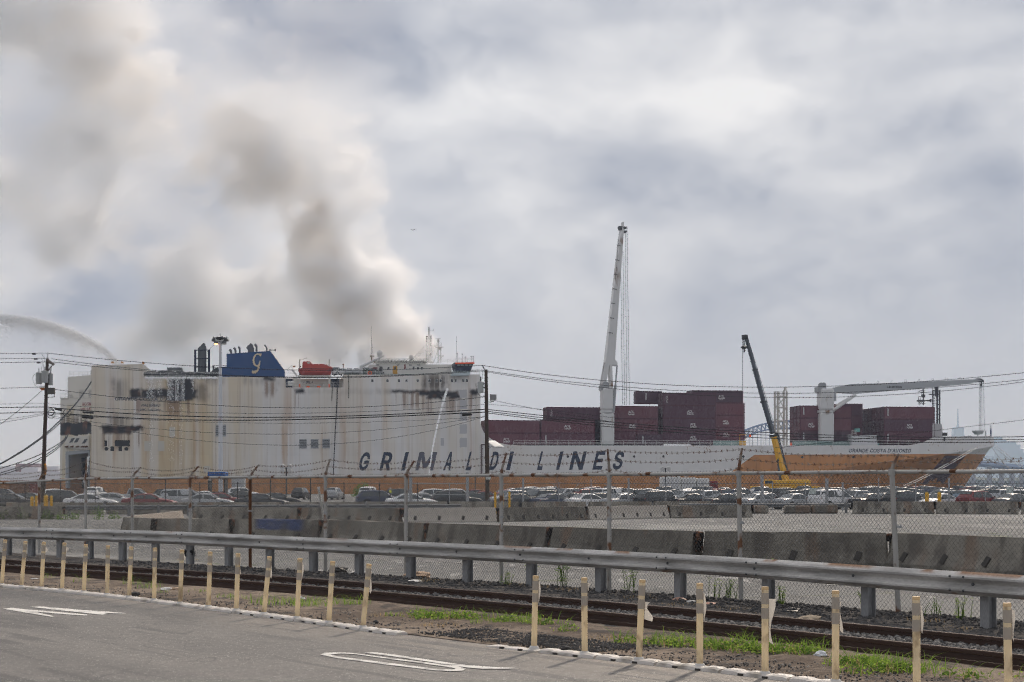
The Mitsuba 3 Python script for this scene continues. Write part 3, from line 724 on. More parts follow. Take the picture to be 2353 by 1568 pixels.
for k in range(9):
    a = S.p3(*cr(395 + 12 * k, 1130 + 16 * k), 1.5); stair.append(apply(bx(-.25, .25, -.5, .5, -.03, .03), TR(*a, SA)))
stair += [rod(S.p3(*cr(385, 1120), 1.0), S.p3(*cr(500, 1290), 1.0), .05), rod(S.p3(*cr(270, 1130), 1.0), S.p3(*cr(380, 1015), 1.0), .05), rod(S.p3(*cr(380, 1015), 1.0), S.p3(*cr(380, 1130), 1.0), .05)]
obj('deck_stair', stair, WHITE, ship)
for x in (310, 365, 395): pass
for x, y in ((345, 1405), (345, 1455)): obj('life_raft', tube([S.p3(*cr(285, y), .7), S.p3(*cr(415, y), .7)], .27, 12), WHITE, ship)
for x in (745, 982): obj('rescue_box', S.pbox(*cr(x - 34, 1480), *cr(x + 34, 1520), .6, 1.2), ORANGE, ship)
for x in (552, 1214): obj('fire_post', S.pbox(*cr(x - 12, 1440), *cr(x + 12, 1515), .1, .35), ORANGE, ship)
obj('deck_lamp', [S.pbox(*cr(402, 1030), *cr(460, 1058), 1.5, 2.0), S.pbox(*cr(545, 1035), *cr(582, 1060), 1.5, 2.0), rod(S.p3(*cr(1530, 1005), 2), S.p3(*cr(1530, 1200), 2), .08), S.pbox(*cr(1510, 990), *cr(1545, 1015), 1.8, 2.2)], mat('lamp_brown', (.25, .11, .03)), ship)
# wheelhouse
wx_ = lambda x, y: (833 + x / 7.798, 735.3 + y / 7.798)        # bridge crop to photo columns
HW = 5.0
hou = obj('wheelhouse', [S.ext([wx_(155, 980), wx_(155, 775), wx_(1640, 770), wx_(1640, 980)], HW, BEAM - 4, 0)], mat('house_white', (.62, .59, .55)), ship)
sg = obj('name_board', S.ext([wx_(258, 775), wx_(258, 703), wx_(1172, 703), wx_(1172, 775)], HW - .1, HW + .15, 0), mat('board_white', (.55, .53, .47)), ship)
u0, z1 = S.at(*wx_(268, 718), HW - .1); u1, z0 = S.at(*wx_(1162, 764), HW - .1)
obj('lettering', apply(words("GRANDE COSTA D'AVORIO", u0, u1, z0, z1, .04, HW - .14), S.M), BLACK, sg)
obj('border', [S.ext([wx_(255, y + 5), wx_(255, y - 5), wx_(1175, y - 5), wx_(1175, y + 5)], HW - .14, HW - .1) for y in (705, 773)], BLACK, sg)
dr_ = obj('door', S.ext([wx_(543, 982), wx_(543, 826), wx_(624, 826), wx_(624, 982)], HW - .06, HW + .02), mat('door_yellow', (.52, .26, .02)), ship)
obj('window', S.ext([wx_(568, 888), wx_(568, 840), wx_(600, 840), wx_(600, 888)], HW - .08, HW - .06), DKGREY, dr_)
for x, hh in ((466, 45), (914, 50), (994, 42), (1063, 42)):
    obj('house_window', S.ext([wx_(x - 16, 868 + hh / 2), wx_(x - 16, 868 - hh / 2), wx_(x + 16, 868 - hh / 2), wx_(x + 16, 868 + hh / 2)], HW - .05, HW), GLASSD, ship)
for x0, y0, x1, y1, m in ((748, 798, 773, 893, DKRED), (178, 852, 265, 880, DKRED), (300, 838, 358, 980, BLACK), (246, 802, 297, 820, DKGREY), (838, 802, 880, 820, DKGREY), (975, 802, 1035, 820, DKGREY), (615, 802, 662, 818, DKGREY)):
    obj('house_fitting', S.ext([wx_(x0, y1), wx_(x0, y0), wx_(x1, y0), wx_(x1, y1)], HW - .12, HW - .001), m, ship)
wg = obj('bridge_wing', S.ext([wx_(1660, 915), wx_(1640, 775), wx_(1985, 775), wx_(1935, 915)], -.6, 5, 0), NAVY, ship)
obj('wing_roof', S.ext([wx_(1656, 800), wx_(1656, 772), wx_(1997, 766), wx_(1997, 792)], -.9, 6, 0), ORANGE, wg)
obj('wing_base', [S.ext([wx_(1640, 980), wx_(1640, 915), wx_(1932, 915), wx_(1925, 975)], -.3, 5, 0), S.ext([wx_(1575, 1008), wx_(1575, 985), wx_(1915, 975), wx_(1905, 1005)], -1.2, 5, 0)], mat('wing_pale', (.42, .48, .50)), wg)
for x in (1690, 1760, 1830, 1900): obj('wing_window', S.ext([wx_(x, 828), wx_(x, 806), wx_(x + 52, 806), wx_(x + 50, 828)], -.65, -.6, 0), mat('wing_glass', (.25, .27, .28), .1), wg)
obj('wing_railing', railing([S.p3(*wx_(1660, 770), -.5), S.p3(*wx_(1990, 766), -.5)], .95, 1.2), WHITE, wg)
for x, y, r in ((1700, 600, .06), (1790, 605, .05), (1845, 660, .05), (1950, 650, .05), (1985, 650, .05)): obj('wing_light', [rod(S.p3(*wx_(x, 768), 1), S.p3(*wx_(x, y), 1), r), S.pbox(*wx_(x - 9, y), *wx_(x + 9, y + 18), .85, 1.15)], GREY, ship)
obj('whip_antenna', [rod(S.p3(*wx_(1684, 768), 1), S.p3(*wx_(1684, 300), 1), .035, 4), rod(S.p3(*wx_(156, 775), 6), S.p3(*wx_(156, 310), 6), .05, 4), rod(S.p3(*wx_(181, 775), 6), S.p3(*wx_(181, 440), 6), .035, 4), rod(S.p3(*wx_(156, 310), 6), S.p3(*wx_(154, 110), 6), .025, 4)], DKGREY, ship)


def dome(x, y, rpx, ybase):
    c = S.p3(*wx_(x, y), 7); r = rpx / 7.798 / 10.3
    m = trimesh.creation.icosphere(subdivisions=2, radius=r); m.apply_scale([1, 1, 1.05]); m.apply_translation(c)
    return cat([m, tube([c - [0, 0, r * .2], c - [0, 0, r * 1.2]], [r * .98, r * .72], 14), tube([c - [0, 0, r * 1.2], S.p3(*wx_(x, ybase), 7)], r * .3, 8)])


obj('radar_dome', dome(309, 600, 53, 700), WHITE, ship, smooth=40); obj('radar_dome', dome(875, 672, 44, 720), WHITE, ship, smooth=40)
mm = []
for x, y0, y1, w, r in ((1152, 775, 290, 8, .14), (1190, 775, 130, 8.6, .17), (1224, 775, 280, 9.2, .14), (1190, 300, 150, 8.6, .07)): mm.append(rod(S.p3(*wx_(x, y0), w), S.p3(*wx_(x, y1), w), r, 8))
for y in (410, 560, 300): mm.append(rod(S.p3(*wx_(1130, y), 8.4), S.p3(*wx_(1245, y), 8.9), .06))
mm += [rod(S.p3(*wx_(1190, 190), 8.6), S.p3(*wx_(1272, 190), 8.6), .05), rod(S.p3(*wx_(1272, 172), 8.6), S.p3(*wx_(1272, 200), 8.6), .07), rod(S.p3(*wx_(1245, 455), 8.6), S.p3(*wx_(1310, 455), 8.6), .05), rod(S.p3(*wx_(1250, 488), 8.6), S.p3(*wx_(1315, 480), 8.6), .05),
       rod(S.p3(*wx_(1240, 470), 8.6), S.p3(*wx_(1268, 770), 8.6), .05), S.ext([wx_(1205, 775), wx_(1225, 735), wx_(1278, 775)], 8, 9)]
obj('signal_mast', mm, mat('mast_grey', (.42, .43, .42)), ship)
obj('mast_pipe', [rod(S.p3(*wx_(1152, 400), 8), S.p3(*wx_(1152, 288), 8), .17, 8), rod(S.p3(*wx_(1224, 480), 9.2), S.p3(*wx_(1224, 282), 9.2), .18, 8), rod(S.p3(*wx_(1224, 640), 9.2), S.p3(*wx_(1224, 600), 9.2), .18, 8)], BLACK, ship)
rm = [rod(S.p3(*wx_(1356, 775), 9), S.p3(*wx_(1356, 400), 9), .12, 8), rod(S.p3(*wx_(1402, 775), 9), S.p3(*wx_(1402, 500), 9), .1, 8), rod(S.p3(*wx_(1275, 770), 9), S.p3(*wx_(1352, 540), 9), .07), rod(S.p3(*wx_(1325, 780), 9), S.p3(*wx_(1450, 640), 9), .07)]
rm += [S.ext([wx_(1318, 492), wx_(1318, 484), wx_(1458, 484), wx_(1458, 492)], 8.2, 9.8, 8), S.ext([wx_(1345, 490), wx_(1430, 490), wx_(1402, 535), wx_(1375, 535)], 8.6, 9.4, 8), S.ext([wx_(1368, 640), wx_(1464, 636), wx_(1464, 644), wx_(1368, 648)], 8.4, 9.6, 8)]
rm += [tube([S.p3(*wx_(1356, 405), 9), S.p3(*wx_(1356, 372), 9), S.p3(*wx_(1356, 345), 9)], [.2, .3, .12], 8), S.ext([wx_(1308, 335), wx_(1308, 328), wx_(1408, 328), wx_(1408, 335)], 8.8, 9.2, 8), railing([S.p3(*wx_(1325, 486), 8.3), S.p3(*wx_(1415, 486), 8.3)], .85, .9, .035)]
obj('radar_mast', rm, mat('mast_pale', (.5, .52, .5)), ship)
obj('roof_railing', railing([S.p3(*wx_(1400, 770), 6), S.p3(*wx_(1640, 770), 6)], .8, 1.4, .03), WHITE, ship)
obj('stay_wire', [rod(S.p3(*wx_(1135, 450 + 30 * k), 8.5), S.p3(*wx_(900 + 22 * k, 690), 7), .03, 4) for k in range(4)], STEEL, ship)
obj('provision_crane', [S.pbox(*wx_(-50, 820), *wx_(5, 990), .6, 1.3), tube([S.p3(*wx_(-30, 845), 1), S.p3(*wx_(385, 645), 1)], [.3, .15], 4), rod(S.p3(*wx_(0, 850), 1), S.p3(*wx_(75, 910), 1), .06)], mat('crane_pale', (.5, .5, .5)), ship)
obj('roof_lamp', [S.pbox(*wx_(135, 640), *wx_(170, 665), 5.8, 6.2), S.pbox(*wx_(180, 642), *wx_(212, 664), 5.8, 6.2), rod(S.p3(*wx_(165, 775), 6), S.p3(*wx_(165, 665), 6), .1), S.pbox(*wx_(205, 705), *wx_(262, 775), 5.4, 6.5)], mat('lamp_grey', (.3, .22, .15)), ship)
ring_ = trimesh.creation.torus(.36, .08, major_sections=20, minor_sections=8); ring_.apply_transform(trimesh.transformations.rotation_matrix(math.pi / 2, [1, 0, 0])); ring_.apply_translation(S.p3(*wx_(134, 955), .05))
obj('life_ring', ring_, ORANGE, ship)
# foredeck gear
k4 = lambda x, y: (1723.5 + x / 3.737, 804.3 + y / 3.737)
obj('deck_house', [S.ext([k4(873, 822), k4(873, 735), k4(1087, 732), k4(1089, 795), k4(1100, 822)], .02, 2.5, 0), S.pbox(*k4(850, 730), *k4(880, 742), .5, 2)], mat('deckhouse_white', (.56, .56, .57)), ship)
obj('winch', [S.pbox(*k4(905, 675), *k4(945, 705), 2, 3), S.pbox(*k4(1075, 800), *k4(1110, 820), 1, 1.5)], TEAL, ship)
obj('deck_house_railing', railing([S.p3(*k4(875, 732), .3), S.p3(*k4(910, 732), .3)], 1.0, .8, .05), WHITE, ship)
obj('coaming', [S.box(S.at(x0, 1024)[0], S.at(x1, 1024)[0], 1.4, 1.7, zrow(1700, 1024), zrow(1700, 1013.5)) for x0, x1 in ((1643, 1708), (1826, 1958))], mat('coaming_teal', (.17, .26, .25)), ship)
obj('breakwater', [S.ext([k4(1612, 760), k4(1612, 628), k4(1692, 634), k4(1702, 715), k4(1702, 760)], 3.0, 16, 0)], mat('breakwater_grey', (.40, .39, .40)), ship)
obj('bow_frame', [S.ext([k4(1953, 700), k4(1953, 692), k4(2027, 692), k4(2027, 700), k4(2008, 725), k4(1975, 725)], 9, 11, 8), rod(S.p3(*k4(1956, 745), 9.5), S.p3(*k4(1956, 694), 9.5), .13), rod(S.p3(*k4(2024, 748), 9.5), S.p3(*k4(2024, 694), 9.5), .13)], GREY, ship)
obj('jack_staff', rod(S.p3(*k4(2068, 755), 15), S.p3(*k4(2068, 645), 15), .06), DKGREY, ship)
fl_ = S.p3(*k4(2068, 670), 15)
obj('furled_flag', tube([fl_, fl_ - [0, 0, 1.0], fl_ - [0, 0, 2.2]], [.1, .22, .12], 6), mat('flag_blue', (.03, .04, .13)), ship)
fm = []
for x in (1570, 1607, 1628): fm.append(beam(S.p3(*k4(x, 640 if x > 1600 else 490), 13 if x != 1607 else 14), S.p3(*k4(x, 345), 13 if x != 1607 else 14), .26 if x != 1607 else .34))
for y in (430, 470, 510, 555, 600, 385): fm.append(beam(S.p3(*k4(1610, y), 13), S.p3(*k4(1628, y), 13), .15))
for y in range(350, 480, 14): fm.append(rod(S.p3(*k4(1570, y), 13), S.p3(*k4(1588, y), 13), .05, 4))
fm += [S.pbox(*k4(1562, 376), *k4(1612, 384), 12.5, 14.5), railing([S.p3(*k4(1565, 376), 12.6), S.p3(*k4(1600, 376), 12.6)], 1.2, .9, .05), rod(S.p3(*k4(1588, 480), 13), S.p3(*k4(1588, 345), 13), .05, 4), S.pbox(*k4(1600, 318), *k4(1618, 400), 13.3, 14.3)]
obj('foremast', fm, mat('foremast_dark', (.045, .045, .055)), ship)
hm = [rod(S.p3(*k4(1488, 475), 16), S.p3(*k4(1488, 330), 16), .14), rod(S.p3(*k4(1455, 475), 16), S.p3(*k4(1480, 340), 16), .06), S.pbox(*k4(1445, 430), *k4(1500, 445), 15.5, 16.5), tube([S.p3(*k4(1495, 437), 16), S.p3(*k4(1535, 436), 16), S.p3(*k4(1554, 436), 16)], [.12, .16, .42], 10)]
hm += [rod(S.p3(*k4(1445, y), 16), S.p3(*k4(1505, y + 6), 16), .07) for y in (402, 430, 360, 345, 455)] + [S.pbox(*k4(1480, 385), *k4(1505, 405), 15.8, 16.3), rod(S.p3(*k4(1455, 475), 16), S.p3(*k4(1490, 430), 16), .06), rod(S.p3(*k4(1448, 402), 16), S.p3(*k4(1448, 470), 16), .07)]
obj('horn_mast', hm, mat('horn_dark', (.05, .05, .055)), ship)
lt = []
lx = lambda x, y: (1688.9 + x / 4.33, 764.0 + y / 4.33)
for x, w in ((396, 13), (425, 16), (486, 16), (514, 13)):
    lt.append(beam(S.p3(*lx(x, 1128), w), S.p3(*lx(x, 590), w), .34))
lt += [beam(S.p3(*lx(486, 590), 16), S.p3(*lx(500, 548), 15), .3), beam(S.p3(*lx(514, 590), 13), S.p3(*lx(500, 548), 15), .3), rod(S.p3(*lx(500, 556), 15), S.p3(*lx(500, 543), 15), .3)]
for y in (640, 752, 886, 1010): lt += [beam(S.p3(*lx(396, y), 13), S.p3(*lx(514, y), 13), .18), beam(S.p3(*lx(425, y - 4), 16), S.p3(*lx(486, y - 4), 16), .18), beam(S.p3(*lx(396, y), 13), S.p3(*lx(425, y), 16), .15)]
for y0, y1 in ((752, 640), (886, 752), (1010, 886), (1120, 1010)): lt += [beam(S.p3(*lx(396, y0), 13), S.p3(*lx(510, y1), 13), .16), beam(S.p3(*lx(425, y1), 16), S.p3(*lx(486, y0), 16), .14)]
for y in range(600, 1120, 12): lt.append(rod(S.p3(*lx(432, y), 15), S.p3(*lx(446, y), 15), .035, 4))
lt += [railing([S.p3(*lx(396, 636), 13), S.p3(*lx(470, 636), 13)], 1.1, 1.2, .05), rod(S.p3(*lx(446, 1120), 15), S.p3(*lx(446, 600), 15), .04, 4)]
obj('lattice_mast', lt, mat('lattice_grey', (.40, .39, .36)), ship)
obj('red_hydrant', [tube([S.p3(*lx(x, 1128), 2), S.p3(*lx(x, y), 2)], .35, 8) for x, y in ((561, 1100), (595, 1108))] + [S.pbox(*lx(145, 1020), *lx(160, 1048), 3, 3.4)], ORANGE, ship)
obj('yellow_locker', [S.pbox(*k4(-72 + 0, 785) if False else (1700, 1013.5), 1714, 1023.5, .8, 2.0), railing([S.p3(1700, 1013, .8), S.p3(1714, 1013, .8)], 1.3, 1.2, .06, 1)], YELLOW, ship)


def deck_crane(x, wpx, y0, ymid, ytop, w):
    c = obj('deck_crane', [], None, ship) if False else numbered(f'{ship}__deck_crane')
    q = wpx / 10.3 / 2
    a = S.p3(x, y0, w); zt = S.at(x, ytop, w)[1]; zm = S.at(x, ymid, w)[1]
    scene[c] = mikit.ply(apply(cham(-q, q, -q, q, a[2], zm, .35), TR(a[0], a[1], 0, SA)), CRANEW)
    scene[c + '__slewing_head'] = mikit.ply(cat([apply(cham(-q * 1.0, q * 1.0, -q, q, zm + .5, zt, .4), TR(a[0], a[1], 0, SA)), apply(plan_extrude([(q * 1.16 * math.cos(t), q * 1.16 * math.sin(t)) for t in np.arange(0, 6.28, .3)], zm, zm + .5), TR(a[0], a[1], 0, SA))]), CRANEW)
    return c


def bar_poly(pl, w0, w1, plane=S, ref=None): return plane.ext(pl, w0, w1, ref)


C1 = deck_crane(1395, 29, 1024, 949, 891, 3.2)
c3 = lambda x, y: (1149 + x / 3.724, 804.3 + y / 3.724)
t1 = lambda x, y: (1367.3 + x / 4.545, 488.3 + y / 4.545)
jw0, jw1 = 2.2, 4.2
jib = cat([S.ext([c3(868, 300), c3(905, 100), c3(940, 100), c3(905, 300)], jw0, jw0 + .5, jw0), S.ext([c3(950, 330), c3(935, 110), c3(958, 95), c3(968, 330)], jw0, jw0 + .5, jw0), S.ext([c3(868, 300), c3(905, 100), c3(940, 100), c3(905, 300)], jw1, jw1 + .5, jw0), S.ext([c3(950, 330), c3(935, 110), c3(958, 95), c3(968, 330)], jw1, jw1 + .5, jw0),
           S.ext([c3(905, 105), t1(112, 1560), t1(262, 270), t1(292, 150), t1(302, 190), t1(208, 1545), c3(988, 85), c3(1006, 110), c3(1003, 135), c3(960, 128)], jw0, jw1 + .5, jw0), S.ext([t1(285, 190), t1(292, 98), t1(307, 98), t1(304, 190)], jw0 + .5, jw1, jw0)])
scene[C1 + '__jib'] = mikit.ply(jib, CRANEW)
scene[C1 + '__jib_head'] = mikit.ply(cat([S.ext([t1(254, 150), t1(254, 138), t1(335, 150), t1(335, 165), t1(265, 180)], jw0 + .4, jw1, jw0), S.pbox(*t1(305, 190), *t1(332, 210), jw0 + .6, jw1)]), DKGREY)
scene[C1 + '__luffing_ram'] = mikit.ply(cat([rod(S.p3(*c3(972, 530), 1.9), S.p3(*c3(988, 300), 1.9), .28, 10), rod(S.p3(*c3(988, 300), 1.9), S.p3(*c3(1002, 130), 1.9), .18, 10)]), GREY)
scene[C1 + '__winch'] = mikit.ply(cat([S.pbox(*c3(862, 305), *c3(935, 345), 2, 4.4), tube([S.p3(*c3(905, 300), 2.0), S.p3(*c3(905, 300), 4.5)], .75, 14)]), GREY)
scene[C1 + '__hoist_rope'] = mikit.ply(cat([rod(S.p3(*t1(x0, y0), 3), S.p3(*c3(x1, 475), 3), .05, 4) for x0, y0, x1 in ((270, 640, 1048), (292, 400, 1066), (316, 200, 1085), (334, 150, 1107))] + [rod(S.p3(*t1(256, 160), 3), S.p3(*t1(212, 700), 2.2), .04, 4)]), DKGREY)
for y, x in ((348, 250), (500, 235), (650, 220), (802, 206), (953, 192), (1105, 178), (1260, 165)): scene[numbered(C1 + '__step_bracket')] = mikit.ply(cat([rod(S.p3(*t1(x - 22, y - 6), 2.1), S.p3(*t1(x + 22, y + 4), 2.1), .07, 4), rod(S.p3(*t1(x - 22, y - 6), 2.1), S.p3(*t1(x - 16, y + 6), 2.1), .05, 4)]), DKGREY)
C2 = deck_crane(1896.5, 33, 1024, 949, 893, 3.2)
jm = S.ext([k4(672, 345), k4(700, 328), k4(868, 294), k4(1300, 283), k4(1950, 252), k4(1995, 262), k4(1900, 290), k4(1600, 318), k4(905, 378), k4(860, 375), k4(690, 362)], 2.3, 4.1, 2.3)
scene[C2 + '__jib'] = mikit.ply(jm, mat('jib_grey', (.36, .375, .39)))
u0, z1 = S.at(*k4(1178, 310), 2.3); u1, z0 = S.at(*k4(1304, 329), 2.3)
scene[C2 + '__lettering'] = mikit.ply(apply(words('LIEBHERR', u0, u1, z0, z1, .04, 2.25), S.M), BLACK)
scene[C2 + '__jib_head'] = mikit.ply(cat([S.ext([k4(1945, 262), k4(1960, 244), k4(1985, 246), k4(2008, 262), k4(2008, 278), k4(1990, 276), k4(1950, 278)], 2.5, 3.9), rod(S.p3(*k4(1988, 276), 3.2), S.p3(*k4(1988, 300), 3.2), .1), S.pbox(*k4(1982, 290), *k4(1994, 316), 3.0, 3.4)]), DKGREY)
for w in (2.0, 4.4): scene[numbered(C2 + '__luffing_ram')] = mikit.ply(rod(S.p3(*k4(712, 522 if w == 2. else 500), w), S.p3(*k4(905, 386), w), .36, 10), CRANEW)
scene[C2 + '__winch'] = mikit.ply(cat([tube([S.p3(*k4(x, 305), 2.2), S.p3(*k4(x, 305), 4.2)], .62, 16) for x in (608, 632)] + [S.pbox(*k4(585, 318), *k4(655, 362), 1.9, 4.5)]), GREY)
scene[C2 + '__cabin'] = mikit.ply(S.pbox(*k4(708, 372), *k4(740, 440), 2.0, 3.6), mat('cabin_grey', (.35, .36, .37)))
scene[C2 + '__hoist_rope'] = mikit.ply(cat([rod(S.p3(*k4(x, 278), 3.2), S.p3(*k4(x2, 692), 9), .045, 4) for x, x2 in ((1970, 1968), (1982, 1981), (1990, 1992), (2007, 2011))]), DKGREY)
scene[C2 + '__step_bracket'] = mikit.ply(cat([tube([S.p3(*k4(x - 8, y), 2.4), S.p3(*k4(x - 6, y - 22), 2.4), S.p3(*k4(x + 8, y - 22), 2.4), S.p3(*k4(x + 10, y), 2.4)], .04, 4) for x, y in ((980, 291), (1098, 288), (1217, 285), (1333, 279), (1450, 274), (1568, 268), (1685, 262), (1802, 257))]), GREY)
# boat resting in the davits: a thing of its own
bt = thing('lifeboat', 'bright red enclosed lifeboat in its davits above the recess of the ship', 'lifeboat')
lo = [(525, 1085), (1285, 1095), (1262, 1160), (1248, 1240), (595, 1240), (530, 1170)]
up = [(610, 1090), (612, 1000), (625, 930), (770, 925), (800, 945), (835, 990), (960, 990), (1070, 985), (1160, 1005), (1215, 1045), (1255, 1045), (1285, 1065), (1290, 1095)]


def bulge(pp, w0, w1, sq):
    """A side outline given the width of a hull: the outline shrinks towards both faces."""
    out = []; g = Polygon(S.pts([cr(*q) for q in pp], .8))
    for k in range(5):
        t0, t1_ = k / 5, (k + 1) / 5
        s_ = 1 - sq * (abs((t0 + t1_) - 1)) ** 2
        c = g.centroid
        from shapely import affinity
        out.append(S.ext_uz(affinity.scale(g, 1 - .5 * (1 - s_), s_, origin=(c.x, g.bounds[1] if pp is up else g.bounds[3])), w0 + (w1 - w0) * t0, w0 + (w1 - w0) * t1_))
    return cat(out)


obj('boat_hull', bulge(lo, .2, 3.2, .55), BUOY, bt); obj('canopy', bulge(up, .3, 3.1, .30), mat('canopy_red', (.42, .05, .03), .35), bt)
obj('window', S.ext([cr(725, 980), cr(722, 950), cr(770, 948), cr(797, 978)], .28, .5), mat('boat_glass', (.45, .5, .45), .2), bt)
obj('fender_line', S.ext([cr(525, 1102), cr(525, 1088), cr(1290, 1094), cr(1290, 1106)], .1, .3), mat('boat_dark', (.10, .02, .02)), bt)
obj('rudder', S.pbox(*cr(540, 1175), *cr(590, 1235), 1.4, 2.0), DKGREY, bt)
# ---------------------------------------------------------------- containers
CL, CW, CH = 12.19, 2.44, 2.86


def corr(L, H, pitch, depth):
    """Corrugated panel in x from 0 to L, z from 0 to H, proud towards -y."""
    n = int(L / pitch); xs, ys = [], []
    for k in range(n):
        a = k * L / n; p = L / n
        xs += [a, a + .25 * p, a + .5 * p, a + .75 * p]; ys += [0, depth, depth, 0]
    xs.append(L); ys.append(0)
    xs, ys = np.array(xs), np.array(ys)
    v = np.concatenate([np.stack([xs, ys, 0 * xs], -1), np.stack([xs, ys, 0 * xs + H], -1)])
    m = len(xs); k = np.arange(m - 1)
    return quads(v, np.stack([k, k + 1, m + k + 1, m + k], -1))


def container_meshes(L):
    f = .16
    body = [bx(.06, L - .06, .07, CW - .07, .10, CH - .03)]
    p = corr(L - 2 * f, CH - .3, .28, .045); p.apply_translation([f, .012, .16]); body.append(p)
    q = p.copy(); q.vertices[:, 1] = CW - q.vertices[:, 1]; q.invert(); body.append(q)
    fr = []
    for x0, x1 in ((0, f), (L - f, L)):
        for y0, y1 in ((0, .14), (CW - .14, CW)): fr.append(bx(x0, x1, y0, y1, 0, CH))
    for y0, y1 in ((.0, .12), (CW - .12, CW)):
        fr += [bx(f, L - f, y0 + .002, y1 - .002, 0.01, .17), bx(f, L - f, y0 + .002, y1 - .002, CH - .13, CH - .004)]
    for x0, x1 in ((.0, .1), (L - .1, L)): fr += [bx(x0 + .003, x1 - .003, .14, CW - .14, .01, .17), bx(x0 + .003, x1 - .003, .14, CW - .14, CH - .15, CH - .006)]
    bars = [bx(-.05, .0, y - .025, y + .025, .12, CH - .12) for y in (.45, .95, 1.5, 2.0)] + [bx(-.07, -.0, CW / 2 - .02, CW / 2 + .02, .12, CH - .12)] + [bx(-.06, -.01, y - .12, y + .12, 1.1, 1.18) for y in (.7, 1.75)]
    return cat(body), cat(fr), cat(bars)


CB = {L: container_meshes(L) for L in (12.19, 6.06)}
wave = []
for r0 in (0, -.16):
    xs = np.linspace(0, 1.5, 17); z = .045 * np.sin(xs / 1.5 * 6.28 * 2.5) + r0
    pp = list(zip(xs, z + .05)) + list(zip(xs[::-1], z[::-1] - .05)); wave.append(Polygon(pp))
from shapely.ops import unary_union
wv = poly_extrude(unary_union(wave), .03); v = wv.vertices.copy(); wv.vertices = np.stack([v[:, 0], .03 - v[:, 2] - .03, v[:, 1]], -1); fix(wv)
LOGO = cat([letter('A', 0, .55, .28, .85, .02, -.02), letter('C', .52, .98, .28, .85, .02, -.02), letter('L', 1.02, 1.5, .28, .85, .02, -.02), apply(wv, TR(0, 0, .08))])
VERT = cat([letter(c, .05, .40, z, z + .42, .02, -.02) for c, z in (('A', 1.1), ('C', .58), ('L', .08))] + [bx(.0, .45, -.02, 0, -.08, -.02)])
STRIP = bx(0, .28, -.02, 0, 0, 1.65)
MARO = [mat(f'container_{k}', c, .55) for k, c in (('a', (.102, .036, .054)), ('b', (.078, .030, .049)), ('c', (.068, .032, .050)), ('d', (.124, .042, .058)))]
PL = {}
for L in CB:
    for k, m in enumerate(MARO): PL[L, k] = mikit.ply(CB[L][0], m)
    PL[L, 'f'] = mikit.ply(CB[L][1], MAROOND); PL[L, 'b'] = mikit.ply(CB[L][2], mat('lock_bar', (.16, .12, .13)))
    PL[L, 'blue'] = mikit.ply(CB[L][0], mat('container_blue', (.03, .09, .14)))
PLOGO, PVERT, PSTRIP = mikit.ply(LOGO, SIGNW), mikit.ply(VERT, SIGNW), mikit.ply(STRIP, mat('strip_pale', (.42, .42, .42)))
BARS = mat('lock_bar', (.16, .12, .13))


def container(u, w, z, label, L=12.19, logo=None, strip=None, vert=None, tone=None, group='maroon containers on the foredeck'):
    t = thing('shipping_container', label, 'container', group)
    o = S.loc(u, w, z); M = TR(o[0], o[1], o[2], SA)
    tone = RNG.integers(0, 4) if tone is None else tone
    shared('body', PL[L, tone], t, M); shared('corner_frame', PL[L, 'f'], t, M); shared('door_bars', PL[L, 'b'], t, M)
    for what, ply_, zz in ((logo, PLOGO, .95), (strip, PSTRIP, .75), (vert, PVERT, .7)):
        if what is not None:
            key = shared('logo' if ply_ is not PSTRIP else 'marking_strip', ply_, t, M @ TR(what, -.005, zz))
            if ply_ is PLOGO: labels[key] = {'label': 'white ACL lettering over a wavy line'}


TIER = ['top', 'second', 'third', 'fourth']


def stack(name, x0, ztops, w, spec, L=12.19, depth=1, tone=None):
    """A column of containers whose left edge stands at photo column x0; ztops are the rows of the container tops, from the top."""
    u = S.at(x0, 960, w)[0]
    z = S.at(x0 + 60, ztops[0], w)[1] - CH
    for k in range(len(ztops)):
        sp = spec[k] if k < len(spec) else {}
        for q in range(depth):
            rowt = 'front row' if q == 0 else f'{ORD[q]} row back'
            mk = sp if q == 0 else {}
            extra = ', ' + ('white logo' if 'logo' in mk else 'upright letters' if 'vert' in mk else 'pale strip' if 'strip' in mk else 'plain')
            tn = mk.get('tone', tone)
            container(u, w + q * 2.52, z - k * (CH + .02), f'maroon container, {TIER[k]} in {name}, {rowt}{extra}' if len(ztops) > 1 or depth > 1 else f'maroon container, {name}{extra}', L, mk.get('logo'), mk.get('strip'), mk.get('vert'), tn)


stack('the superstructure stack', 1115, [966, 996.5], 2.6, [{}, {'logo': 2.7 + 1.3}], depth=3)
stack('the second stack forward', 1242.6, [966, 996.2], 2.6, [{'logo': 5.3}, {'strip': 1.0}], depth=2)
stack('a single tier behind the second stack', 1256, [936], 5.4, [{'vert': .9}], depth=2)
stack('the upright crane stack', 1390, [933.4, 964.3, 994.3], 4.6, [{'logo': 5.3}, {'logo': 5.5}, {}], depth=3)
stack('the tall stack', 1523.8, [903.2, 934, 964.8, 995.3], 4.0, [{'vert': .7}, {'logo': 5.5}, {'logo': 6.2}, {'logo': 6.2}], depth=2)
stack('the dark gap by the upright crane', 1330, [966, 996], 9.8, [{}, {}])
stack('short, on the stack behind the upright crane', 1461.3, [899.5], 9.6, [{'strip': 2.2}], L=6.06)
stack('short, at deck level before the tall stack', 1464, [998], 3.6, [{'strip': 1.2}], L=6.06)
stack('the inboard stack', 1594, [926.5, 954, 982.5, 1010], 14.0, [{}, {'logo': 6.9}, {'logo': 7.0}, {}], depth=1)
stack('the highest inboard row', 1590, [897.6], 14.0, [{'logo': 6.3}], depth=2)
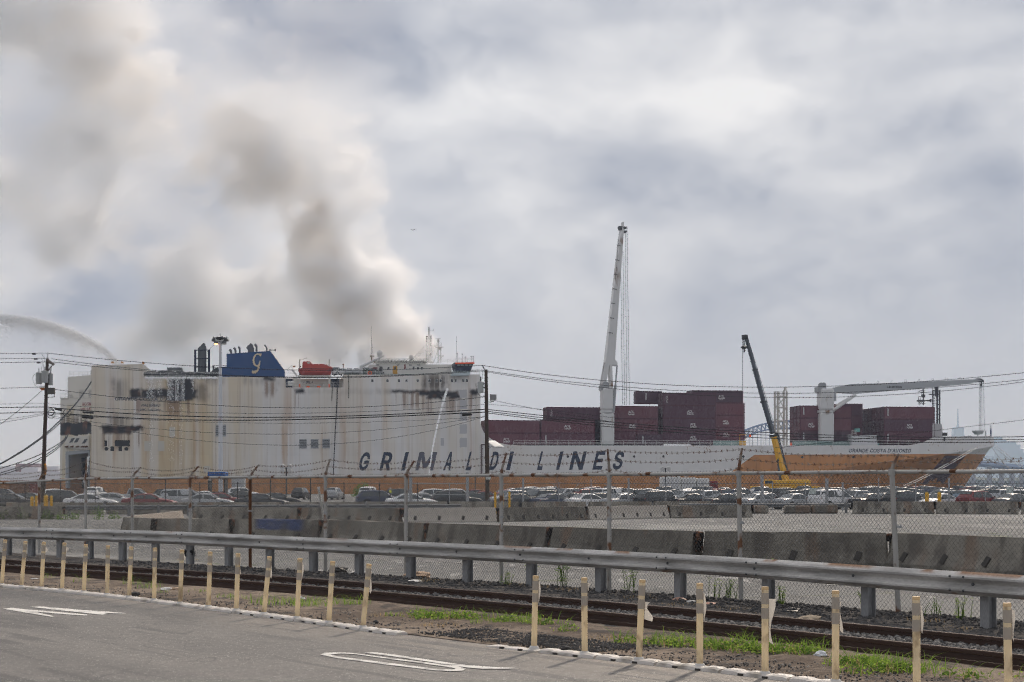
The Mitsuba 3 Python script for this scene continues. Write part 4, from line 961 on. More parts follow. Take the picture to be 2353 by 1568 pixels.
stack('the lowered crane stack', 1838.5, [932.7, 962.3, 991.7], 3.4, [{'strip': .7}, {'logo': 1.9}, {'strip': .7}], depth=3)
stack('the short stack forward of the lowered crane', 1925, [928.5, 957, 985.5], 12.0, [{'strip': 1.0}, {'logo': 1.6}, {'strip': 1.0}], L=6.06, depth=2)
stack('the foremost stack', 2031.5, [935.4, 964.5, 994], 3.0, [{'strip': .8}, {'logo': 5.4}, {'strip': .8}], depth=6)
# ---------------------------------------------------------------- mobile crane on the quay
mc = thing('mobile_crane', 'yellow telescopic mobile crane with dark extended boom standing in front of the ship', 'crane')
YC = 318.0
m1 = lambda x, y: P(1688.9 + x / 4.33, 764.0 + y / 4.33, YC)
lo_pts = [m1(500, 1480), m1(385, 1030)]; hi_pts = [m1(378, 1010), m1(285, 690)]; h2 = [m1(285, 692), m1(198, 372)]; h3 = [m1(198, 374), m1(112, 55)]
obj('boom_base', tube(lo_pts, [.80, .62], 4), YELLOW, mc)
BOOM = mat('boom_slate', (.05, .06, .075), .5)
for pp, r in ((hi_pts, .52), (h2, .45), (h3, .38)): obj('boom_section', tube(pp, r, 4), BOOM, mc)
obj('boom_collar', [tube([m1(285, 700), m1(283, 684)], .68, 4), tube([m1(199, 380), m1(197, 366)], .60, 4), tube([m1(388, 1040), m1(382, 1020)], .80, 4)], BLACK, mc)
obj('boom_head', [cat([tube([m1(70, 52), m1(125, 48)], .55, 6), tube([m1(108, 30), m1(112, 60)], .3, 6)])], BLACK, mc)
obj('hook_block', [tube([m1(90, 135), m1(90, 150), m1(90, 168)], [.3, .75, .25], 8), tube([m1(90, 168), m1(96, 185), m1(86, 198)], .16, 6)], BLACK, mc)
obj('hoist_rope', [rod(m1(84, 70), m1(88, 140), .07, 4), rod(m1(97, 70), m1(94, 140), .07, 4), rod(m1(72, 70), m1(75, 575), .05, 4), rod(m1(128, 55), m1(400, 960), .05, 4)], DKGREY, mc)
obj('stowed_lattice_jib', [rod(m1(405, 1000), m1(505, 1370), .12, 4), rod(m1(425, 1000), m1(525, 1390), .12, 4), *[rod(m1(405 + k * 12.5, 1000 + k * 46), m1(437 + k * 12.5, 1046 + k * 46), .07, 4) for k in range(8)], *[rod(m1(437 + k * 12.5, 1046 + k * 46), m1(417 + k * 12.5, 1046 + k * 46), .07, 4) for k in range(8)]], BOOM, mc)
obj('boom_ram', [rod(m1(452, 1470), m1(430, 1275), .28, 10), tube([m1(420, 1265), m1(448, 1280)], .5, 8)], DKGREY, mc)
sl = P(1688.9 + 512 / 4.33, 1112, YC)
cb = [apply(cham(-4.4, -2.6, -1.2, 1.2, 1.3, 2.7, .2), TR(sl[0], YC, G(YC) + .2)), apply(cham(.2, 4.6, -1.3, 1.3, 1.3, 2.7, .25), TR(sl[0], YC, G(YC) + .2)), apply(cham(-2.6, .3, -1.3, 1.3, 1.4, 2.6, .2), TR(sl[0], YC, G(YC) + .2))]
obj('superstructure', cb, YELLOW, mc)
obj('cab_window', apply(bx(-4.4, -2.9, -1.22, -1.19, 1.9, 2.5), TR(sl[0], YC, G(YC) + .2)), GLASSD, mc)
obj('carrier', apply(cham(-7, 6.5, -1.4, 1.4, .6, 1.5, .15), TR(sl[0], YC, G(YC) + .1)), YELLOW, mc)
for x in (-5.8, -4.2, -2, 1.5, 3.2, 4.9): obj('wheel', apply(tube([(x, -1.45, .6), (x, 1.45, .6)], .6, 14), TR(sl[0], YC, G(YC))), TYRE, mc)
# ---------------------------------------------------------------- far shore, bridges, skyline
FAR = mat('far_land', (.05, .065, .05), .9)


def ridge(name, label, Y, x0, x1, base, amp, seed, m=FAR):
    xs = np.linspace(x0, x1, 260)
    h = base + amp * meshkit.fbm(np.stack([xs / 90, 0 * xs + seed, 0 * xs], -1), 5, seed=seed)
    rows = []
    for dy, s_ in ((0, 0), (6, .7), (30, 1), (120, .9), (300, 0)): rows.append(np.stack([xs, 0 * xs + Y + dy, -3.3 + (h + 3.3) * s_], -1))
    v = np.concatenate(rows); n = len(xs); k = np.arange(n - 1)
    q = np.concatenate([np.stack([r * n + k, r * n + k + 1, (r + 1) * n + k + 1, (r + 1) * n + k], -1) for r in range(4)])
    solo(name, quads(v, q), m, label, kind='structure')


ridge('far_shore', 'hazy low wooded shore across the bay', 2300, -1500, 1600, 4, 14, 5)
ridge('hills', 'pale hills on the horizon beyond the bay', 5200, -3200, 3200, 8, 40, 8)
STEELB = mat('bridge_blue', (.10, .14, .25), .6)
ab = thing('arch_bridge', 'hazy blue steel arch bridge seen between the container stacks', 'bridge')
YB = 1700.0
bp = lambda x, y: P(x, y, YB)
pp = []
xs = np.linspace(1690, 1905, 23)
topc = lambda x: 967.5 + 34 * ((x - 1812) / 122) ** 2
botc = lambda x: 984 + 34 * (abs(x - 1812) / 118) ** 2.4
for dz in (0, 24):
    o = np.array([0, dz, 0])
    for a, b in zip(xs[:-1], xs[1:]):
        pp += [beam(bp(a, topc(a)) + o, bp(b, topc(b)) + o, 1.1), beam(bp(a, botc(a)) + o, bp(b, botc(b)) + o, 1.1), beam(bp(a, topc(a)) + o, bp(a, botc(a)) + o, .55), beam(bp(a, topc(a)) + o, bp(b, botc(b)) + o, .5)]
    for a in xs[::2]: pp.append(beam(bp(a, botc(a)) + o, bp(a, 1034) + o, .4))
obj('arch', pp, STEELB, ab)
obj('deck', [bx(bp(1500, 1034)[0], bp(2050, 1034)[0], YB, YB + 24, bp(1700, 1040)[2], bp(1700, 1034)[2])] + [bx(bp(x, 1034)[0] - 4, bp(x, 1034)[0] + 4, YB + 2, YB + 22, -4, bp(1700, 1040)[2]) for x in (1690, 1930, 1600, 2010)], STEELB, ab)
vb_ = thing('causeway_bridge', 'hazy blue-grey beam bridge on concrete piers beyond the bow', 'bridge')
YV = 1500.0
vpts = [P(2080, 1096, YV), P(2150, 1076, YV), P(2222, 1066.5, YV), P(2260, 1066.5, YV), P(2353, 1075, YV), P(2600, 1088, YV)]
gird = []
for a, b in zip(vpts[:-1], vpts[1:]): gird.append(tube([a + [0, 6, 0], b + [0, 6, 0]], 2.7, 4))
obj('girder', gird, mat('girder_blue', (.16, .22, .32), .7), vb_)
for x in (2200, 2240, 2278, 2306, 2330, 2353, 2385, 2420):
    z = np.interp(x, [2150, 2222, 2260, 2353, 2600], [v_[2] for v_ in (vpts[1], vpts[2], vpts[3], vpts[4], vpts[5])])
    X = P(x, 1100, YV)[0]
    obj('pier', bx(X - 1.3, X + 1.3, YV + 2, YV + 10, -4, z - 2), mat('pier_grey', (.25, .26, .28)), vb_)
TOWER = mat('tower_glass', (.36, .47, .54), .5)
YT = 5000.0
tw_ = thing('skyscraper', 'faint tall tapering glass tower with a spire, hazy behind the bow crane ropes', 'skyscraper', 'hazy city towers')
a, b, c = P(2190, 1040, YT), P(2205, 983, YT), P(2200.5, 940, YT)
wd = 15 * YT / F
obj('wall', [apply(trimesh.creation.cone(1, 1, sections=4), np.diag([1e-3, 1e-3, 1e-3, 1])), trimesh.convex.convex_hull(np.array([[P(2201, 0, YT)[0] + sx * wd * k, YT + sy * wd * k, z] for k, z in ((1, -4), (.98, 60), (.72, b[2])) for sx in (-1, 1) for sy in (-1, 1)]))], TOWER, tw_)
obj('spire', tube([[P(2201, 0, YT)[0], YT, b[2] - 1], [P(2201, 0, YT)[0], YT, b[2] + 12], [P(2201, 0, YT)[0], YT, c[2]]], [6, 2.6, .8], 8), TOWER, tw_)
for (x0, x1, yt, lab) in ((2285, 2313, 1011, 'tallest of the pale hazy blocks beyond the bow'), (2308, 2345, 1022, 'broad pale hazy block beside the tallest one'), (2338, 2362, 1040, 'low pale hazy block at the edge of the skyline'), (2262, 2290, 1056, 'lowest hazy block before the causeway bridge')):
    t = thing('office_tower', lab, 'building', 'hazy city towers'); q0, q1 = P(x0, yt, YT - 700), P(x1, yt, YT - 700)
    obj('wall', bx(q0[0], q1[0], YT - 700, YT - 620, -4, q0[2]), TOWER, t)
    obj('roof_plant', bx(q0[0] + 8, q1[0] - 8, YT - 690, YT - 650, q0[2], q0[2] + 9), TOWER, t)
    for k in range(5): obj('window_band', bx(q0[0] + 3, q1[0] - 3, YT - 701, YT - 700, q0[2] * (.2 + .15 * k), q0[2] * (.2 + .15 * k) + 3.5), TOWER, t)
# far left: orange containers, hazy stacks and a ship in the murk
OR = [mat('rust_orange', (.30, .12, .03)), mat('rust_brown', (.20, .09, .04)), mat('dull_red', (.20, .05, .04))]
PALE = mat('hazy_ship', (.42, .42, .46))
orn = ['against the frame edge', 'beside the first', 'behind the utility pole', 'next to the ship stern']
for k, (x0, x1, y0) in enumerate(((-30, 22, 1105), (24, 66, 1104.5), (68, 104, 1105), (106, 136, 1106))):
    t = thing('storage_box', f'rusty orange container on the quay, {orn[k]}', 'container', 'rusty orange containers left of the ship')
    a, b = P(x0, y0, 300), P(x1, y0, 300)
    obj('body', apply(corr(b[0] - a[0], a[2] - float(G(300)), .4, .08), TR(a[0], 300, float(G(300)))), OR[k % 3], t)
    obj('frame', [bx(a[0], b[0], 300.05, 302.4, float(G(300)), a[2])], OR[k % 3], t)
fs = thing('barge_ship', 'pale hazy vessel lying far behind the stern of the burning ship', 'ship')
a, b = P(-60, 1085, 620), P(160, 1085, 620)
obj('hull', plan_extrude([(a[0], 620), (b[0], 620), (b[0] + 6, 630), (b[0], 640), (a[0], 640)], -3, a[2]), PALE, fs)
obj('deckhouse', bx(P(42, 1076, 620)[0], P(80, 1076, 620)[0], 624, 634, a[2], P(42, 1074, 620)[2]), PALE, fs)
for k, (x0, x1, y0) in enumerate(((36, 90, 1066), (0, 34, 1072), (98, 134, 1072))):
    q0, q1 = P(x0, y0, 632), P(x1, y0, 632)
    obj('deck_cargo', bx(q0[0], q1[0], 632, 637, a[2], q0[2]), [mat('murk_maroon', (.12, .05, .07)), PALE, PALE][k], fs)
# ---------------------------------------------------------------- cars
def car_meshes(kind):
    if kind == 'sedan':
        st = [(-2.40, .46, .70, .74, .80, .62), (-2.30, .27, .82, .90, .97, .70), (-1.72, .20, .88, .95, 1.04, .72), (-.95, .20, .90, .94, 1.39, .58), (-.25, .20, .90, .93, 1.45, .60), (.35, .20, .90, .92, 1.41, .58), (1.10, .20, .90, .90, .99, .74), (1.95, .22, .86, .82, .86, .66), (2.32, .26, .78, .68, .73, .6), (2.44, .42, .66, .58, .62, .5)]
        gl = (2, 3, 5, 6); wb = (-1.42, 1.45); wr = .33
    elif kind == 'suv':
        st = [(-2.32, .50, .78, .95, 1.02, .68), (-2.25, .32, .88, 1.05, 1.15, .76), (-2.05, .24, .92, 1.06, 1.32, .72), (-1.70, .24, .93, 1.06, 1.64, .66), (-.4, .24, .93, 1.05, 1.71, .68), (.45, .24, .93, 1.04, 1.66, .66), (1.18, .24, .92, 1.03, 1.12, .78), (1.95, .26, .89, .96, 1.02, .72), (2.25, .3, .82, .82, .9, .66), (2.34, .46, .72, .7, .75, .56)]
        gl = (2, 3, 5, 6); wb = (-1.38, 1.42); wr = .37
    elif kind == 'van':
        st = [(-2.55, .50, .80, 1.0, 1.05, .72), (-2.48, .28, .92, 1.08, 1.25, .80), (-2.35, .22, .96, 1.08, 1.66, .76), (-2.1, .22, .97, 1.08, 1.78, .74), (-.2, .22, .97, 1.07, 1.82, .75), (.75, .22, .97, 1.06, 1.74, .70), (1.75, .22, .95, 1.03, 1.12, .78), (2.2, .26, .90, .93, .98, .7), (2.42, .32, .82, .78, .84, .6), (2.5, .46, .72, .66, .7, .56)]
        gl = (1, 2, 5, 6); wb = (-1.5, 1.52); wr = .35
    else:   # pickup
        st = [(-2.75, .50, .86, 1.02, 1.04, .80), (-2.68, .36, .92, 1.04, 1.06, .86), (-1.0, .32, .94, 1.05, 1.07, .88), (-.92, .32, .94, 1.06, 1.35, .76), (-.75, .32, .94, 1.07, 1.74, .68), (.42, .32, .94, 1.06, 1.76, .68), (1.2, .32, .93, 1.06, 1.16, .8), (2.3, .34, .92, 1.0, 1.06, .78), (2.62, .36, .88, .88, .95, .72), (2.7, .5, .8, .76, .8, .66)]
        gl = (3, 4, 5, 6); wb = (-1.7, 1.75); wr = .39
    st = np.array(st)
    # refine the stations with a smooth interpolation
    xr = np.unique(np.concatenate([np.linspace(st[0, 0], st[-1, 0], 36), st[:, 0]]))
    ip = [np.interp(xr, st[:, 0], st[:, k]) if k in (4, 5) else PchipInterpolator(st[:, 0], st[:, k])(xr) for k in range(6)]
    secs = []
    for x, zb, w, zl, zt, wt in zip(*ip):
        mid = zb + (zl - zb) * .55
        half = [(0, zb), (w - .10, zb), (w - .02, zb + .12), (w, mid), (w - .035, zl - .03), (w - .07, zl), (wt, max(zt - .07, zl + .01)), (wt - .13, max(zt - .005, zl + .015)), (0, max(zt + .015, zl + .03))]
        secs.append([(x, y, z) for y, z in half] + [(x, -y, z) for y, z in half[-2:0:-1]])
    secs = np.array(secs); n = secs.shape[1]; m = len(xr)
    i, j = np.meshgrid(np.arange(m - 1), np.arange(n), indexing='ij')
    body = quads(secs.reshape(-1, 3), np.stack([i * n + j, i * n + (j + 1) % n, (i + 1) * n + (j + 1) % n, (i + 1) * n + j], -1).reshape(-1, 4))
    caps = [[0, k, k + 1] for k in range(1, n - 1)] + [[(m - 1) * n, (m - 1) * n + k + 1, (m - 1) * n + k] for k in range(1, n - 1)]
    body = mesh(body.vertices, np.vstack([body.faces, caps]))
    fix(body)
    A, B, C, D = gl
    out = {'body': body}

    def side_at(x, f, o=.014):
        w, zl, zt, wt = (np.interp(x, st[:, 0], st[:, k]) for k in (2, 3, 4, 5))
        z0, z1, y0, y1 = zl + .04, zt - .10, w - .075, wt + .004
        return (x, y0 + (y1 - y0) * f + o, z0 + (z1 - z0) * f)
    ra, rb, fa, fb = st[A, 0], st[B, 0], st[C, 0], st[D, 0]
    if kind == 'pickup': ra = rb - .1
    segs = [(ra + .18, rb + .06, fa - .02, fb - .14)]
    xm = rb + (fa - rb) * .52
    gs = []
    for s in (1, -1):
        for poly in ([side_at(ra + (rb - ra) * .35, 0), side_at(xm - .05, 0), side_at(xm - .05, 1), side_at(rb + .04, 1)], [side_at(xm + .04, 0), side_at(fb - (fb - fa) * .30, 0), side_at(fa - .02, 1), side_at(xm + .04, 1)]):
            q = np.array(poly) * [1, s, 1]; g = quads(q, [[0, 1, 2, 3]]); gs.append(g)
    out['side_window'] = gs

    def slope(i0, i1, f0, f1, o=.016):
        P0, P1 = st[i0], st[i1]; v = []
        for f in (f0, f1):
            x = P0[0] + (P1[0] - P0[0]) * f; z = P0[4] + (P1[4] - P0[4]) * f; w = (P0[5] - .10) + (P1[5] - P0[5]) * f
            nx, nz = -(P1[4] - P0[4]), (P1[0] - P0[0]); L = math.hypot(nx, nz); sg = 1 if nz > 0 else -1
            v += [(x + nx / L * o * sg, -w, z + nz / L * o * sg + .012), (x + nx / L * o * sg, w, z + nz / L * o * sg + .012)]
        return quads(v, [[0, 1, 3, 2]])
    out['windshield'] = slope(D, C, .08, .94); out['rear_window'] = slope(A, B, .15, .94)
    wh, rm = [], []
    for x in wb:
        for s in (1, -1):
            y = np.interp(x, st[:, 0], st[:, 2]) * s
            wh.append(tube([(x, y * .72, wr), (x, y * 1.012, wr)], wr, 18)); rm.append(tube([(x, y * 1.012, wr), (x, y * 1.02, wr)], wr * .64, 14))
            wh.append(tube([(x, y * 1.001 - .004 * s, wr + .03), (x, y * 1.004, wr + .03)], wr * 1.17, 18))
    out['wheels'] = (wh, rm)
    zh = st[-2, 3]; xh = st[-2, 0]; yh = st[-2, 2]
    out['headlight'] = [cham(xh - .22, xh + .06, s * (yh - .22) - .14, s * (yh - .22) + .16, zh - .12, zh + .03, .03) for s in (1, -1)]
    out['tail_light'] = [cham(st[1, 0] - .03, st[1, 0] + .14, s * (st[1, 2] - .13) - .1, s * (st[1, 2] - .13) + .12, st[1, 3] - .16, st[1, 3] + .0, .03) for s in (1, -1)]
    out['mirror'] = [cham(fb - .32, fb - .16, s * (st[D, 2] + .07) - .09, s * (st[D, 2] + .07) + .09, st[D, 3] + .03, st[D, 3] + .19, .04) for s in (1, -1)]
    return out


PAINT = {'white': (.64, .64, .64), 'silver': (.36, .37, .38), 'grey': (.13, .135, .14), 'black': (.012, .012, .014), 'dark blue': (.018, .03, .07), 'dark red': (.16, .012, .015), 'pale gold': (.36, .32, .25), 'charcoal': (.04, .042, .046), 'dark green': (.02, .04, .03), 'pale blue': (.16, .22, .28)}
for k, c in PAINT.items():
    scene['m_paint_' + k.replace(' ', '_')] = two({'type': 'principled', 'base_color': rgb(c), 'roughness': .38, 'specular': .5, 'metallic': .35 if k in ('silver', 'grey', 'pale gold', 'charcoal', 'pale blue') else 0.0, 'clearcoat': .8, 'clearcoat_gloss': .93})
CARS = {}
for kind in ('sedan', 'suv', 'van', 'pickup'):
    d = car_meshes(kind); e = {}
    e['body'] = {c: mikit.ply(d['body'], 'm_paint_' + c.replace(' ', '_'), 50) for c in PAINT}
    e['side_window'] = [mikit.ply(g, CARGLASS) for g in d['side_window']]; e['windshield'] = mikit.ply(d['windshield'], CARGLASS); e['rear_window'] = mikit.ply(d['rear_window'], CARGLASS)
    wh, rm = d['wheels']
    e['wheel'] = [(mikit.ply(cat(wh[2 * k:2 * k + 2]), TYRE), mikit.ply(rm[k], RIM)) for k in range(4)]
    e['headlight'] = [mikit.ply(m, HEADL) for m in d['headlight']]; e['tail_light'] = [mikit.ply(m, TAIL) for m in d['tail_light']]; e['mirror'] = [mikit.ply(m, BLACK) for m in d['mirror']]
    CARS[kind] = e


WORD = {'sedan': 'sedan', 'suv': 'SUV', 'van': 'minivan', 'pickup': 'pickup truck'}


def car(kind, color, x, y, z, deg, label, group, parts=3, s=1.0):
    t = thing('parked_car', label, 'pickup' if kind == 'pickup' else 'van' if kind == 'van' else 'car', group)
    e = CARS[kind]; M = TR(x, y, z, deg, s)
    shared('body', e['body'][color], t, M); [shared('side_window', g, t, M) for g in e['side_window']]; shared('windshield', e['windshield'], t, M)
    if parts >= 2:
        shared('rear_window', e['rear_window'], t, M)
        for tyre, rim in e['wheel']:
            w = shared('wheel', tyre, t, M); shared_sub = w + '__rim'; scene[shared_sub] = {**rim, 'to_world': T(M)}
    if parts >= 3:
        for n_ in ('headlight', 'tail_light', 'mirror'):
            for p_ in e[n_]: shared(n_, p_, t, M)


rr = random.Random(21)
WPICK = ['white'] * 8 + ['silver'] * 8 + ['grey'] * 5 + ['black'] * 4 + ['charcoal'] * 5 + ['dark blue'] * 2 + ['dark red'] + ['pale gold'] + ['pale blue']
KPICK = ['sedan'] * 9 + ['suv'] * 8 + ['van'] * 2 + ['pickup']
rows_ = []
# front row: (column of the middle, kind, colour, heading); then rows behind it
r1 = [(18, 'sedan', 'black', 0), (203, 'sedan', 'white', 2), (347, 'sedan', 'dark red', 0), (471, 'sedan', 'silver', 1), (603, 'sedan', 'charcoal', -2), (947, 'sedan', 'white', 6), (1048, 'suv', 'black', 8)]
rows_.append((146, r1, 'row nearest the far fence'))
r2 = [(62, 'sedan', 'black', 4), (150, 'suv', 'charcoal', 6), (262, 'sedan', 'silver', 0), (424, 'van', 'silver', 8), (512, 'sedan', 'dark red', 3), (640, 'sedan', 'black', 5), (872, 'suv', 'dark blue', 12), (975, 'sedan', 'silver', 10), (1095, 'sedan', 'charcoal', 8)]
rows_.append((164, r2, 'second row from the far fence'))
r3 = [(8, 'suv', 'charcoal', 3), (135, 'suv', 'white', 40), (310, 'pickup', 'silver', 5), (392, 'suv', 'black', 10), (478, 'sedan', 'white', 6), (560, 'sedan', 'charcoal', 4), (925, 'suv', 'black', 14), (1005, 'suv', 'white', 12), (1052, 'suv', 'white', 12), (1118, 'sedan', 'dark red', 12)]
rows_.append((192, r3, 'third row from the far fence'))
r4 = [(222, 'van', 'white', 85), (555, 'suv', 'white', 20), (690, 'suv', 'black', 84), (768, 'suv', 'silver', 82), (848, 'van', 'white', 80), (1035, 'sedan', 'dark red', 14), (1095, 'sedan', 'dark red', 14)]
rows_.append((226, r4, 'fourth row from the far fence'))
for Y, lst, lab in ((262, [], 'fifth row from the far fence'), (300, [], 'last row, close to the ship')): rows_.append((Y, lst, lab))
gen = [(0, 1192, 80, 38), (1, 1170, 66, 40), (2, 1182, 56, 38), (3, 1165, 49, 36), (4, 1180, 43, 40), (5, 1660, 39, 38)]
for ri, xa, stp, hd in gen:
    x = xa
    while x < 2420:
        k = rr.choice(KPICK); c = rr.choice(WPICK)
        if ri == 2 and abs(x - 1280) < 33: k, c = 'pickup', 'white'
        if ri == 0 and abs(x - 2240) < 36: k, c = 'suv', 'dark red'
        if not (ri >= 4 and 1755 < x < 1845):
            rows_[ri][1].append((x, k, c, hd + rr.uniform(-4, 4) + (180 if rr.random() < .25 else 0)))
        x += stp * rr.uniform(.92, 1.10)
for ri, (Y, lst, lab) in enumerate(rows_):
    for k, (x, kind, c, hd) in enumerate(sorted(lst)):
        yy = Y + rr.uniform(-1.2, 1.2)
        car(kind, c, (x - CX) * Y / F, yy, float(G(yy)), hd, f'{c} {WORD[kind]}, {ORD[k]} from the left in the {lab}', f'cars in the {lab}', 3 if ri < 3 else 2)
# cars on the upper deck of the ship
zd = [(S.at(x, 866.5)[1] if x < 600 else S.at(x, 861)[1]) for x in (345, 820)]
dk_ = [(352, 'sedan', 'charcoal', 60, 2.8, 0), (372, 'suv', 'charcoal', 200, 4.5, 0), (396, 'sedan', 'black', 10, 3.2, 0), (418, 'sedan', 'charcoal', 15, 3.6, 0), (438, 'sedan', 'grey', 30, 5, 0),
       (774, 'suv', 'charcoal', 80, 3.6, 1), (788, 'sedan', 'white', 10, 2.2, 1), (803, 'sedan', 'silver', 85, 2.4, 1), (819, 'sedan', 'silver', 85, 2.2, 1), (857, 'sedan', 'black', 5, 2.2, 1), (841, 'suv', 'dark green', 80, 3.4, 1)]
for k, (x, kind, c, hd, w, q) in enumerate(dk_):
    p = S.p3(x, 866, w)
    car(kind, c, p[0], p[1], zd[q], hd + SA, f'{c} {WORD[kind]} on the open upper deck of the ship, {ORD[k]} counting from the stern', 'cars stowed on the upper deck', 2)
p = SF.p3(192, 864, -4.5)
car('suv', 'silver', p[0], p[1], SF.uz(170, 864)[1], 15, 'wet silver car at the stern rail high above the ramp door', 'cars stowed on the upper deck', 2)
# trailers, a tank car and the blue box in the lot
for k, (x0, x1, y0, lab) in enumerate(((1518, 1565, 1101, 'long white trailer with roof hatches in front of the orange hull'), (1566, 1600, 1103, 'shorter white trailer behind the long one'), (1602, 1630, 1104.5, 'white truck body with a dark red cab end'))):
    Y = 296; a, b = P(x0, y0, Y), P(x1, y0, Y); g_ = float(G(Y))
    t = thing('box_trailer', lab, 'trailer', 'white trailers by the ship')
    obj('body', cham(a[0], b[0], Y, Y + 2.5, g_ + 1.0, a[2] + .4, .12), WHITE, t)
    for q in range(4): obj('panel', bx(a[0] + .3 + q * (b[0] - a[0] - .6) / 4, a[0] + .1 + (q + 1) * (b[0] - a[0] - .6) / 4, Y - .03, Y, g_ + 1.25, a[2] + .1), mat('trailer_pale', (.50, .50, .51)), t)
    for xx in (a[0] + .8, a[0] + 2.0, b[0] - .9): obj('wheel', tube([(xx, Y + .2, g_ + .5), (xx, Y + 2.2, g_ + .5)], .5, 14), TYRE, t)
    if k == 0: obj('roof_hatch', [cham(a[0] + 1.2 + 1.6 * q, a[0] + 2.0 + 1.6 * q, Y + .8, Y + 1.6, a[2] + .4, a[2] + .75, .1) for q in range(3)], WHITE, t)
    if k == 2: obj('cab', cham(b[0] - .1, b[0] + 1.6, Y + .1, Y + 2.4, g_ + .5, g_ + 2.6, .2), DKRED, t)
bb = thing('blue_generator', 'blue box container raised on a dark frame at the foot of the floodlight mast', 'generator')
Y = 200; a, b = P(477, 1085, Y), P(518, 1096, Y); g_ = float(G(Y))
obj('box', cham(a[0], b[0], Y, Y + 2, b[2], a[2], .06), BLUEBOX, bb)
obj('rib', [bx(a[0] + k * (b[0] - a[0]) / 9, a[0] + k * (b[0] - a[0]) / 9 + .05, Y - .03, Y, b[2] + .05, a[2] - .05) for k in range(1, 9)], mat('blue_dark', (.015, .06, .2)), bb)
obj('frame', [bx(a[0] + .05, a[0] + .2, Y, Y + 2, g_, b[2]), bx(b[0] - .2, b[0] - .05, Y, Y + 2, g_, b[2]), bx(a[0] + .2, b[0] - .2, Y + .2, Y + 1.8, g_ + .4, g_ + 1.3)], BLACK, bb)
obj('lamp', trimesh.creation.icosphere(subdivisions=1, radius=.22).apply_translation([a[0] + .3, Y - .2, b[2] - .3]), WHITE, bb)
cab_ = thing('white_cabinet', 'pale upright cabinet against the hull beside the blue box', 'cabinet')
a, b = P(532, 1098, 230), P(562, 1098, 230)
obj('body', cham(a[0], b[0], 230, 231, float(G(230)), a[2], .04), mat('cabinet_pale', (.40, .41, .42)), cab_)
obj('door', [bx(a[0] + .1 + k * (b[0] - a[0]) / 3, a[0] + (k + 1) * (b[0] - a[0]) / 3 - .05, 229.96, 230, float(G(230)) + .2, a[2] - .2) for k in range(3)], mat('cabinet_door', (.34, .35, .36)), cab_)
# a worker in a yellow vest among the cars
pm = thing('person', 'worker in a yellow high-visibility vest standing between the parked cars', 'person')
Y = 192; o = P(897, 1120, Y); g_ = float(G(Y))
import manifold3d as m3


def limb(a, b, ra, rb):
    s0 = trimesh.creation.icosphere(subdivisions=1, radius=ra).vertices + a; s1 = trimesh.creation.icosphere(subdivisions=1, radius=rb).vertices + b
    return trimesh.convex.convex_hull(np.vstack([s0, s1]))


def fuse(ms):
    r = None
    for m in ms:
        q = m3.Manifold(m3.Mesh(np.asarray(m.vertices, np.float32), np.asarray(m.faces, np.uint32))); r = q if r is None else r + q
    q = r.to_mesh(); return mesh(q.vert_properties[:, :3], q.tri_verts)


L_ = lambda *p_: np.array(p_, float)
bodym = fuse([limb(L_(-.1, 0, .08), L_(-.1, .02, .48), .05, .06), limb(L_(-.1, .02, .48), L_(-.09, 0, .9), .065, .09), limb(L_(.12, .05, .08), L_(.11, .04, .48), .05, .06), limb(L_(.11, .04, .48), L_(.09, 0, .9), .065, .09), limb(L_(-.11, -.12, .04), L_(-.1, .05, .05), .04, .05), limb(L_(.12, -.1, .04), L_(.12, .1, .05), .04, .05),
              limb(L_(0, 0, .92), L_(0, 0, 1.36), .15, .17), limb(L_(-.12, 0, 1.42), L_(.12, 0, 1.42), .08, .08), limb(L_(0, 0, 1.45), L_(0, 0, 1.56), .055, .055), limb(L_(0, -.01, 1.62), L_(0, 0, 1.70), .085, .095),
              limb(L_(-.2, 0, 1.42), L_(-.27, .03, 1.13), .055, .045), limb(L_(-.27, .03, 1.13), L_(-.25, -.08, .88), .043, .035), limb(L_(.2, 0, 1.42), L_(.28, .03, 1.14), .055, .045), limb(L_(.28, .03, 1.14), L_(.2, -.18, 1.0), .043, .035)] +
             [limb(L_(-.25 + .018 * k, -.09, .86), L_(-.25 + .018 * k, -.11, .78), .011, .009) for k in range(-2, 2)] + [limb(L_(.2 + .018 * k, -.2, 1.0), L_(.2 + .018 * k, -.27, .99), .011, .009) for k in range(-2, 2)])
obj('body', apply(bodym, TR(o[0], Y, g_)), mat('work_clothes', (.05, .055, .07), .8), pm)
obj('vest', apply(fuse([limb(L_(0, 0, .98), L_(0, 0, 1.36), .165, .185), limb(L_(-.12, 0, 1.41), L_(.12, 0, 1.41), .095, .095)]), TR(o[0], Y, g_)), mat('hi_vis', (.6, .62, .05), .6), pm)
obj('face', apply(fuse([limb(L_(0, -.03, 1.60), L_(0, -.035, 1.68), .07, .078), limb(L_(0, -.11, 1.64), L_(0, -.11, 1.66), .015, .012)]), TR(o[0], Y, g_)), mat('skin', (.35, .2, .14), .6), pm)
obj('helmet', apply(fuse([limb(L_(0, 0, 1.71), L_(0, 0, 1.73), .11, .10), limb(L_(-.05, -.1, 1.70), L_(.05, -.1, 1.70), .02, .02)]), TR(o[0], Y, g_)), WHITE, pm)
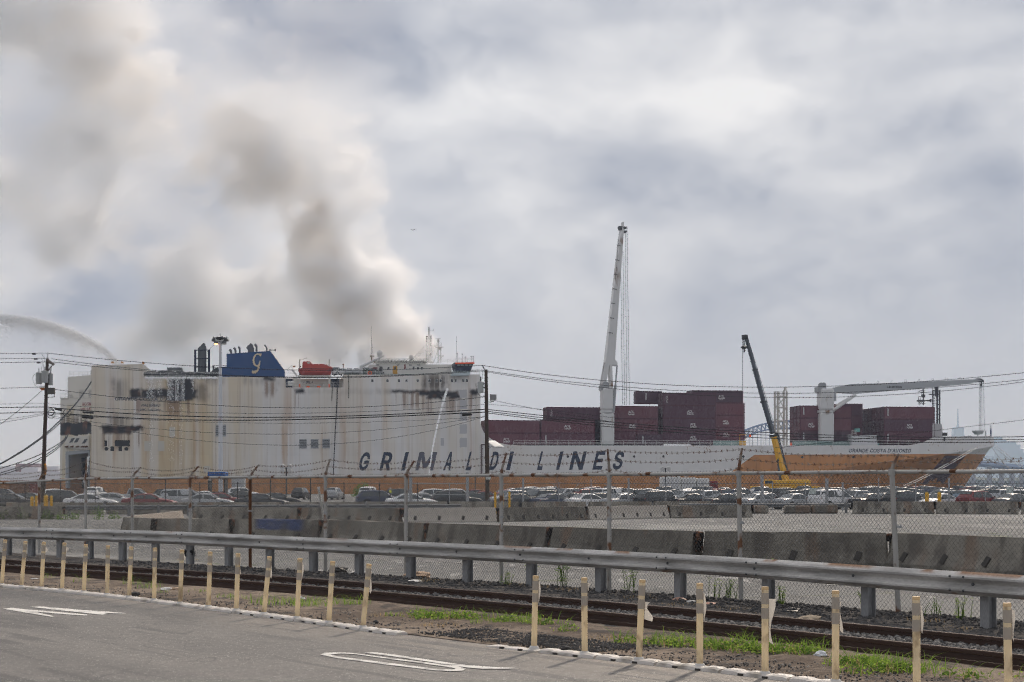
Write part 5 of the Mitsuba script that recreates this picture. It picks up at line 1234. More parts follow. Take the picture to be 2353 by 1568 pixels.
# ---------------------------------------------------------------- utility poles and wires
YP = 135.0
PW = lambda x, y, dy=0.0: P(x, y, YP + dy)
p1 = thing('utility_pole', 'dark wooden utility pole with three grey transformers beside the round yellow sign', 'utility pole')
g0 = float(G(YP))
q1 = lambda x, y: (57.4 + x / 4.014, 792.8 + y / 4.014)
top, bot = PW(*q1(207, 130)), PW(*q1(157, 1500)); bot[2] = g0 - .2
obj('pole', tube([bot, (top + bot) / 2, top], [.19, .165, .13], 12), WOOD, p1)
obj('crossarm', [beam(PW(*q1(200, 140), -.2), PW(*q1(268, 185), -.2), .16), rod(PW(*q1(210, 130)), PW(*q1(210, 82)), .03), beam(PW(*q1(215, 240)), PW(*q1(245, 195)), .07)], mat('arm_grey', (.12, .10, .085), .9), p1)
for k, (x, y0, y1, w, dy) in enumerate(((128, 268, 362, 56, .1), (183, 252, 350, 60, -.35), (236, 276, 372, 42, .2))):
    r = w / 4.014 / F * YP / 2; a, b = PW(*q1(x, y1), dy), PW(*q1(x, y0), dy)
    t_ = obj('transformer', tube([a, b], r, 16), mat('transformer_grey', (.30, .31, .31), .5), p1, smooth=35)
    obj('lid', tube([b, b + [0, 0, .05], b + [0, 0, .14]], [r * 1.06, r * 1.06, r * .5], 16), mat('lid_grey', (.24, .25, .25), .5), t_)
    obj('bushing', tube([b + [0, 0, .1], b + [0, 0, .25], b + [0, 0, .45]], [.06, .045, .05], 8), GREY, t_)
obj('lamp_head', [tube([PW(*q1(163, 380)), PW(*q1(163, 398))], [.14, .30], 10)], WHITE, p1)
obj('lamp_lens', tube([PW(*q1(163, 399)), PW(*q1(163, 420))], [.26, .12], 10), mat('amber_lens', (.45, .16, .05), .3), p1)
obj('equipment_box', [cham(*(lambda a, b: (a[0], b[0], YP - .25, YP + .15, b[2], a[2], .03))(PW(*q1(212, 398)), PW(*q1(275, 456)))), rod(PW(*q1(212, 484)), PW(*q1(272, 482)), .03), rod(PW(*q1(272, 456)), PW(*q1(272, 482)), .025)], mat('box_dark', (.08, .075, .07), .8), p1)
obj('lamp_arm', tube([PW(*q1(205, 460)), PW(*q1(185, 420)), PW(*q1(170, 395))], .05, 6), GREY, p1)


def sag(pts, x0=None, x1=None, dy=0.0, n=26, deg=2):
    pts = np.array(pts, float)
    c = np.polyfit(pts[:, 0], pts[:, 1], min(deg, len(pts) - 1))
    xs = np.linspace(pts[0, 0] if x0 is None else x0, pts[-1, 0] if x1 is None else x1, n)
    # the end points stay exact
    ys = np.polyval(c, xs)
    e0 = pts[0, 1] - np.polyval(c, pts[0, 0]); e1 = pts[-1, 1] - np.polyval(c, pts[-1, 0])
    t = np.clip((xs - pts[0, 0]) / (pts[-1, 0] - pts[0, 0]), 0, 1)
    return np.array([PW(x, y, dy) for x, y in zip(xs, ys + e0 * (1 - t) + e1 * t)])


coil = []
for (x, y, r) in ((236, 618, 33), (240, 640, 38), (242, 625, 28), (390, 627, 36)):
    c = PW(*q1(x, y), -.22); rr_ = r / 4.014 / F * YP
    t = np.linspace(0, 6.283, 25); coil.append(tube(np.stack([c[0] + rr_ * np.cos(t), c[1] + .03 * np.sin(3 * t), c[2] + rr_ * np.sin(t)], -1), .026, 5))
WL = [  # label, radius, photo points of the span
    ('topmost line between the two utility poles', 0.0240, [(110, 812), (331, 834), (508, 845), (689, 851), (860, 851), (1045, 844), (1107, 840)]),
    ('second line from the top between the poles', 0.0240, [(117, 824.8), (331, 849), (540, 864), (689, 866.5), (870, 864.5), (1101, 850.6)]),
    ('third line from the top between the poles', 0.0240, [(123, 832.5), (330, 851.5), (540, 866), (700, 868), (870, 865.5), (1105, 853)]),
    ('service line below the transformers between the poles', 0.0240, [(100, 891.6), (381, 923.3), (508.5, 934), (689, 937.4), (775, 937), (872, 934), (1117, 912)]),
    ('thin line just above the thick telephone cables', 0.0165, [(104, 928), (410, 946), (689, 951), (896, 943), (1117, 930)]),
    ('upper thick telephone cable between the poles', 0.0408, [(103, 935.6), (220, 944.4), (410, 956.7), (689, 959), (837, 954.6), (984, 948.8), (1117, 940.9)]),
    ('lower thick telephone cable between the poles', 0.0432, [(102, 947), (211, 957), (381, 963.4), (689, 965.5), (896, 956.7), (1117, 947.5)]),
    ('thin line below the telephone cables', 0.0150, [(103, 951), (293, 968), (530, 973), (689, 971), (1117, 958)]),
    ('lower thin line between the poles', 0.0165, [(104, 954), (211, 969), (331, 984), (508.5, 995.7), (689, 997.5), (778.5, 994), (1117, 957)]),
    ('lowest slack line between the poles', 0.0165, [(105, 957), (211, 978), (381, 1003), (586, 1023.5), (689, 1023.5), (749, 1020.6), (1117, 957)]),
    ('topmost line running off beyond the left pole', 0.0210, [(-140, 812.4), (0, 812.5), (110, 812)]),
    ('second line running off beyond the left pole', 0.0210, [(-140, 825.5), (0, 825.2), (110, 823.5)]),
    ('third line running off beyond the left pole', 0.0210, [(-140, 833.5), (0, 833.3), (112, 832)]),
    ('service line running off beyond the left pole', 0.0210, [(-140, 895), (0, 892.5), (98, 891)]),
    ('thin line running off beyond the left pole', 0.0150, [(-140, 929), (0, 929), (104, 928)]),
    ('upper telephone cable running off beyond the left pole', 0.0336, [(-140, 938), (0, 937), (103, 935.6)]),
    ('lower telephone cable running off beyond the left pole', 0.0360, [(-140, 953), (0, 950), (102, 947)]),
    ('steep drop wire falling from the amber lamp', 0.0240, [(-140, 1050), (0, 976), (95, 899)]),
    ('upper of two slack drop wires at the left pole', 0.0180, [(-140, 979), (0, 966), (102, 950)]),
    ('lower of two slack drop wires at the left pole', 0.0180, [(-140, 985), (0, 972), (102, 953)]),
    ('topmost line from the right pole over the container stacks', 0.0240, [(1107, 840), (1149, 844.6), (1399, 873.6), (1781, 890.8), (1873, 887.5), (2353, 854), (2480, 843)]),
    ('second line from the right pole over the container stacks', 0.0225, [(1105, 850.6), (1149, 855), (1399, 885), (1781, 904), (1964, 900.6), (2353, 870), (2480, 857)]),
    ('third line from the right pole over the container stacks', 0.0225, [(1105, 853), (1149, 856), (1399, 889), (1781, 914), (1964, 910), (2353, 872.5), (2480, 858)]),
    ('upper telephone cable from the right pole', 0.0336, [(1117, 941), (1149, 942.6), (1417.5, 970.8), (1781, 995), (2205, 1005), (2353, 1003.7), (2480, 1001)]),
    ('middle telephone cable from the right pole', 0.0312, [(1117, 945.5), (1149, 947), (1417, 976), (1781, 1001), (2205, 1010.5), (2353, 1009.8), (2480, 1007.5)]),
    ('lower telephone cable from the right pole', 0.0312, [(1117, 949), (1149, 951), (1417, 982), (1781, 1008), (2205, 1017), (2353, 1015.7), (2480, 1012)]),
    ('thin wire from the grey box on the right pole', 0.0180, [(1142, 922.4), (1252, 944), (1420, 972)]),
    ('thin upper wire from the right pole ending by the containers', 0.0150, [(1117, 929), (1252, 942), (1420, 962)]),
    ('thin wire rising out of the frame over the bow', 0.0195, [(1780, 1030), (1991, 1008), (2353, 965), (2480, 949)]),
]
for lab, r, pts in WL:
    solo('overhead_wire', tube(sag(pts, deg=3 if len(pts) > 5 else 2), r, 5), CABLE, lab, 'wire', 'overhead wires on the utility poles')
for x0, y0, x1, y1, r, lab in ((218, 605, 340, 601, .0, ''), (275, 590, 340, 603, .10, 'splice case beside the cable coils'), (532, 622, 634, 628, .085, 'upper black splice case on the telephone cables'), (526, 664, 632, 673, .125, 'long black splice case on the lower cable')):
    if r: solo('splice_case', tube([PW(*q1(x0, y0), -.1), PW(*q1(x0 + 4, y0), -.1), PW(*q1(x1 - 4, y1), -.1), PW(*q1(x1, y1), -.1)], [r * .6, r, r, r * .6], 10), BLACK, lab, 'cable case', 'splice cases on the wires')
solo('splice_case', tube([PW(1061, 953.6, -.1), PW(1063, 953.5, -.1), PW(1083, 952.5, -.1), PW(1085, 952.3, -.1)], [.07, .12, .12, .07], 10), BLACK, 'black splice case near the right utility pole', 'cable case', 'splice cases on the wires')
for (x, y), lab in zip(((78, 814), (82, 825.4), (89, 833.8)), ('topmost', 'middle', 'lowest')): solo('line_switch', cham(*(lambda a: (a[0] - .13, a[0] + .13, YP - .1, YP + .1, a[2] - .07, a[2] + .06, .02))(PW(x, y))), BLACK, f'{lab} small black cut-out hanging on the lines by the transformers', 'line switch', 'cut-outs on the lines')
solo('cable_coil', coil[:3], CABLE, 'bunch of spare black cable loops right against the left utility pole', 'cable coil', 'spare cable coils')
solo('cable_coil', coil[3], CABLE, 'single open loop of black cable a little off the left utility pole', 'cable coil', 'spare cable coils')
loops = [tube([PW(*q1(x0, y0)), PW(*q1(x1, y1)), PW(*q1(x2, y2))], .014, 5) for x0, y0, x1, y1, x2, y2 in ((150, 85, 180, 120, 168, 240), (150, 130, 165, 150, 148, 250), (248, 190, 245, 230, 236, 270), (90, 265, 68, 310, 95, 380), (95, 380, 130, 385, 150, 378))]
obj('jumper_wire', loops, CABLE, p1)
# railroad sign on the pole
sgn = thing('railroad_sign', 'round yellow railroad crossing sign with a black X on the left utility pole', 'sign')
c = PW(*q1(187, 1145), -.35); rv = 54 / 4.014 / F * YP; an = np.linspace(0, 6.283, 33)[:-1]; ca, sa = math.cos(math.radians(62)), math.sin(math.radians(62))
def disc(pl, d0, d1):
    m = poly_extrude(pl, d1 - d0); v = m.vertices; y = d0 + v[:, 2]
    m.vertices = np.stack([c[0] + v[:, 0] * ca + y * sa, c[1] + v[:, 0] * sa * -1 + y * ca, c[2] + v[:, 1]], -1); return fix(m)
circ = Polygon(np.stack([rv * np.cos(an), rv * np.sin(an)], -1))
obj('plate', disc(circ, -.012, .012), mat('sign_yellow', (.75, .30, .01), .45), sgn)
from shapely import affinity
barx = sbox(-rv * 1.02, -.055, rv * 1.02, .055)
obj('marking', [disc(unary_union([affinity.rotate(barx, 45, origin=(0, 0)), affinity.rotate(barx, -45, origin=(0, 0))]).intersection(circ.buffer(-.015)), -.02, -.013), disc(circ.buffer(-.02).difference(circ.buffer(-.05)), -.019, -.0135)] , BLACK, sgn)
for s in (-1, 1):
    gm_ = glyph('R')[0].copy(); v = gm_.vertices
    v2 = np.stack([s * rv * .62 + (v[:, 0] - .5) * rv * .36, (v[:, 1] - .5) * rv * .5, -.021 + .008 * (1 - v[:, 2])], -1)
    gm_.vertices = np.stack([c[0] + v2[:, 0] * ca + v2[:, 2] * sa, c[1] - v2[:, 0] * sa + v2[:, 2] * ca, c[2] + v2[:, 1]], -1); obj('letter', fix(gm_), BLACK, sgn)
# the right pole
p2 = thing('utility_pole', 'dark utility pole with a single transformer, grey box and white tilted panel', 'utility pole')
q2 = lambda x, y: (1062.8 + x / 4.404, 827.3 + y / 4.404)
top, bot = PW(*q2(238, 98)), PW(*q2(255, 1500)); bot[2] = g0 - .2
obj('pole', tube([bot, (top + bot) / 2, top], [.19, .165, .13], 12), WOOD, p2)
a, b = PW(*q2(183, 335), .05), PW(*q2(183, 235), .05); r = 30 / 4.404 / F * YP
t_ = obj('transformer', tube([a, b], r, 16), mat('transformer_pale', (.36, .38, .37), .5), p2, smooth=35)
obj('lid', tube([b, b + [0, 0, .05], b + [0, 0, .13]], [r * 1.06, r * 1.06, r * .5], 16), GREY, t_); obj('bushing', tube([b + [0, 0, .1], b + [0, 0, .3], b + [0, 0, .5]], [.06, .045, .05], 8), DKGREY, t_)
obj('bracket', [beam(PW(*q2(210, y)), PW(*q2(228, y)), .08) for y in (244, 281)] + [rod(PW(*q2(222, 98)), PW(*q2(200, 55)), .06), rod(PW(*q2(262, 430), -.1), PW(*q2(318, 422), -.1), .04)], DKGREY, p2)
obj('equipment_box', cham(*(lambda a, b: (a[0], b[0], YP - .3, YP + .2, b[2], a[2], .03))(PW(*q2(277, 352)), PW(*q2(343, 412)))), mat('box_grey', (.2, .2, .2), .6), p2)
pts = [PW(*q2(245, 818), -.1), PW(*q2(330, 818), .9), PW(*q2(420, 878), .9), PW(*q2(330, 882), -.1)]
pn = mesh(np.array([p + [0, 0, dz] for dz in (0, -.06) for p in pts]), [[0, 1, 2], [0, 2, 3], [4, 6, 5], [4, 7, 6]] + [t for k in range(4) for t in ([k, (k + 1) % 4 + 4, (k + 1) % 4], [k, k + 4, (k + 1) % 4 + 4])])
obj('panel', pn, WHITE, p2, label='white tilted panel'); obj('panel_arm', [rod(PW(*q2(262, 882)), PW(*q2(400, 882)), .04), rod(PW(*q2(266, 905)), PW(*q2(266, 860)), .06)], GREY, p2)
obj('notice', cham(*(lambda a, b: (a[0], b[0], YP - .25, YP - .22, b[2], a[2], .01))(PW(*q2(236, 1170)), PW(*q2(288, 1212)))), mat('notice_white', (.5, .52, .5)), p2)
obj('drop_loop', [tube([PW(*q2(135, 235)), PW(*q2(140, 310)), PW(*q2(180, 372)), PW(*q2(225, 365))], .02, 5), tube([PW(*q2(192, 205)), PW(*q2(205, 165)), PW(*q2(205, 120))], .014, 5)], CABLE, p2)
obj('stub_mark', [beam(PW(*q2(252, y)), PW(*q2(262, y + 3)), .03) for y in (115, 185, 245, 290, 345)], DKGREY, p2)
# ---------------------------------------------------------------- floodlight mast and small lamp posts
YM = 205.0
fm_ = thing('floodlight_mast', 'tall pale floodlight mast with a ring of lamps, one of them glowing orange', 'floodlight mast')
k3 = lambda x, y: P(425.1 + x / 10.245, 758.3 + y / 10.245, YM)
b0 = k3(842, 3300); b0[2] = float(G(YM)); t0_ = k3(832, 285)
obj('mast', tube([b0, b0 * .45 + t0_ * .55, t0_], [.30, .25, .16], 14), mat('mast_white', (.50, .51, .53), .45), fm_, smooth=40)
obj('lamp_ring', [tube([t0_, t0_ + [0, 0, .35], t0_ + [0, 0, .55]], [.3, .75, .7], 12), rod(t0_, k3(825, 80), .02, 4), tube([k3(872, 180), k3(872, 165), k3(875, 148)], [.12, .14, .03], 6)], BLACK, fm_)
for x, y, dx, dz in ((785, 222, -.1, -.2), (868, 222, .1, -.2), (690, 232, -.8, .35), (975, 232, .8, .35), (735, 290, 0, -1), (922, 290, 0, -1)):
    o = k3(x, y) + [0, -.25 if dz == -.2 else 0, 0]; ax = np.array([dx, -1.0 if dz == -.2 else -.2, dz]); ax /= np.linalg.norm(ax)
    lp = obj('floodlight', tube([o - ax * .28, o - ax * .05, o + ax * .25], [.16, .27, .33], 12), mat('lamp_shell', (.10, .105, .11), .5), fm_)
    if x == 735:
        key = numbered(lp + '__glowing_lens')
        scene[key] = {**mikit.ply(tube([o + ax * .24, o + ax * .28], .24, 12), BLACK), 'emitter': {'type': 'area', 'radiance': rgb((3.0, .7, .3))}}
    else: obj('lens', tube([o + ax * .24, o + ax * .28], .30, 12), mat('lens_grey', (.45, .47, .46), .15), lp)
obj('hanging_cable', [tube([k3(720, 340), k3(640, 390), k3(520, 530)], .02, 4), tube([k3(760, 345), k3(755, 370), k3(745, 400)], .02, 4), tube([k3(862, 285), k3(872, 320), k3(868, 350)], .02, 4)], DKGREY, fm_)
labels[obj('mast_notice', P(880 / 1.7407, 990, YM)[None] * 0 is None or bx(b0[0] - .2, b0[0] + .12, YM - .32, YM - .30, P(0, 968, YM)[2], P(0, 962, YM)[2]), mat('notice_red', (.45, .35, .35)), fm_)] = {'label': 'small notice on the mast'}
for k, (x, y, Yl, lab) in enumerate(((658, 1079, 165, 'short post with four round floodlights before the rust-streaked hull'), (1092, 1094, 190, 'short twin floodlight post near the right utility pole'), (1529, 1079.5, 190, 'short twin floodlight post in front of the orange stripe by the lettering'))):
    t = thing('lamp_post', lab, 'lamp post', 'short floodlight posts in the car lot'); o = P(x, y, Yl)
    obj('pole', rod([o[0], Yl, float(G(Yl))], o + [0, 0, .2], .07, 8), DKGREY, t)
    for sx in (-1, 1):
        for sz in ((.28, -.2) if k == 0 else (.1,)):
            c_ = o + [sx * .36, -.1, sz]; obj('lamp', tube([c_ + [0, .2, .05], c_, c_ + [0, -.18, -.05]], [.12, .25, .27], 10), mat('lamp_pale', (.5, .5, .5), .3), t)
    obj('arm', rod(o + [-.36, 0, .1], o + [.36, 0, .1], .04), DKGREY, t)
# ---------------------------------------------------------------- concrete barriers
def conc_tex(p, n, uv):
    a = fbm(p.x * .9, p.y * .9, p.z * 1.2, 4); b = noise(p.x * 14, p.y * 14, p.z * 14); c = fbm(p.x * 3.1, p.y * 3.1, p.z * .35, 3); pc = noise(p.x * .17 + 3, p.y * .07)
    col = mix((.15, .138, .118), (.305, .28, .238), smoothstep(.25, .75, a * .6 + pc * .4))
    col = mix(col, (.085, .075, .066), smoothstep(.5, .68, c) * .65)
    col = mix(col, (.21, .13, .085), smoothstep(.62, .75, fbm(p.x * 1.7 + 9, p.y * 1.7, p.z * .3, 3)) * .5)
    blue = smoothstep(.30, .42, fbm(p.x * .9 + 5.5, p.y * .4, p.z * 1.2, 3) - smoothstep(.50, .20, p.z) * .35) * smoothstep(-9.0, -8.7, p.x) * (1 - smoothstep(-7.3, -7.0, p.x)) * smoothstep(48., 49., p.y) * (1 - smoothstep(59., 60., p.y))
    col = mix(col, (.035, .06, .16), blue * .85)
    return col * (.8 + .4 * b)


JOINT = tex('joint_rust', lambda p, n, uv: mix((.012, .010, .010), (.16, .07, .035), smoothstep(.48, .62, fbm(p.x * 7, p.y * 7, p.z * 5, 3))), .9, .2)
CONC = tex('barrier_concrete', conc_tex, .92, .15)
CONC2 = mat('barrier_light', (.34, .29, .24), .9); HOLE = mat('slot_dark', (.05, .045, .04), .9)
JP = [(-.305, 0), (-.305, .075), (-.18, .33), (-.085, .81), (.085, .81), (.18, .33), (.305, .075), (.305, 0)]


def barrier(a, b, z0, label, group, m=None, h=.81, parts=True, gap=.11, zt=None):
    a, b = np.array(a, float), np.array(b, float); d = b - a; L = np.linalg.norm(d); d /= L; nn = np.array([-d[1], d[0]])
    if nn[1] < 0: nn = -nn
    t = thing('concrete_barrier', label, 'barrier', group)
    s = h / .81; n = 9
    ts = np.linspace(gap, L - gap, n); v = []
    r = np.random.default_rng(int(abs(a[0] * 91 + a[1] * 37)) % 9999)
    for k, u in enumerate(ts):
        e = .03 if k in (0, n - 1) else 0
        jit = r.normal(0, .006, (8, 2))
        for (y, z), (j0, j1) in zip(JP, jit):
            uu = u + (0.03 if k == 0 and z > .7 else -.03 if k == n - 1 and z > .7 else 0)
            p = a + d * uu + nn * (y * s + j0); zz = z0 + z * s + (j1 if z > .1 else 0) + (0 if zt is None else zt * u / L * (z > .3))
            v.append([p[0], p[1], zz])
    q = [[k * 8 + j, k * 8 + (j + 1) % 8, (k + 1) * 8 + (j + 1) % 8, (k + 1) * 8 + j] for k in range(n - 1) for j in range(8)]
    caps = [[0, j, j + 1] for j in range(1, 7)] + [[(n - 1) * 8, (n - 1) * 8 + j + 1, (n - 1) * 8 + j] for j in range(1, 7)]
    m_ = quads(v, q); m_ = mesh(m_.vertices, np.vstack([m_.faces, caps])); fix(m_)
    obj('block', m_, m or CONC, t, smooth=False)
    if parts:
        ang = math.degrees(math.atan2(d[1], d[0]))
        k = max(2, int(L / 1.25))
        for q_ in range(k):
            u = L * (q_ + .5) / k; p = a + d * u - nn * .225 * s
            sl_ = bx(-.075, .075, -.035, .03, -.12, .12); sl_.apply_transform(trimesh.transformations.rotation_matrix(.30, [0, 1, 0])); sl_.apply_transform(trimesh.transformations.rotation_matrix(-.45, [1, 0, 0])); sl_.apply_translation([0, 0, .24 * s])
            obj('drain_slot', apply(sl_, TR(p[0], p[1], z0, ang)), HOLE, t)
        e = b + d * 0.0
        obj('end_plate', [apply(cham(-.13, .08, -.135, .08, .60 * s, .80 * s, .03), TR(b[0], b[1], z0, ang)), apply(cham(-.06, .05, -.16, .08, .30 * s, .62 * s, .02), TR(b[0], b[1], z0, ang))], JOINT, t)
    return t


jx = [(358, 1189), (537, 1190.3), (744, 1192.6), (986, 1200), (1269, 1209.6), (1609, 1220), (2050, 1224), (2560, 1244), (3250, 1268), (4100, 1300)]
jy = [(EYE - .81 - .0) * F / (y - HY) for _, y in jx]
jp = [((x - CX) * Y / F, Y) for (x, _), Y in zip(jx, jy)]
# smooth the line a little so that the pieces are of one length
a0_ = np.array([-12.6, 58.2])
nm = ['short broken piece at the near row\'s far end', 'brown-stained barrier of the near row', 'barrier with faded blue paint in the near row', 'grey barrier right of the blue-painted one', 'middle barrier of the near row', 'fifth grey barrier of the near row, rust at its end', 'long barrier of the near row with rusty end plates', 'last barrier of the near row running out of the frame', 'near row barrier just outside the frame', 'second near row barrier outside the frame']
ends = [np.array([(286 - CX) * 59.5 / F, 59.5])] + [np.array(p) for p in jp]
for k, (a, b) in enumerate(zip(ends[:-1], ends[1:])): barrier(a, b, float(G(b[1])) * .5, nm[k], 'near row of concrete barriers')


def gpt(x, y, z=None):
    """Photo point on the lot's surface."""
    Y = 40.0
    for _ in range(30): Y = (EYE - float(G(Y))) * F / (y - HY)
    return np.array([(x - CX) * Y / F, Y])


rowB = [(443, 1197), (690, 1199), (925, 1201), (1144, 1200), (1345, 1195.5), (1533, 1191), (1728, 1189.5)]
nb = ['leftmost grey barrier of the second row', 'second barrier of the second row, rust at its end', 'pale third barrier of the second row', 'fourth barrier of the second row beside the yellow posts', 'white fifth barrier of the second row', 'last barrier of the second row beside the rounded blocks']
for k, ((x0, y0), (x1, y1)) in enumerate(zip(rowB[:-1], rowB[1:])):
    a, b = gpt(x0, y0), gpt(x1, y1); barrier(a, b, float(G(a[1])), nb[k], 'second row of concrete barriers', [None, None, CONC_PALE, None, CONC_PALE, None][k], gap=.12)
rowC = [(1957, 1181.5), (2148, 1181.5), (2344, 1182.5), (2560, 1184)]
for k, ((x0, y0), (x1, y1)) in enumerate(zip(rowC[:-1], rowC[1:])): barrier(gpt(x0, y0), gpt(x1, y1), float(G(117)), ['first barrier after the rounded blocks', 'second barrier after the rounded blocks, rust stain at its end', 'barrier of the far row cut off by the frame'][k], 'far row of barriers by the car lot', h=.92)
rowD = [(-120, 1194), (-10, 1194), (148, 1193.5)]
for k, ((x0, y0), (x1, y1)) in enumerate(zip(rowD[:-1], rowD[1:])): barrier(gpt(x0, y0), gpt(x1, y1), float(G(98)), ['weedy barrier at the left frame edge', 'weedy barrier below the yellow bollards at the left pole'][k], 'barriers overgrown with weeds', h=.8)
rowE = [(10, 1183), (240, 1182.5), (450, 1182), (650, 1181), (840, 1180), (1030, 1179), (1195, 1180), (1350, 1180), (1500, 1179), (1640, 1178)]
for k, ((x0, y0), (x1, y1)) in enumerate(zip(rowE[:-1], rowE[1:])): barrier(gpt(x0, y0), gpt(x1, y1), float(G(115)), f'{ORD[k]} low barrier from the left, just before the parked cars', 'low barriers before the parked cars', h=.86, parts=False)
barrier(gpt(303, 1212), gpt(418, 1200), float(G(72)), 'pale tilted barrier lying behind the brown-stained one', 'barriers standing askew', CONC2, parts=False, h=.54, zt=.05)
for k, (x0, x1, h) in enumerate(((1717, 1766, .62), (1804, 1863, .62), (1866, 1926, .66))):
    a, b = gpt(x0, 1181), gpt(x1, 1181); g_ = float(G(a[1]))
    t = thing('concrete_block', f'rounded worn concrete block, {["on its own beside the second barrier row", "first of the adjoining pair", "second of the adjoining pair"][k]}', 'concrete block', 'rounded concrete blocks')
    bl = cham(a[0], b[0], a[1], a[1] + .9, g_, g_ + h, .10).subdivide().subdivide(); bl.vertices += (meshkit.noise(bl.vertices * 4, 3)[:, None] - .5) * .05
    scene[t] = mikit.ply(bl, CONC, 40)
# bollards
for k, (x, y0, y1, Yb, r) in enumerate(((73.6, 1142, 1170, 104, .11), (83, 1140, 1170, 106, .09), (105.6, 1139, 1170, 104, .145), (118, 1140, 1170, 104, .10), (1138, 1131, 1170, 98, .068), (1155, 1132, 1170, 99, .055), (1170.5, 1130.5, 1170, 98, .068), (2130, 1132, 1160, 122, .145), (2158.5, 1132, 1160, 122, .145))):
    o = P(x, y0, Yb)
    lab = ('thin', 'dark-topped', 'stout', 'slim')[k] + ' yellow bollard by the left utility pole' if k < 4 else f'{ORD[k - 4]} slim yellow bollard from the right utility pole' if k < 7 else f'{["left", "right"][k - 7]} one of the two short stout yellow bollards by the far barriers'
    t = thing('bollard', lab, 'bollard', 'yellow bollards')
    obj('post', tube([[o[0], Yb, float(G(Yb))], [o[0], Yb, o[2] - .06], [o[0], Yb, o[2] - .02]], [r, r, r * .9], 12), YELLOW, t); obj('cap', tube([[o[0], Yb, o[2] - .02], [o[0], Yb, o[2] + .05]], [r * .9, r * .35], 12), mat('cap_dark', (.3, .2, .03)), t)
lw = thing('leaning_post', 'thin white post leaning behind the fence near the middle barriers', 'post')
a, b = gpt(745, 1200), P(732, 1123, 82); obj('post', rod([a[0], a[1], 0 + float(G(82))], b, .06, 8), WHITE, lw); obj('cap', tube([b, b + [0, 0, .08]], .075, 8), WHITE, lw)
# far W-beam rail in front of the lot
def wbeam(path, ztop, h=.312, thick=.012, front=None, swell=0.0):
    """W-beam along a plan path; ztop per point; front: unit normals towards the traffic."""
    prof = [(.00, 1.0), (-.045, .90), (-.08, .80), (-.08, .72), (-.015, .58), (0, .5), (-.015, .42), (-.08, .28), (-.08, .20), (-.045, .10), (0, .0)]
    v = []
    for (x, y), z, (nx, ny) in zip(path, ztop, front):
        for d, f in prof: v.append([x - nx * (d - swell), y - ny * (d - swell), z - h * (1 - f)])
    n = len(prof); m = len(path)
    i, j = np.meshgrid(np.arange(m - 1), np.arange(n - 1), indexing='ij')
    f = np.stack([i * n + j, (i + 1) * n + j, (i + 1) * n + j + 1, i * n + j + 1], -1).reshape(-1, 4)
    A = quads(v, f)
    B = A.copy(); B.vertices = B.vertices.copy(); 
    for k in range(m): B.vertices[k * n:(k + 1) * n, :2] += np.array(front[k]) * -thick
    return cat([A, B])


def galv_tex(p, n, uv):
    a = fbm(p.x * 1.3, p.y * 1.3, p.z * 6, 4); b = noise(p.x * 30, p.y * 30, p.z * 45)
    col = mix((.35, .34, .32), (.55, .53, .50), smoothstep(.3, .7, a)) * (.80 + .3 * b)
    col = mix(col, (.20, .19, .18), smoothstep(.55, .75, fbm(p.x * 1.1 + 60, p.y * 1.1, p.z * 9, 3)) * .5)
    r = smoothstep(.54, .66, fbm(p.x * 2.1 + 4, p.y * 2.1, p.z * 1.5, 4)) * smoothstep(.76, .812, p.z)
    r2 = smoothstep(.6, .72, fbm(p.x * 5 + 40, p.y * 5, p.z * 3, 3)) * (1 - smoothstep(.52, .56, p.z)) * .7
    rustside = smoothstep(-3., 3., p.x) * .5 + .5
    return mix(col, mix((.19, .085, .04), (.33, .20, .12), b), dr.maximum(r * rustside, r2))


GALV = tex('galvanised', galv_tex, .55, .4, .18)
GPOST = tex('galvanised_post', lambda p, n, uv: mix((.20, .205, .21), (.33, .33, .33), fbm(p.x * 6, p.y * 6, p.z * 2, 4)) * (.85 + .3 * noise(p.x * 60, p.y * 60, p.z * 30)), .55, .5, .3)
fr_ = thing('far_guard_rail', 'dark grey guard rail on posts before the first row of cars', 'guard rail')
ga = [gpt(150, 1187), gpt(400, 1185.5), gpt(650, 1184), (gpt(850, 1183)), gpt(1060, 1182)]
pth = np.array(ga); frn = np.array([[0, 1.0]] * len(pth))
obj('rail_panel', wbeam(pth, G(pth[:, 1]) + .74, .32, front=frn * -1), mat('dark_galv', (.16, .165, .17), .5, .5, .3), fr_)
for x in np.linspace(158, 1050, 14):
    p = gpt(x, np.interp(x, [150, 1060], [1187, 1182])); obj('post', bx(p[0] - .09, p[0] + .09, p[1] + .02, p[1] + .2, float(G(p[1])) - .1, float(G(p[1])) + .76), mat('dark_galv', (.16, .165, .17), .5, .5, .3), fr_)
fr2 = thing('far_guard_rail', 'short dark guard rail behind the rounded concrete blocks', 'guard rail')
pth = np.array([gpt(1560, 1180), gpt(1760, 1179.5), gpt(1955, 1179)]); obj('rail_panel', wbeam(pth, G(pth[:, 1]) + .74, .32, front=np.array([[0, -1.0]] * 3)), mat('dark_galv', (.16, .165, .17), .5, .5, .3), fr2)
for x in (1575, 1660, 1745, 1830, 1915, 1945): p = gpt(x, 1179.5); obj('post', bx(p[0] - .09, p[0] + .09, p[1] + .02, p[1] + .2, float(G(p[1])) - .1, float(G(p[1])) + .76), mat('dark_galv', (.16, .165, .17), .5, .5, .3), fr2)


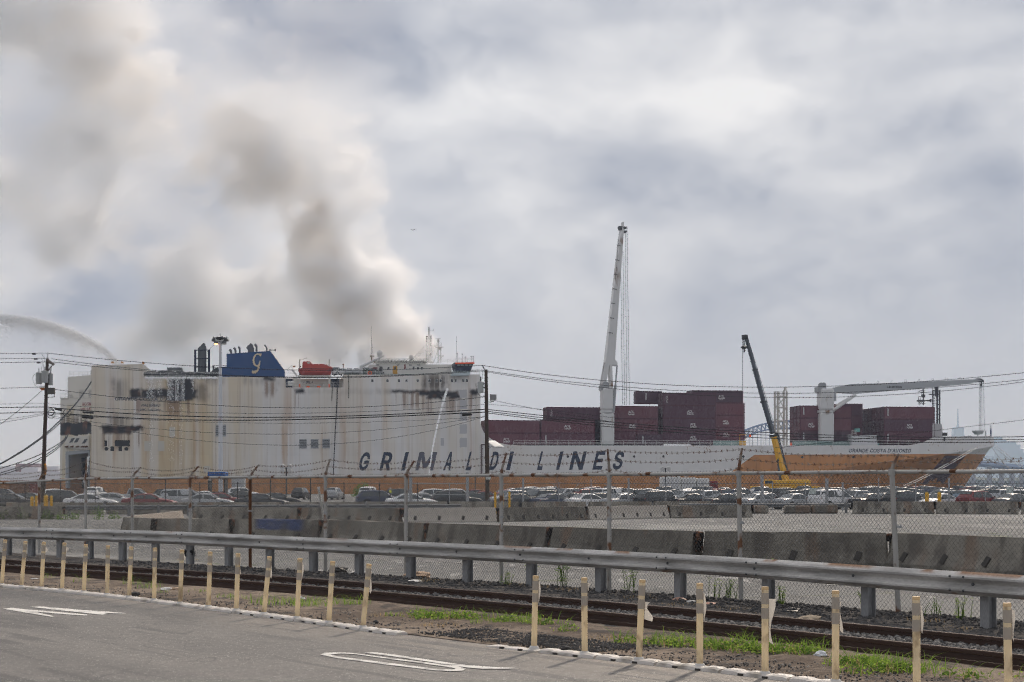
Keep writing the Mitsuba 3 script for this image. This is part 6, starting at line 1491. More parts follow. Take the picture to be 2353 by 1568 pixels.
# ---------------------------------------------------------------- chain-link fences
def chain(A, B, z0, z1, pitch, r):
    """Two sets of slanting wires that cross into diamonds, between plan points A and B."""
    A, B = np.array(A), np.array(B); L = np.linalg.norm(B - A); d = (B - A) / L; nn = np.array([-d[1], d[0]]); H = z1 - z0
    out_v, out_f = [], []; slope = 1.12; run = H / slope
    for s in (1, -1):
        for st in np.arange(-run, L + run, pitch):
            u0, u1 = (st, st + run) if s > 0 else (st + run, st); za, zb = z0, z1
            ua, ub = u0, u1
            lo_, hi_ = 0.0, L
            def clip(u, z, uo, zo):
                if u < lo_: t = (lo_ - u) / (uo - u); return lo_, z + (zo - z) * t
                if u > hi_: t = (hi_ - u) / (uo - u); return hi_, z + (zo - z) * t
                return u, z
            if max(ua, ub) <= lo_ or min(ua, ub) >= hi_: continue
            (ca, cza), (cb_, czb) = clip(ua, za, ub, zb), clip(ub, zb, ua, za)
            o = nn * r * 1.02 * s
            p, q = np.array([*(A + d * ca + o), cza]), np.array([*(A + d * cb_ + o), czb])
            ax = (q - p); ax /= np.linalg.norm(ax); e1 = np.array([*nn, 0]); e2 = np.cross(ax, e1); k = len(out_v) * 6
            out_v.append(np.array([pt + r * (math.cos(t) * e1 + math.sin(t) * e2) for pt in (p, q) for t in (0, 2.094, 4.189)]))
            out_f += [[k, k + 1, k + 4], [k, k + 4, k + 3], [k + 1, k + 2, k + 5], [k + 1, k + 5, k + 4], [k + 2, k, k + 3], [k + 2, k + 3, k + 5]]
    return mesh(np.vstack(out_v), out_f)


fence = thing('chain_link_fence', 'grey chain-link fence with barbed wire arms between the track and the barriers', 'fence')
FPX = [-26, 90, 197, 304, 437, 575, 748, 933, 1152, 1400, 1703, 2065, 2490, 3010, 3640]
FARM = [(.22, .30, 0), (.20, .30, 0), (.02, .52, 0), (.20, .27, 0), (.19, .27, 0), (.19, .28, 0), (.10, .38, 1), (.17, .30, 1), (.10, .42, 1), (-.03, .44, 0), (.06, .40, 0), (.12, .25, 2), (.15, .3, 0), (.15, .3, 0), (.15, .3, 0)]
FPOST = tex('fence_post', lambda p, n, uv: mix(mix((.30, .295, .28), (.42, .41, .385), fbm(p.x * 7, p.y * 7, p.z * 2, 3)), (.15, .07, .035), smoothstep(.57, .68, fbm(p.x * 5 + 3, p.y * 5, p.z * 3.5, 4))), .55, .5, .25)
ARMR = tex('fence_arm', lambda p, n, uv: mix((.24, .21, .18), (.12, .055, .03), smoothstep(.4, .6, fbm(p.x * 9, p.y * 9, p.z * 9, 3))), .7, .4, .2)
fxy = fence_xy(FPX); arms = []
for k, ((x, y), a) in enumerate(zip(fxy, FARM)):
    zt = np.interp(FPX[k], [-26, 90, 204, 2353, 3640], [2.02, 2.1, 2.17, 2.205, 2.21])
    m_ = RUSTY if FPX[k] == 575 else FPOST
    lean = np.array([-.10, .02, 0]) if FPX[k] == 2065 else np.array([-.04, 0, 0]) if FPX[k] == 1703 else np.zeros(3)
    topp = np.array([x, y, zt]) + lean
    obj('post', tube([[x, y, -.05], topp], .04 if k else .05, 10), m_, fence, smooth=40)
    obj('post_cap', tube([topp - [0, 0, .07], topp + [0, 0, .02]], .052, 10), FPOST, fence)
    h_ = topp + [a[0] * 1.0, a[0] * .6, a[1]]
    md = topp + [a[0] * .25, a[0] * .15, a[1] * .35]
    obj('barb_arm', tube([topp, md, h_], [.032, .028, .02], 6), ARMR, fence); arms.append((topp, h_))
    if k: obj('band', [tube([[x, y, z - .02], [x, y, z + .02]], .047, 10) for z in (1.35, .7)], GREY, fence)
for k in range(len(FPX) - 1):
    (x0, y0), (x1, y1) = fxy[k], fxy[k + 1]; za, zb = arms[k][0][2], arms[k + 1][0][2]
    obj('top_rail', tube([[x0, y0, za - .02], [(x0 + x1) / 2, (y0 + y1) / 2, (za + zb) / 2 - .02 + RNG.uniform(-.012, .006)], [x1, y1, zb - .02]], .030, 8), FPOST, fence, smooth=40)
    obj('rail_sleeve', tube([np.array([x0, y0, za - .02]) * (1 - t) + np.array([x1, y1, zb - .02]) * t for t in (.30, .335)], .034, 8), RUSTY, fence)
    obj('wire_mesh', chain([x0, y0], [x1, y1], .03, min(za, zb) + .03, .0725, .0026), WIRE, fence)
    for q in range(3):
        f = (q + .45) / 2.6 if FARM[k][2] < 2 else .3 + .3 * q
        a, b = arms[k][0] + (arms[k][1] - arms[k][0]) * f, arms[k + 1][0] + (arms[k + 1][1] - arms[k + 1][0]) * f
        n = 25; t = np.linspace(0, 1, n)[:, None]; pts = a * (1 - t) + b * t; dip = [.10, .05, .05][q] + RNG.uniform(0, .06); pts[:, 2] -= dip * 4 * (t * (1 - t))[:, 0]
        bw_ = [tube(pts, .0028, 4)]
        for tt in np.arange(.02, 1, .04):
            p = a * (1 - tt) + b * tt; p = p - [0, 0, dip * 4 * tt * (1 - tt)]; s_ = RNG.uniform(-.012, .012, 6)
            bw_ += [tube([p + [-.014, s_[0], .022 + s_[1]], p + [.014, s_[2], -.022 + s_[3]]], .0042, 4), tube([p + [.010, s_[4], .02], p + [-.012, s_[5], -.02]], .0042, 4)]
        obj('barbed_wire', bw_, ARMR, fence)
# far fence along the car lot
ff = thing('lot_fence', 'thin dark chain-link fence along the front of the car lot', 'fence')
YF = 139.0
for x in np.arange(-30, 2420, 82):
    if 690 < x < 700: continue
    p = P(x + rr.uniform(-6, 6), 1112, YF); thick = .085 if x > 1060 and int(x) % 3 == 0 else .04
    obj('post', rod([p[0], YF, float(G(YF))], [p[0], YF, 2.12 + (.35 if rr.random() < .3 else 0)], thick, 8), GREY if x > 1000 else BLACK, ff)
A, B = P(-60, 1112, YF), P(2450, 1112, YF)
obj('top_rail', [rod([A[0], YF, 2.02], [B[0], YF, 2.02], .028), rod([A[0], YF, .35], [B[0], YF, .35], .02)], mat('far_rail', (.13, .135, .14)), ff)
obj('wire_mesh', chain([A[0], YF + .05], [B[0], YF + .05], float(G(YF)), 2.0, .10, .0022), WIRE, ff)
obj('gate_post', [rod([P(x, 0, 128)[0], 128, float(G(128))], [P(x, 0, 128)[0], 128, P(x, y, 128)[2]], .13, 10) for x, y in ((943.6, 1088), (1074, 1086), (1900, 1097 + 3), (1751, 1085))], STEEL, ff)
obj('gate_frame', [rod([P(943.6, 0, 128)[0], 128, P(0, y, 128)[2]], [P(1074, 0, 128)[0], 128, P(0, y, 128)[2]], .035) for y in (1112, 1137)] + [rod(P(x0, 1112, 127.5), P(x1, 1172, 127.5), .03) for x0, x1 in ((1160, 1100), (1270, 1335), (1390, 1450), (1330, 1275))], STEEL, ff)
obj('sign_plate', [bx(P(x, 0, YF)[0] - .3, P(x, 0, YF)[0] + .3, YF - .06, YF - .04, P(0, y + 14, YF)[2], P(0, y, YF)[2]) for x, y in ((1867, 1122), (2320, 1120))], mat('plate_pale', (.45, .5, .48)), ff)
# ---------------------------------------------------------------- guard rail
gr = thing('guard_rail', 'long galvanised W-beam guard rail on steel posts beyond the railway track', 'guard rail')
GPX = [-60, 0, 54, 120, 187, 262, 337, 415, 503, 597, 697, 802, 920, 1050, 1196, 1354, 1535, 1735, 1962, 2237, 2570, 2980, 3490]
jt = [-110, -4, 120, 300, 418, 697, 912, 1200, 1528, 1735, 2208, 2700, 3560]
for k, (xa, xb) in enumerate(zip(jt[:-1], jt[1:])):
    xs = np.linspace(xa, xb + (4 if k < len(jt) - 2 else 0), 16)
    fn_, pt = [], []
    for x in xs: b, d, n = GRAIL.frame(x); pt.append(b - n * 0.0); fn_.append(-n)
    sw = np.where(np.arange(16) > 13, .006, 0)
    obj('rail_panel', wbeam(np.array(pt) - np.array(fn_) * 0, np.full(16, .82) + RNG.uniform(-.004, .004) , .315, front=np.array(fn_), swell=.004 * (k % 2)), GALV, gr, smooth=35)
for x in GPX:
    b, d, n = GRAIL.frame(x); ang = math.degrees(math.atan2(d[1], d[0]))
    M = TR(b[0], b[1], 0, ang)
    pst = obj('post', [apply(bx(-.075, .075, .20, .212, -.1, .78), M), apply(bx(-.006, .006, .212, .34, -.1, .78), M), apply(bx(-.075, .075, .34, .352, -.1, .78), M)], GPOST, gr)
    obj('block_out', apply(cham(-.07, .07, .005, .20, .50, .78, .01), M), GPOST, gr)
    obj('bolt', apply(trimesh.creation.icosphere(subdivisions=1, radius=.022).apply_translation([0, -.012, .66]), M), DKGREY, gr)
for x in jt[1:-1]:
    b, d, n = GRAIL.frame(x); ang = math.degrees(math.atan2(d[1], d[0])); M = TR(b[0], b[1], 0, ang)
    for u in (-.12, .12):
        for z in (.755, .57): obj('splice_bolt', apply(trimesh.creation.icosphere(subdivisions=1, radius=.018).apply_translation([u, -.082, z]), M), DKGREY, gr)
# ---------------------------------------------------------------- railway track
tk = thing('railway_track', 'rusty railway track half sunk in crushed stone along the road', 'railway track')
RT = tex('rail_rust', lambda p, n, uv: mix(mix((.032, .019, .015), (.075, .042, .030), fbm(p.x * 3, p.y * 3, p.z * 14, 4)), (.19, .135, .105), smoothstep(.5, .8, n.z) * .85), .75, .35, .15)
RTOP = mat('rail_top', (.20, .155, .125), .4, .5, .4)
RPRO = [(-.075, 0), (.075, 0), (.075, .012), (.018, .035), (.012, .12), (.037, .135), (.037, .163), (.030, .172), (-.030, .172), (-.037, .163), (-.037, .135), (-.012, .12), (-.018, .035), (-.075, .012)]


def rail_mesh(line2d, z0, prof):
    t = np.gradient(line2d, axis=0); t /= np.linalg.norm(t, axis=1, keepdims=True); nn = np.stack([-t[:, 1], t[:, 0]], -1)
    v = np.array([[*(p + q * y), z0 + z] for p, q in zip(line2d, nn) for y, z in prof]); n = len(prof)
    i, j = np.meshgrid(np.arange(len(line2d) - 1), np.arange(n), indexing='ij')
    return quads(v, np.stack([i * n + j, (i + 1) * n + j, (i + 1) * n + (j + 1) % n, i * n + (j + 1) % n], -1).reshape(-1, 4))


rl2 = RAIL.dense(-500, 3600, 320)
obj('rail', rail_mesh(rl2, .030, RPRO), RT, tk, label='near rail standing clear of the dirt')
obj('rail', rail_mesh(off(rl2, 1.51), .012, RPRO), RT, tk, label='far rail almost buried in stones')
gpro = [(-.11, 0), (.02, 0), (.02, .02), (-.085, .03), (-.09, .11), (-.11, .11)]
obj('guard_angle', rail_mesh(off(rl2, -.10), .025, [(-.05, 0), (.03, 0), (.03, .01), (-.035, .012), (-.036, .075), (-.05, .075)]), RT, tk, label='low rusty angle bar before the near rail')
xsw, sl_ = RAIL.walk(-120, 3300)
for s in np.arange(.3, sl_[-1], .62):
    x = np.interp(s, sl_, xsw); b, d, n = RAIL.frame(x); ang = math.degrees(math.atan2(d[1], d[0])); M = TR(b[0], b[1], 0, ang)
    obj('sleeper', apply(cham(-.11, .11, -.5, 2.1, -.1, .034, .01), M), mat('sleeper_wood', (.06, .05, .043), .95), tk)
    if x > 100: obj('spike', apply(bx(-.016, .016, -.105, -.075, .03, .055), M), RUSTY, tk)
# ---------------------------------------------------------------- curb pieces and tubular posts
CURBM = tex('curb_plastic', lambda p, n, uv: mix((.54, .50, .455), (.28, .25, .21), smoothstep(.46, .72, fbm(p.x * 5, p.y * 5, p.z * 8, 4))), .6, .4)
DX = [8, 54, 98, 145, 195, 247, 299, 355, 416, 481, 545, 613, 686, 760, 841, 1229, 1343, 1472, 1608, 1758, 1920, 2106, 2316]
DTOP = [1241, 1244, 1246, 1248, 1251, 1254, 1256.5, 1259.5, 1264, 1268.5, 1272, 1279, 1283, 1290, 1296.5, 1323.5, 1328, 1333, 1340.5, 1349, 1358, 1371, 1386]
LEAN = [8, 9, 6, 6, 5, 2, 5, 2, 4, 4, 4, 13, 7, 9, 14, 4, -1, 8, 0, 0, 0, -2, -4]
POSTM = two({'type': 'principledthin', 'base_color': rgb((.90, .79, .56)), 'roughness': .45, 'diff_trans': .8, 'spec_trans': 0.0}); POSTM = POSTM['bsdf']
POSTM = {**POSTM, 'base_color': proc(lambda p, n, uv: mix((.90, .79, .57), (.42, .33, .22), smoothstep(.50, .70, fbm(p.x * 9, p.y * 9, p.z * 5, 4)) * .8 + (1 - smoothstep(.06, .22, p.z)) * .35))}; scene['m_post_plastic'] = POSTM; POSTK = 'm_post_plastic'
scene['m_post_band'] = {'type': 'principledthin', 'base_color': rgb((.50, .45, .385)), 'roughness': .4, 'diff_trans': .5, 'spec_trans': 0.0}
scene['m_tape'] = {'type': 'principledthin', 'base_color': rgb((.62, .58, .52)), 'roughness': .5, 'diff_trans': .9, 'spec_trans': 0.0}
TOPC = mat('post_top', (.66, .46, .24), .5)
BASEM = mat('post_base', (.52, .50, .47), .6)
flap = {2: 1, 3: 1, 4: 0, 11: 2, 14: 3, 16: 0, 17: 4, 18: 3, 19: 5, 20: 3, 21: 2, 22: 2, 8: 0, 10: 2, 12: 2, 15: 2}
TUBE = {}
dlab = ['bare', 'bare', 'tape flap sticking out', 'peeling band', 'peeling band', 'clean bands', 'clean bands', 'clean bands', 'torn band', 'clean bands', 'peeling band', 'leaning, with torn tape', 'peeling band', 'straight', 'leaning, torn sticker, last before the gap', 'first after the gap', 'narrow', 'with a torn bag of tape', 'peeling edge', 'long torn tape hanging', 'peeling edge', 'stout', 'last in view']
for k, (x, yt, ln) in enumerate(zip(DX, DTOP, LEAN)):
    b, d, n = CURB.frame(x); xb = x - ln * .5
    b = CURB.xy(np.array([xb]))[0]; Y = b[1]
    tp = P(x + ln * .5, yt, Y); z1 = tp[2]; base = np.array([b[0], b[1], .06])
    ax = tp - base; L = np.linalg.norm(ax); at = lambda f: base + ax * f
    t = thing('delineator_post', f'tan post, {dlab[k]}, {ORD[k]} from the left', 'delineator post', 'tan tubular posts along the road edge')
    R0 = .036
    obj('tube', tube([at(0), at(.5), at(.965)], R0, 14, caps=False), POSTK, t, smooth=40)
    obj('top', tube([at(.965), at(.968), at(1.0)], [R0 * 1.0, R0 * 1.04, R0 * 1.0], 14), TOPC, t, smooth=30)
    obj('reflective_band', tube([at(.80), at(.81), at(.93)], R0 + .003, 14, caps=False), 'm_post_band', t, smooth=40)
    obj('reflective_band', tube([at(.63), at(.64), at(.755)], R0 + .003, 14, caps=False), 'm_post_band', t, smooth=40)
    obj('base', tube([[b[0], b[1], .0], [b[0], b[1], .055], [b[0], b[1], .075]], [.075, .06, .045], 12), BASEM, t, smooth=30)
    if k in flap:
        fl = flap[k]; f0, f1, w_ = [(.84, .93, .03), (.80, .9, .05), (.64, .93, .022), (.56, .88, .028), (.50, .72, .085), (.36, .86, .06)][fl]
        pts = []
        for q in range(7):
            tt = q / 6; p = at(f1 - (f1 - f0) * tt); wq = w_ * (.3 + .9 * math.sin(1.2 + 2.6 * tt + k) ** 2)
            pts += [p + [R0 + .004, -.01, 0], p + [R0 + wq, -.02 + .02 * math.sin(3 * tt + k), -.03 * tt]]
        obj('torn_tape', quads(pts, [[2 * q, 2 * q + 1, 2 * q + 3, 2 * q + 2] for q in range(6)]), 'm_tape', t)
xsw, sl_ = CURB.walk(-140, 3300)
pieces = np.arange(0, sl_[-1] - .95, .93); kk = 0
seen_n = 0
for s in pieces:
    xa, xb = np.interp([s + .02, s + .91], sl_, xsw)
    if 866 < xa < 1085: continue
    a, b = CURB.xy(np.array([xa, xb])); d = b - a; L = np.linalg.norm(d); ang = math.degrees(math.atan2(d[1], d[0])); M = TR(a[0], a[1], .006, ang)
    low = .5 if 1085 <= xa < 1210 else 1.0
    vis = -20 < xb and xa < 2370
    if not vis and xb < -60: pass
    side = 'left of the gap' if xa < 900 else 'right of the gap'
    if xa >= 900 and kk >= 0 and not globals().get('_gap'): kk = 0; _gap = True
    t = thing('curb_piece', f'dirty white plastic lane curb piece, {ORD[min(kk, 34)]} {side} in the post row', 'lane curb', 'plastic lane curbs under the posts'); kk += 1
    pr = [(-.10, 0), (-.088, .040 * low), (-.055, .055 * low), (.055, .055 * low), (.088, .040 * low), (.10, 0)]
    secs = [(0, .75), (.05, 1), (.20, 1), (.22, .8), (.34, .8), (.36, 1), (.53, 1), (.55, .8), (.67, .8), (.69, 1), (L - .05, 1), (L, .75)]
    v = np.array([[u, y * (1 if h == 1 else .98), z * h] for u, h in secs for y, z in pr]); n_ = 6
    q = [[i_ * n_ + j_, (i_ + 1) * n_ + j_, (i_ + 1) * n_ + j_ + 1, i_ * n_ + j_ + 1] for i_ in range(len(secs) - 1) for j_ in range(n_ - 1)]
    caps = [[0, j_, j_ + 1] for j_ in range(1, 5)] + [[(len(secs) - 1) * n_, (len(secs) - 1) * n_ + j_ + 1, (len(secs) - 1) * n_ + j_] for j_ in range(1, 5)]
    m_ = quads(v, q); m_ = mesh(m_.vertices, np.vstack([m_.faces, caps]))
    obj('body', apply(m_, M), CURBM, t)
    if xa > 500: obj('notch', [apply(bx(u - .035, u + .035, -.103, -.080, .004, .026), M) for u in (.28, .61)], HOLE, t)
# ---------------------------------------------------------------- painted road markings
def road_z(): return .017
PAINTM = tex('road_paint', lambda p, n, uv: mix((.60, .575, .53), (.22, .21, .195), smoothstep(.52, .70, fbm(p.x * 8, p.y * 8, 0.0, 4)) * .7), .8, .2)
def rp(x, y): Y = (EYE - .017) * F / (y - HY); return ((x - CX) * Y / F, Y)
def marking(polys, label):
    ms = []
    for pp_ in polys:
        m_ = poly_extrude(Polygon([rp(*q) for q in pp_]).buffer(0), .002); m_.apply_translation([0, 0, .016]); ms.append(m_)
    solo('road_marking', ms, PAINTM, label, kind='structure')
f1_ = lambda x, y: (x / 2.935, 1034 + y / 2.935)
marking([[f1_(*q) for q in ((20, 1072), (80, 1066), (240, 1082), (590, 1112), (585, 1118), (470, 1112), (270, 1095), (250, 1098), (375, 1124), (345, 1127))],
         [f1_(*q) for q in ((205, 1060), (270, 1057), (500, 1076), (830, 1100), (850, 1106), (700, 1100), (722, 1108), (690, 1113), (450, 1088))]], 'worn white painted letter on the asphalt near the frame edge')
f2_ = lambda x, y: (632 + x / 2.935, 1034 + y / 2.935)
ring_o = [f2_(*q) for q in ((305, 1381), (330, 1370), (420, 1367), (520, 1371), (760, 1402), (1230, 1460), (1288, 1477), (1265, 1490), (1180, 1494), (1080, 1488), (700, 1443), (400, 1402))]
ring_i = [f2_(*q) for q in ((365, 1382.5), (440, 1374), (545, 1379), (760, 1410), (1150, 1462), (1222, 1475), (1195, 1483), (1090, 1478), (720, 1431.5), (435, 1396.5))]
pr_ = Polygon([rp(*q) for q in ring_o], [[rp(*q) for q in ring_i]]).buffer(0).union(Polygon([rp(*f2_(*q)) for q in ((600, 1369), (655, 1364), (800, 1381), (1280, 1452), (1480, 1466), (1645, 1473), (1560, 1477), (1400, 1479), (1290, 1468), (800, 1394))]).buffer(0))
m_ = poly_extrude(pr_, .002); m_.apply_translation([0, 0, .016])
solo('road_marking', m_, PAINTM, 'long white painted ring-shaped letter on the asphalt in the middle', kind='structure')
# ---------------------------------------------------------------- weeds, plants and litter
def leafmat(nm_, c): scene['m_' + nm_] = {'type': 'principledthin', 'base_color': rgb(c), 'roughness': .5, 'diff_trans': .9, 'spec_trans': 0.0}; return 'm_' + nm_
GR1, GR2, GR3, DRY = leafmat('grass_a', (.20, .33, .055)), leafmat('grass_b', (.12, .20, .045)), leafmat('grass_c', (.33, .45, .085)), leafmat('dry_grass', (.45, .33, .18))


def blades(r, n, xy, spread, h, w, bend, zb=.03):
    v, f = [], []
    for _ in range(n):
        a = r.uniform(0, 6.28); rad = spread * math.sqrt(r.uniform(0, 1)); p = np.array([xy[0] + rad * math.cos(a), xy[1] + rad * math.sin(a)])
        hh = h * r.uniform(.45, 1.15); da = r.uniform(0, 6.28); dirv = np.array([math.cos(da), math.sin(da)]); sidev = np.array([-dirv[1], dirv[0]]); ww = w * r.uniform(.6, 1.3); bb = bend * r.uniform(.2, 1.2) * hh
        k = len(v)
        for t, s in ((0, 1), (.4, .9), (.75, .6), (1, .05)):
            c_ = p + dirv * bb * t * t; z = zb + hh * (t - .28 * bend * t * t)
            v += [[*(c_ - sidev * ww * s), z], [*(c_ + sidev * ww * s), z]]
        f += [[k, k + 1, k + 3, k + 2], [k + 2, k + 3, k + 5, k + 4], [k + 4, k + 5, k + 7, k + 6]]
    return quads(v, f)


def leaves(r, n, xy, spread, h, w, zb=.03):
    v, f = [], []
    for _ in range(n):
        a = r.uniform(0, 6.28); rad = spread * math.sqrt(r.uniform(0, 1)); c_ = np.array([xy[0] + rad * math.cos(a), xy[1] + rad * math.sin(a), zb + h * r.uniform(.05, 1) * (1 - .6 * rad / spread)])
        ax = r.normal(0, 1, 3); ax[2] = ax[2] * .4 + .25; ax /= np.linalg.norm(ax); e = np.cross(ax, r.normal(0, 1, 3)); e /= np.linalg.norm(e); L = w * r.uniform(.7, 1.5); k = len(v)
        v += [c_, c_ + ax * L * .5 + e * L * .28, c_ + ax * L, c_ + ax * L * .5 - e * L * .28]; f.append([k, k + 1, k + 2, k + 3])
    return quads(v, f)


def vp(x, y, z=.03): Y = (EYE - z) * F / (y - HY); return np.array([(x - CX) * Y / F, Y])
rg = np.random.default_rng(77)
A_, B_, C_, D_ = [], [], [], []
for x, y, sp, n, kind in ((635, 1389, .5, 90, 0), (700, 1392, .3, 36, 0), (755, 1393, .45, 100, 0), (820, 1392, .25, 50, 0), (905, 1416, .16, 30, 1), (975, 1419, .35, 110, 2), (1020, 1422, .50, 190, 2), (1075, 1424, .40, 140, 2), (1120, 1432, .30, 60, 1), (1168, 1430, .3, 80, 2), (1200, 1433, .28, 90, 0), (1245, 1436, .25, 70, 2), (1300, 1452, .22, 40, 2), (345, 1352, .3, 40, 0), (300, 1345, .25, 30, 0), (190, 1338, .2, 16, 0), (110, 1330, .2, 14, 0), (370, 1362, .2, 20, 1),
                          (1440, 1478, .22, 60, 2), (1505, 1482, .3, 90, 2), (1545, 1480, .32, 70, 0), (1570, 1486, .3, 90, 2), (1640, 1490, .35, 160, 2), (1690, 1494, .38, 190, 2), (1740, 1500, .3, 110, 2), (1700, 1478, .2, 34, 0), (1800, 1500, .38, 190, 2), (1850, 1505, .3, 140, 2), (1885, 1498, .22, 40, 0), (1960, 1530, .34, 170, 2), (2010, 1532, .32, 120, 0), (2060, 1542, .3, 140, 2), (2085, 1545, .2, 40, 0), (2140, 1545, .2, 34, 0), (2195, 1558, .25, 40, 2), (2240, 1562, .2, 26, 2), (1990, 1546, .35, 90, 2), (2330, 1560, .2, 16, 2), (520, 1374, .25, 30, 1), (455, 1362, .2, 22, 1), (560, 1378, .3, 34, 1)):
    c_ = vp(x, y)
    if kind in (0, 1): A_.append(blades(rg, int(n * .7), c_, sp, .21 if kind == 0 else .10, .0045, .9)); C_.append(blades(rg, n // 3, c_, sp * .8, .26 if kind == 0 else .12, .004, 1.2))
    else: B_.append(leaves(rg, int(n * .8), c_, sp * .7, .12, .045)); A_.append(blades(rg, n // 4, c_, sp, .26, .005, 1.1)); C_.append(leaves(rg, int(n * .75), c_, sp * .9, .15, .036)); D_.append(blades(rg, n // 5, c_, sp, .16, .004, 1.0))
for x, y in ((1190, 1346), (1230, 1352), (1560, 1395), (1690, 1404), (2130, 1432), (1310, 1360), (430, 1288), (980, 1338), (1470, 1378), (1770, 1418), (1010, 1440), (1400, 1470), (880, 1418), (2200, 1450)): D_.append(blades(rg, 46, vp(x, y), .28, .10, .0035, 1.0))
gt = thing('grass', 'bright green weeds and grass tufts growing along the near rail', None, kind='stuff')
for k, (ms, m_) in enumerate(((A_, GR1), (B_, GR2), (C_, GR3), (D_, DRY))): scene[f'{gt}__{k + 1:03d}'] = mikit.ply(cat(ms), m_)


def tall_weed(x, y, h, n, label, bushy=1.0):
    c_ = vp(x, y); t = thing('tall_weed', label, 'weed', 'tall weeds along the fence')
    st, lv = [], []
    for _ in range(n):
        a = rg.uniform(0, 6.28); e = rg.uniform(.05, .3) * h; p0 = np.array([c_[0] + rg.normal(0, .06), c_[1] + rg.normal(0, .06), .02]); p1 = p0 + [math.cos(a) * e * .4, math.sin(a) * e * .4, h * rg.uniform(.45, .6)]; p2 = p1 + [math.cos(a) * e, math.sin(a) * e, h * rg.uniform(.3, .5)]
        st.append(tube([p0, p1, p2], [.006, .0045, .002], 4))
        for q in range(int(13 * bushy)):
            f = rg.uniform(.1, 1); c2 = p0 + (p1 - p0) * min(1, 2 * f) + (p2 - p1) * max(0, 2 * f - 1); da = rg.uniform(0, 6.28); L = .095 * h * rg.uniform(.7, 1.5); dv_ = np.array([math.cos(da), math.sin(da), .5]); sv = np.array([-math.sin(da), math.cos(da), 0])
            lv.append(quads([c2, c2 + dv_ * L * .5 + sv * L * .13, c2 + dv_ * L - [0, 0, .3 * L], c2 + dv_ * L * .5 - sv * L * .13], [[0, 1, 2, 3]]))
    obj('stem', st, GR2, t); obj('leaf_cluster', lv, [GR1, GR3][int(rg.integers(0, 2))], t)


for x, y, h, n, lab in ((1222, 1345, .62, 9, 'upright green weed behind the guard rail post in the middle'), (1293, 1351, .70, 10, 'taller green weed right of the middle guard rail post'), (1165, 1347, .30, 8, 'low green weed at the foot of the middle fence post'), (1450, 1361, .58, 7, 'thin branching weed below the white patch of lot'), (1645, 1378, .40, 7, 'small weed left of the leaning fence post'), (1677, 1379, .36, 9, 'leafy weed close to the leaning fence post'), (1800, 1391, .35, 7, 'small weed between two guard rail posts'), (1780, 1385, .8, 6, 'sparse grey-green weed behind the guard rail'), (1990, 1395, .30, 7, 'weed tuft before the last but one guard rail post'), (2145, 1418, .28, 7, 'yellow-green weed near the final fence post'), (2205, 1425, .36, 9, 'weed beside the last guard rail post')):
    tall_weed(x, y, h, n, lab)
rw = 0
for x, y, h, lab in ((12, 1194, .7, 'weed at the frame edge by the weedy barrier'), (52, 1194, .8, 'tall weed on the weedy barrier'), (108, 1194, .7, 'weed at the barrier below the pole'), (142, 1195, .6, 'weed at the barrier end'), (168, 1194, .7, 'weed left of the far guard rail post'), (225, 1195, 1.1, 'tall weed beside the fence post at the far guard rail'), (262, 1193, .5, 'small weed under the far guard rail'), (318, 1160, .9, 'weed before the dark red car'), (1351, 1195, .3, 'yellowish weed at the white barrier joint')):
    c_ = gpt(x, y); t = thing('far_weed', lab, 'weed', 'weeds along the far barriers'); g_ = float(G(c_[1]))
    obj('stem', blades(rg, 18, c_, .35, h, .016, .5, g_), GR2, t); obj('leaf_cluster', leaves(rg, 60, c_, .4, h, .10, g_), GR2, t)
bs = thing('bush', 'dark green bush growing at the quay edge behind the white van', 'bush'); c_ = P(836, 1122, 262); obj('crown', [leaves(rg, 700, (c_[0], 262), 1.9, 2.6, .3, float(G(262)))], GR2, bs); obj('trunk', rod([c_[0], 262, float(G(262))], [c_[0], 262, 1.2], .08), WOOD, bs)


def crumple(x, y, r, label, m_, name='litter', cat_='litter', sq=.45, z=.03, group='litter along the track'):
    c_ = vp(x, y, z); k = trimesh.creation.icosphere(subdivisions=2, radius=r); k.vertices *= (.65 + .75 * meshkit.noise(k.vertices / r * 2.1 + x, 3))[:, None]; k.apply_scale([1.3, 1, sq]); k.apply_translation([c_[0], c_[1], z + r * sq * .6])
    t = thing(name, label, cat_, group); scene[t] = mikit.ply(k, m_)


PAPER = mat('paper', (.62, .60, .57), .8)
crumple(960, 1328, .19, 'crumpled tan paper bag beside the fence post in the middle', mat('paper_tan', (.50, .35, .24), .8)); crumple(950, 1338, .14, 'scatter of white paper below the tan bag', PAPER, sq=.2); crumple(830, 1320, .16, 'white paper heap behind the guard rail posts', PAPER, sq=.3); crumple(778, 1316, .14, 'dark bundle with white scraps near the fence', mat('rag_dark', (.06, .055, .05)), sq=.6); crumple(725, 1313, .12, 'white scraps left of the dark bundle', PAPER, sq=.2)
crumple(1560, 1381, .08, 'torn brown wrapper beside a guard rail post', mat('wrap_brown', (.38, .22, .16))); crumple(1587, 1386, .06, 'flattened white cup next to the brown wrapper', PAPER); crumple(1632, 1391, .09, 'reddish torn carton on the cinders', mat('carton_red', (.42, .20, .14)), sq=.3); crumple(1885, 1511, .055, 'clear crumpled plastic cup in the weeds', mat('cup_clear', (.6, .62, .65), .15), sq=.8); crumple(2030, 1532, .05, 'white scrap in the tall weeds', PAPER)
crumple(382, 1359, .07, 'pale crumpled cup beside the posts', PAPER, sq=.7); crumple(403, 1359, .065, 'tan crumpled cup beside the pale one', mat('cup_tan', (.42, .3, .2)), sq=.7); crumple(80, 1331, .06, 'white scrap at the foot of the posts', PAPER, sq=.2); crumple(435, 1279, .12, 'black bag hanging at a guard rail post', BLACK, sq=1.0, z=.2); crumple(690, 1380, .06, 'pale plastic bottle lying by the near rail', PAPER, sq=.7)
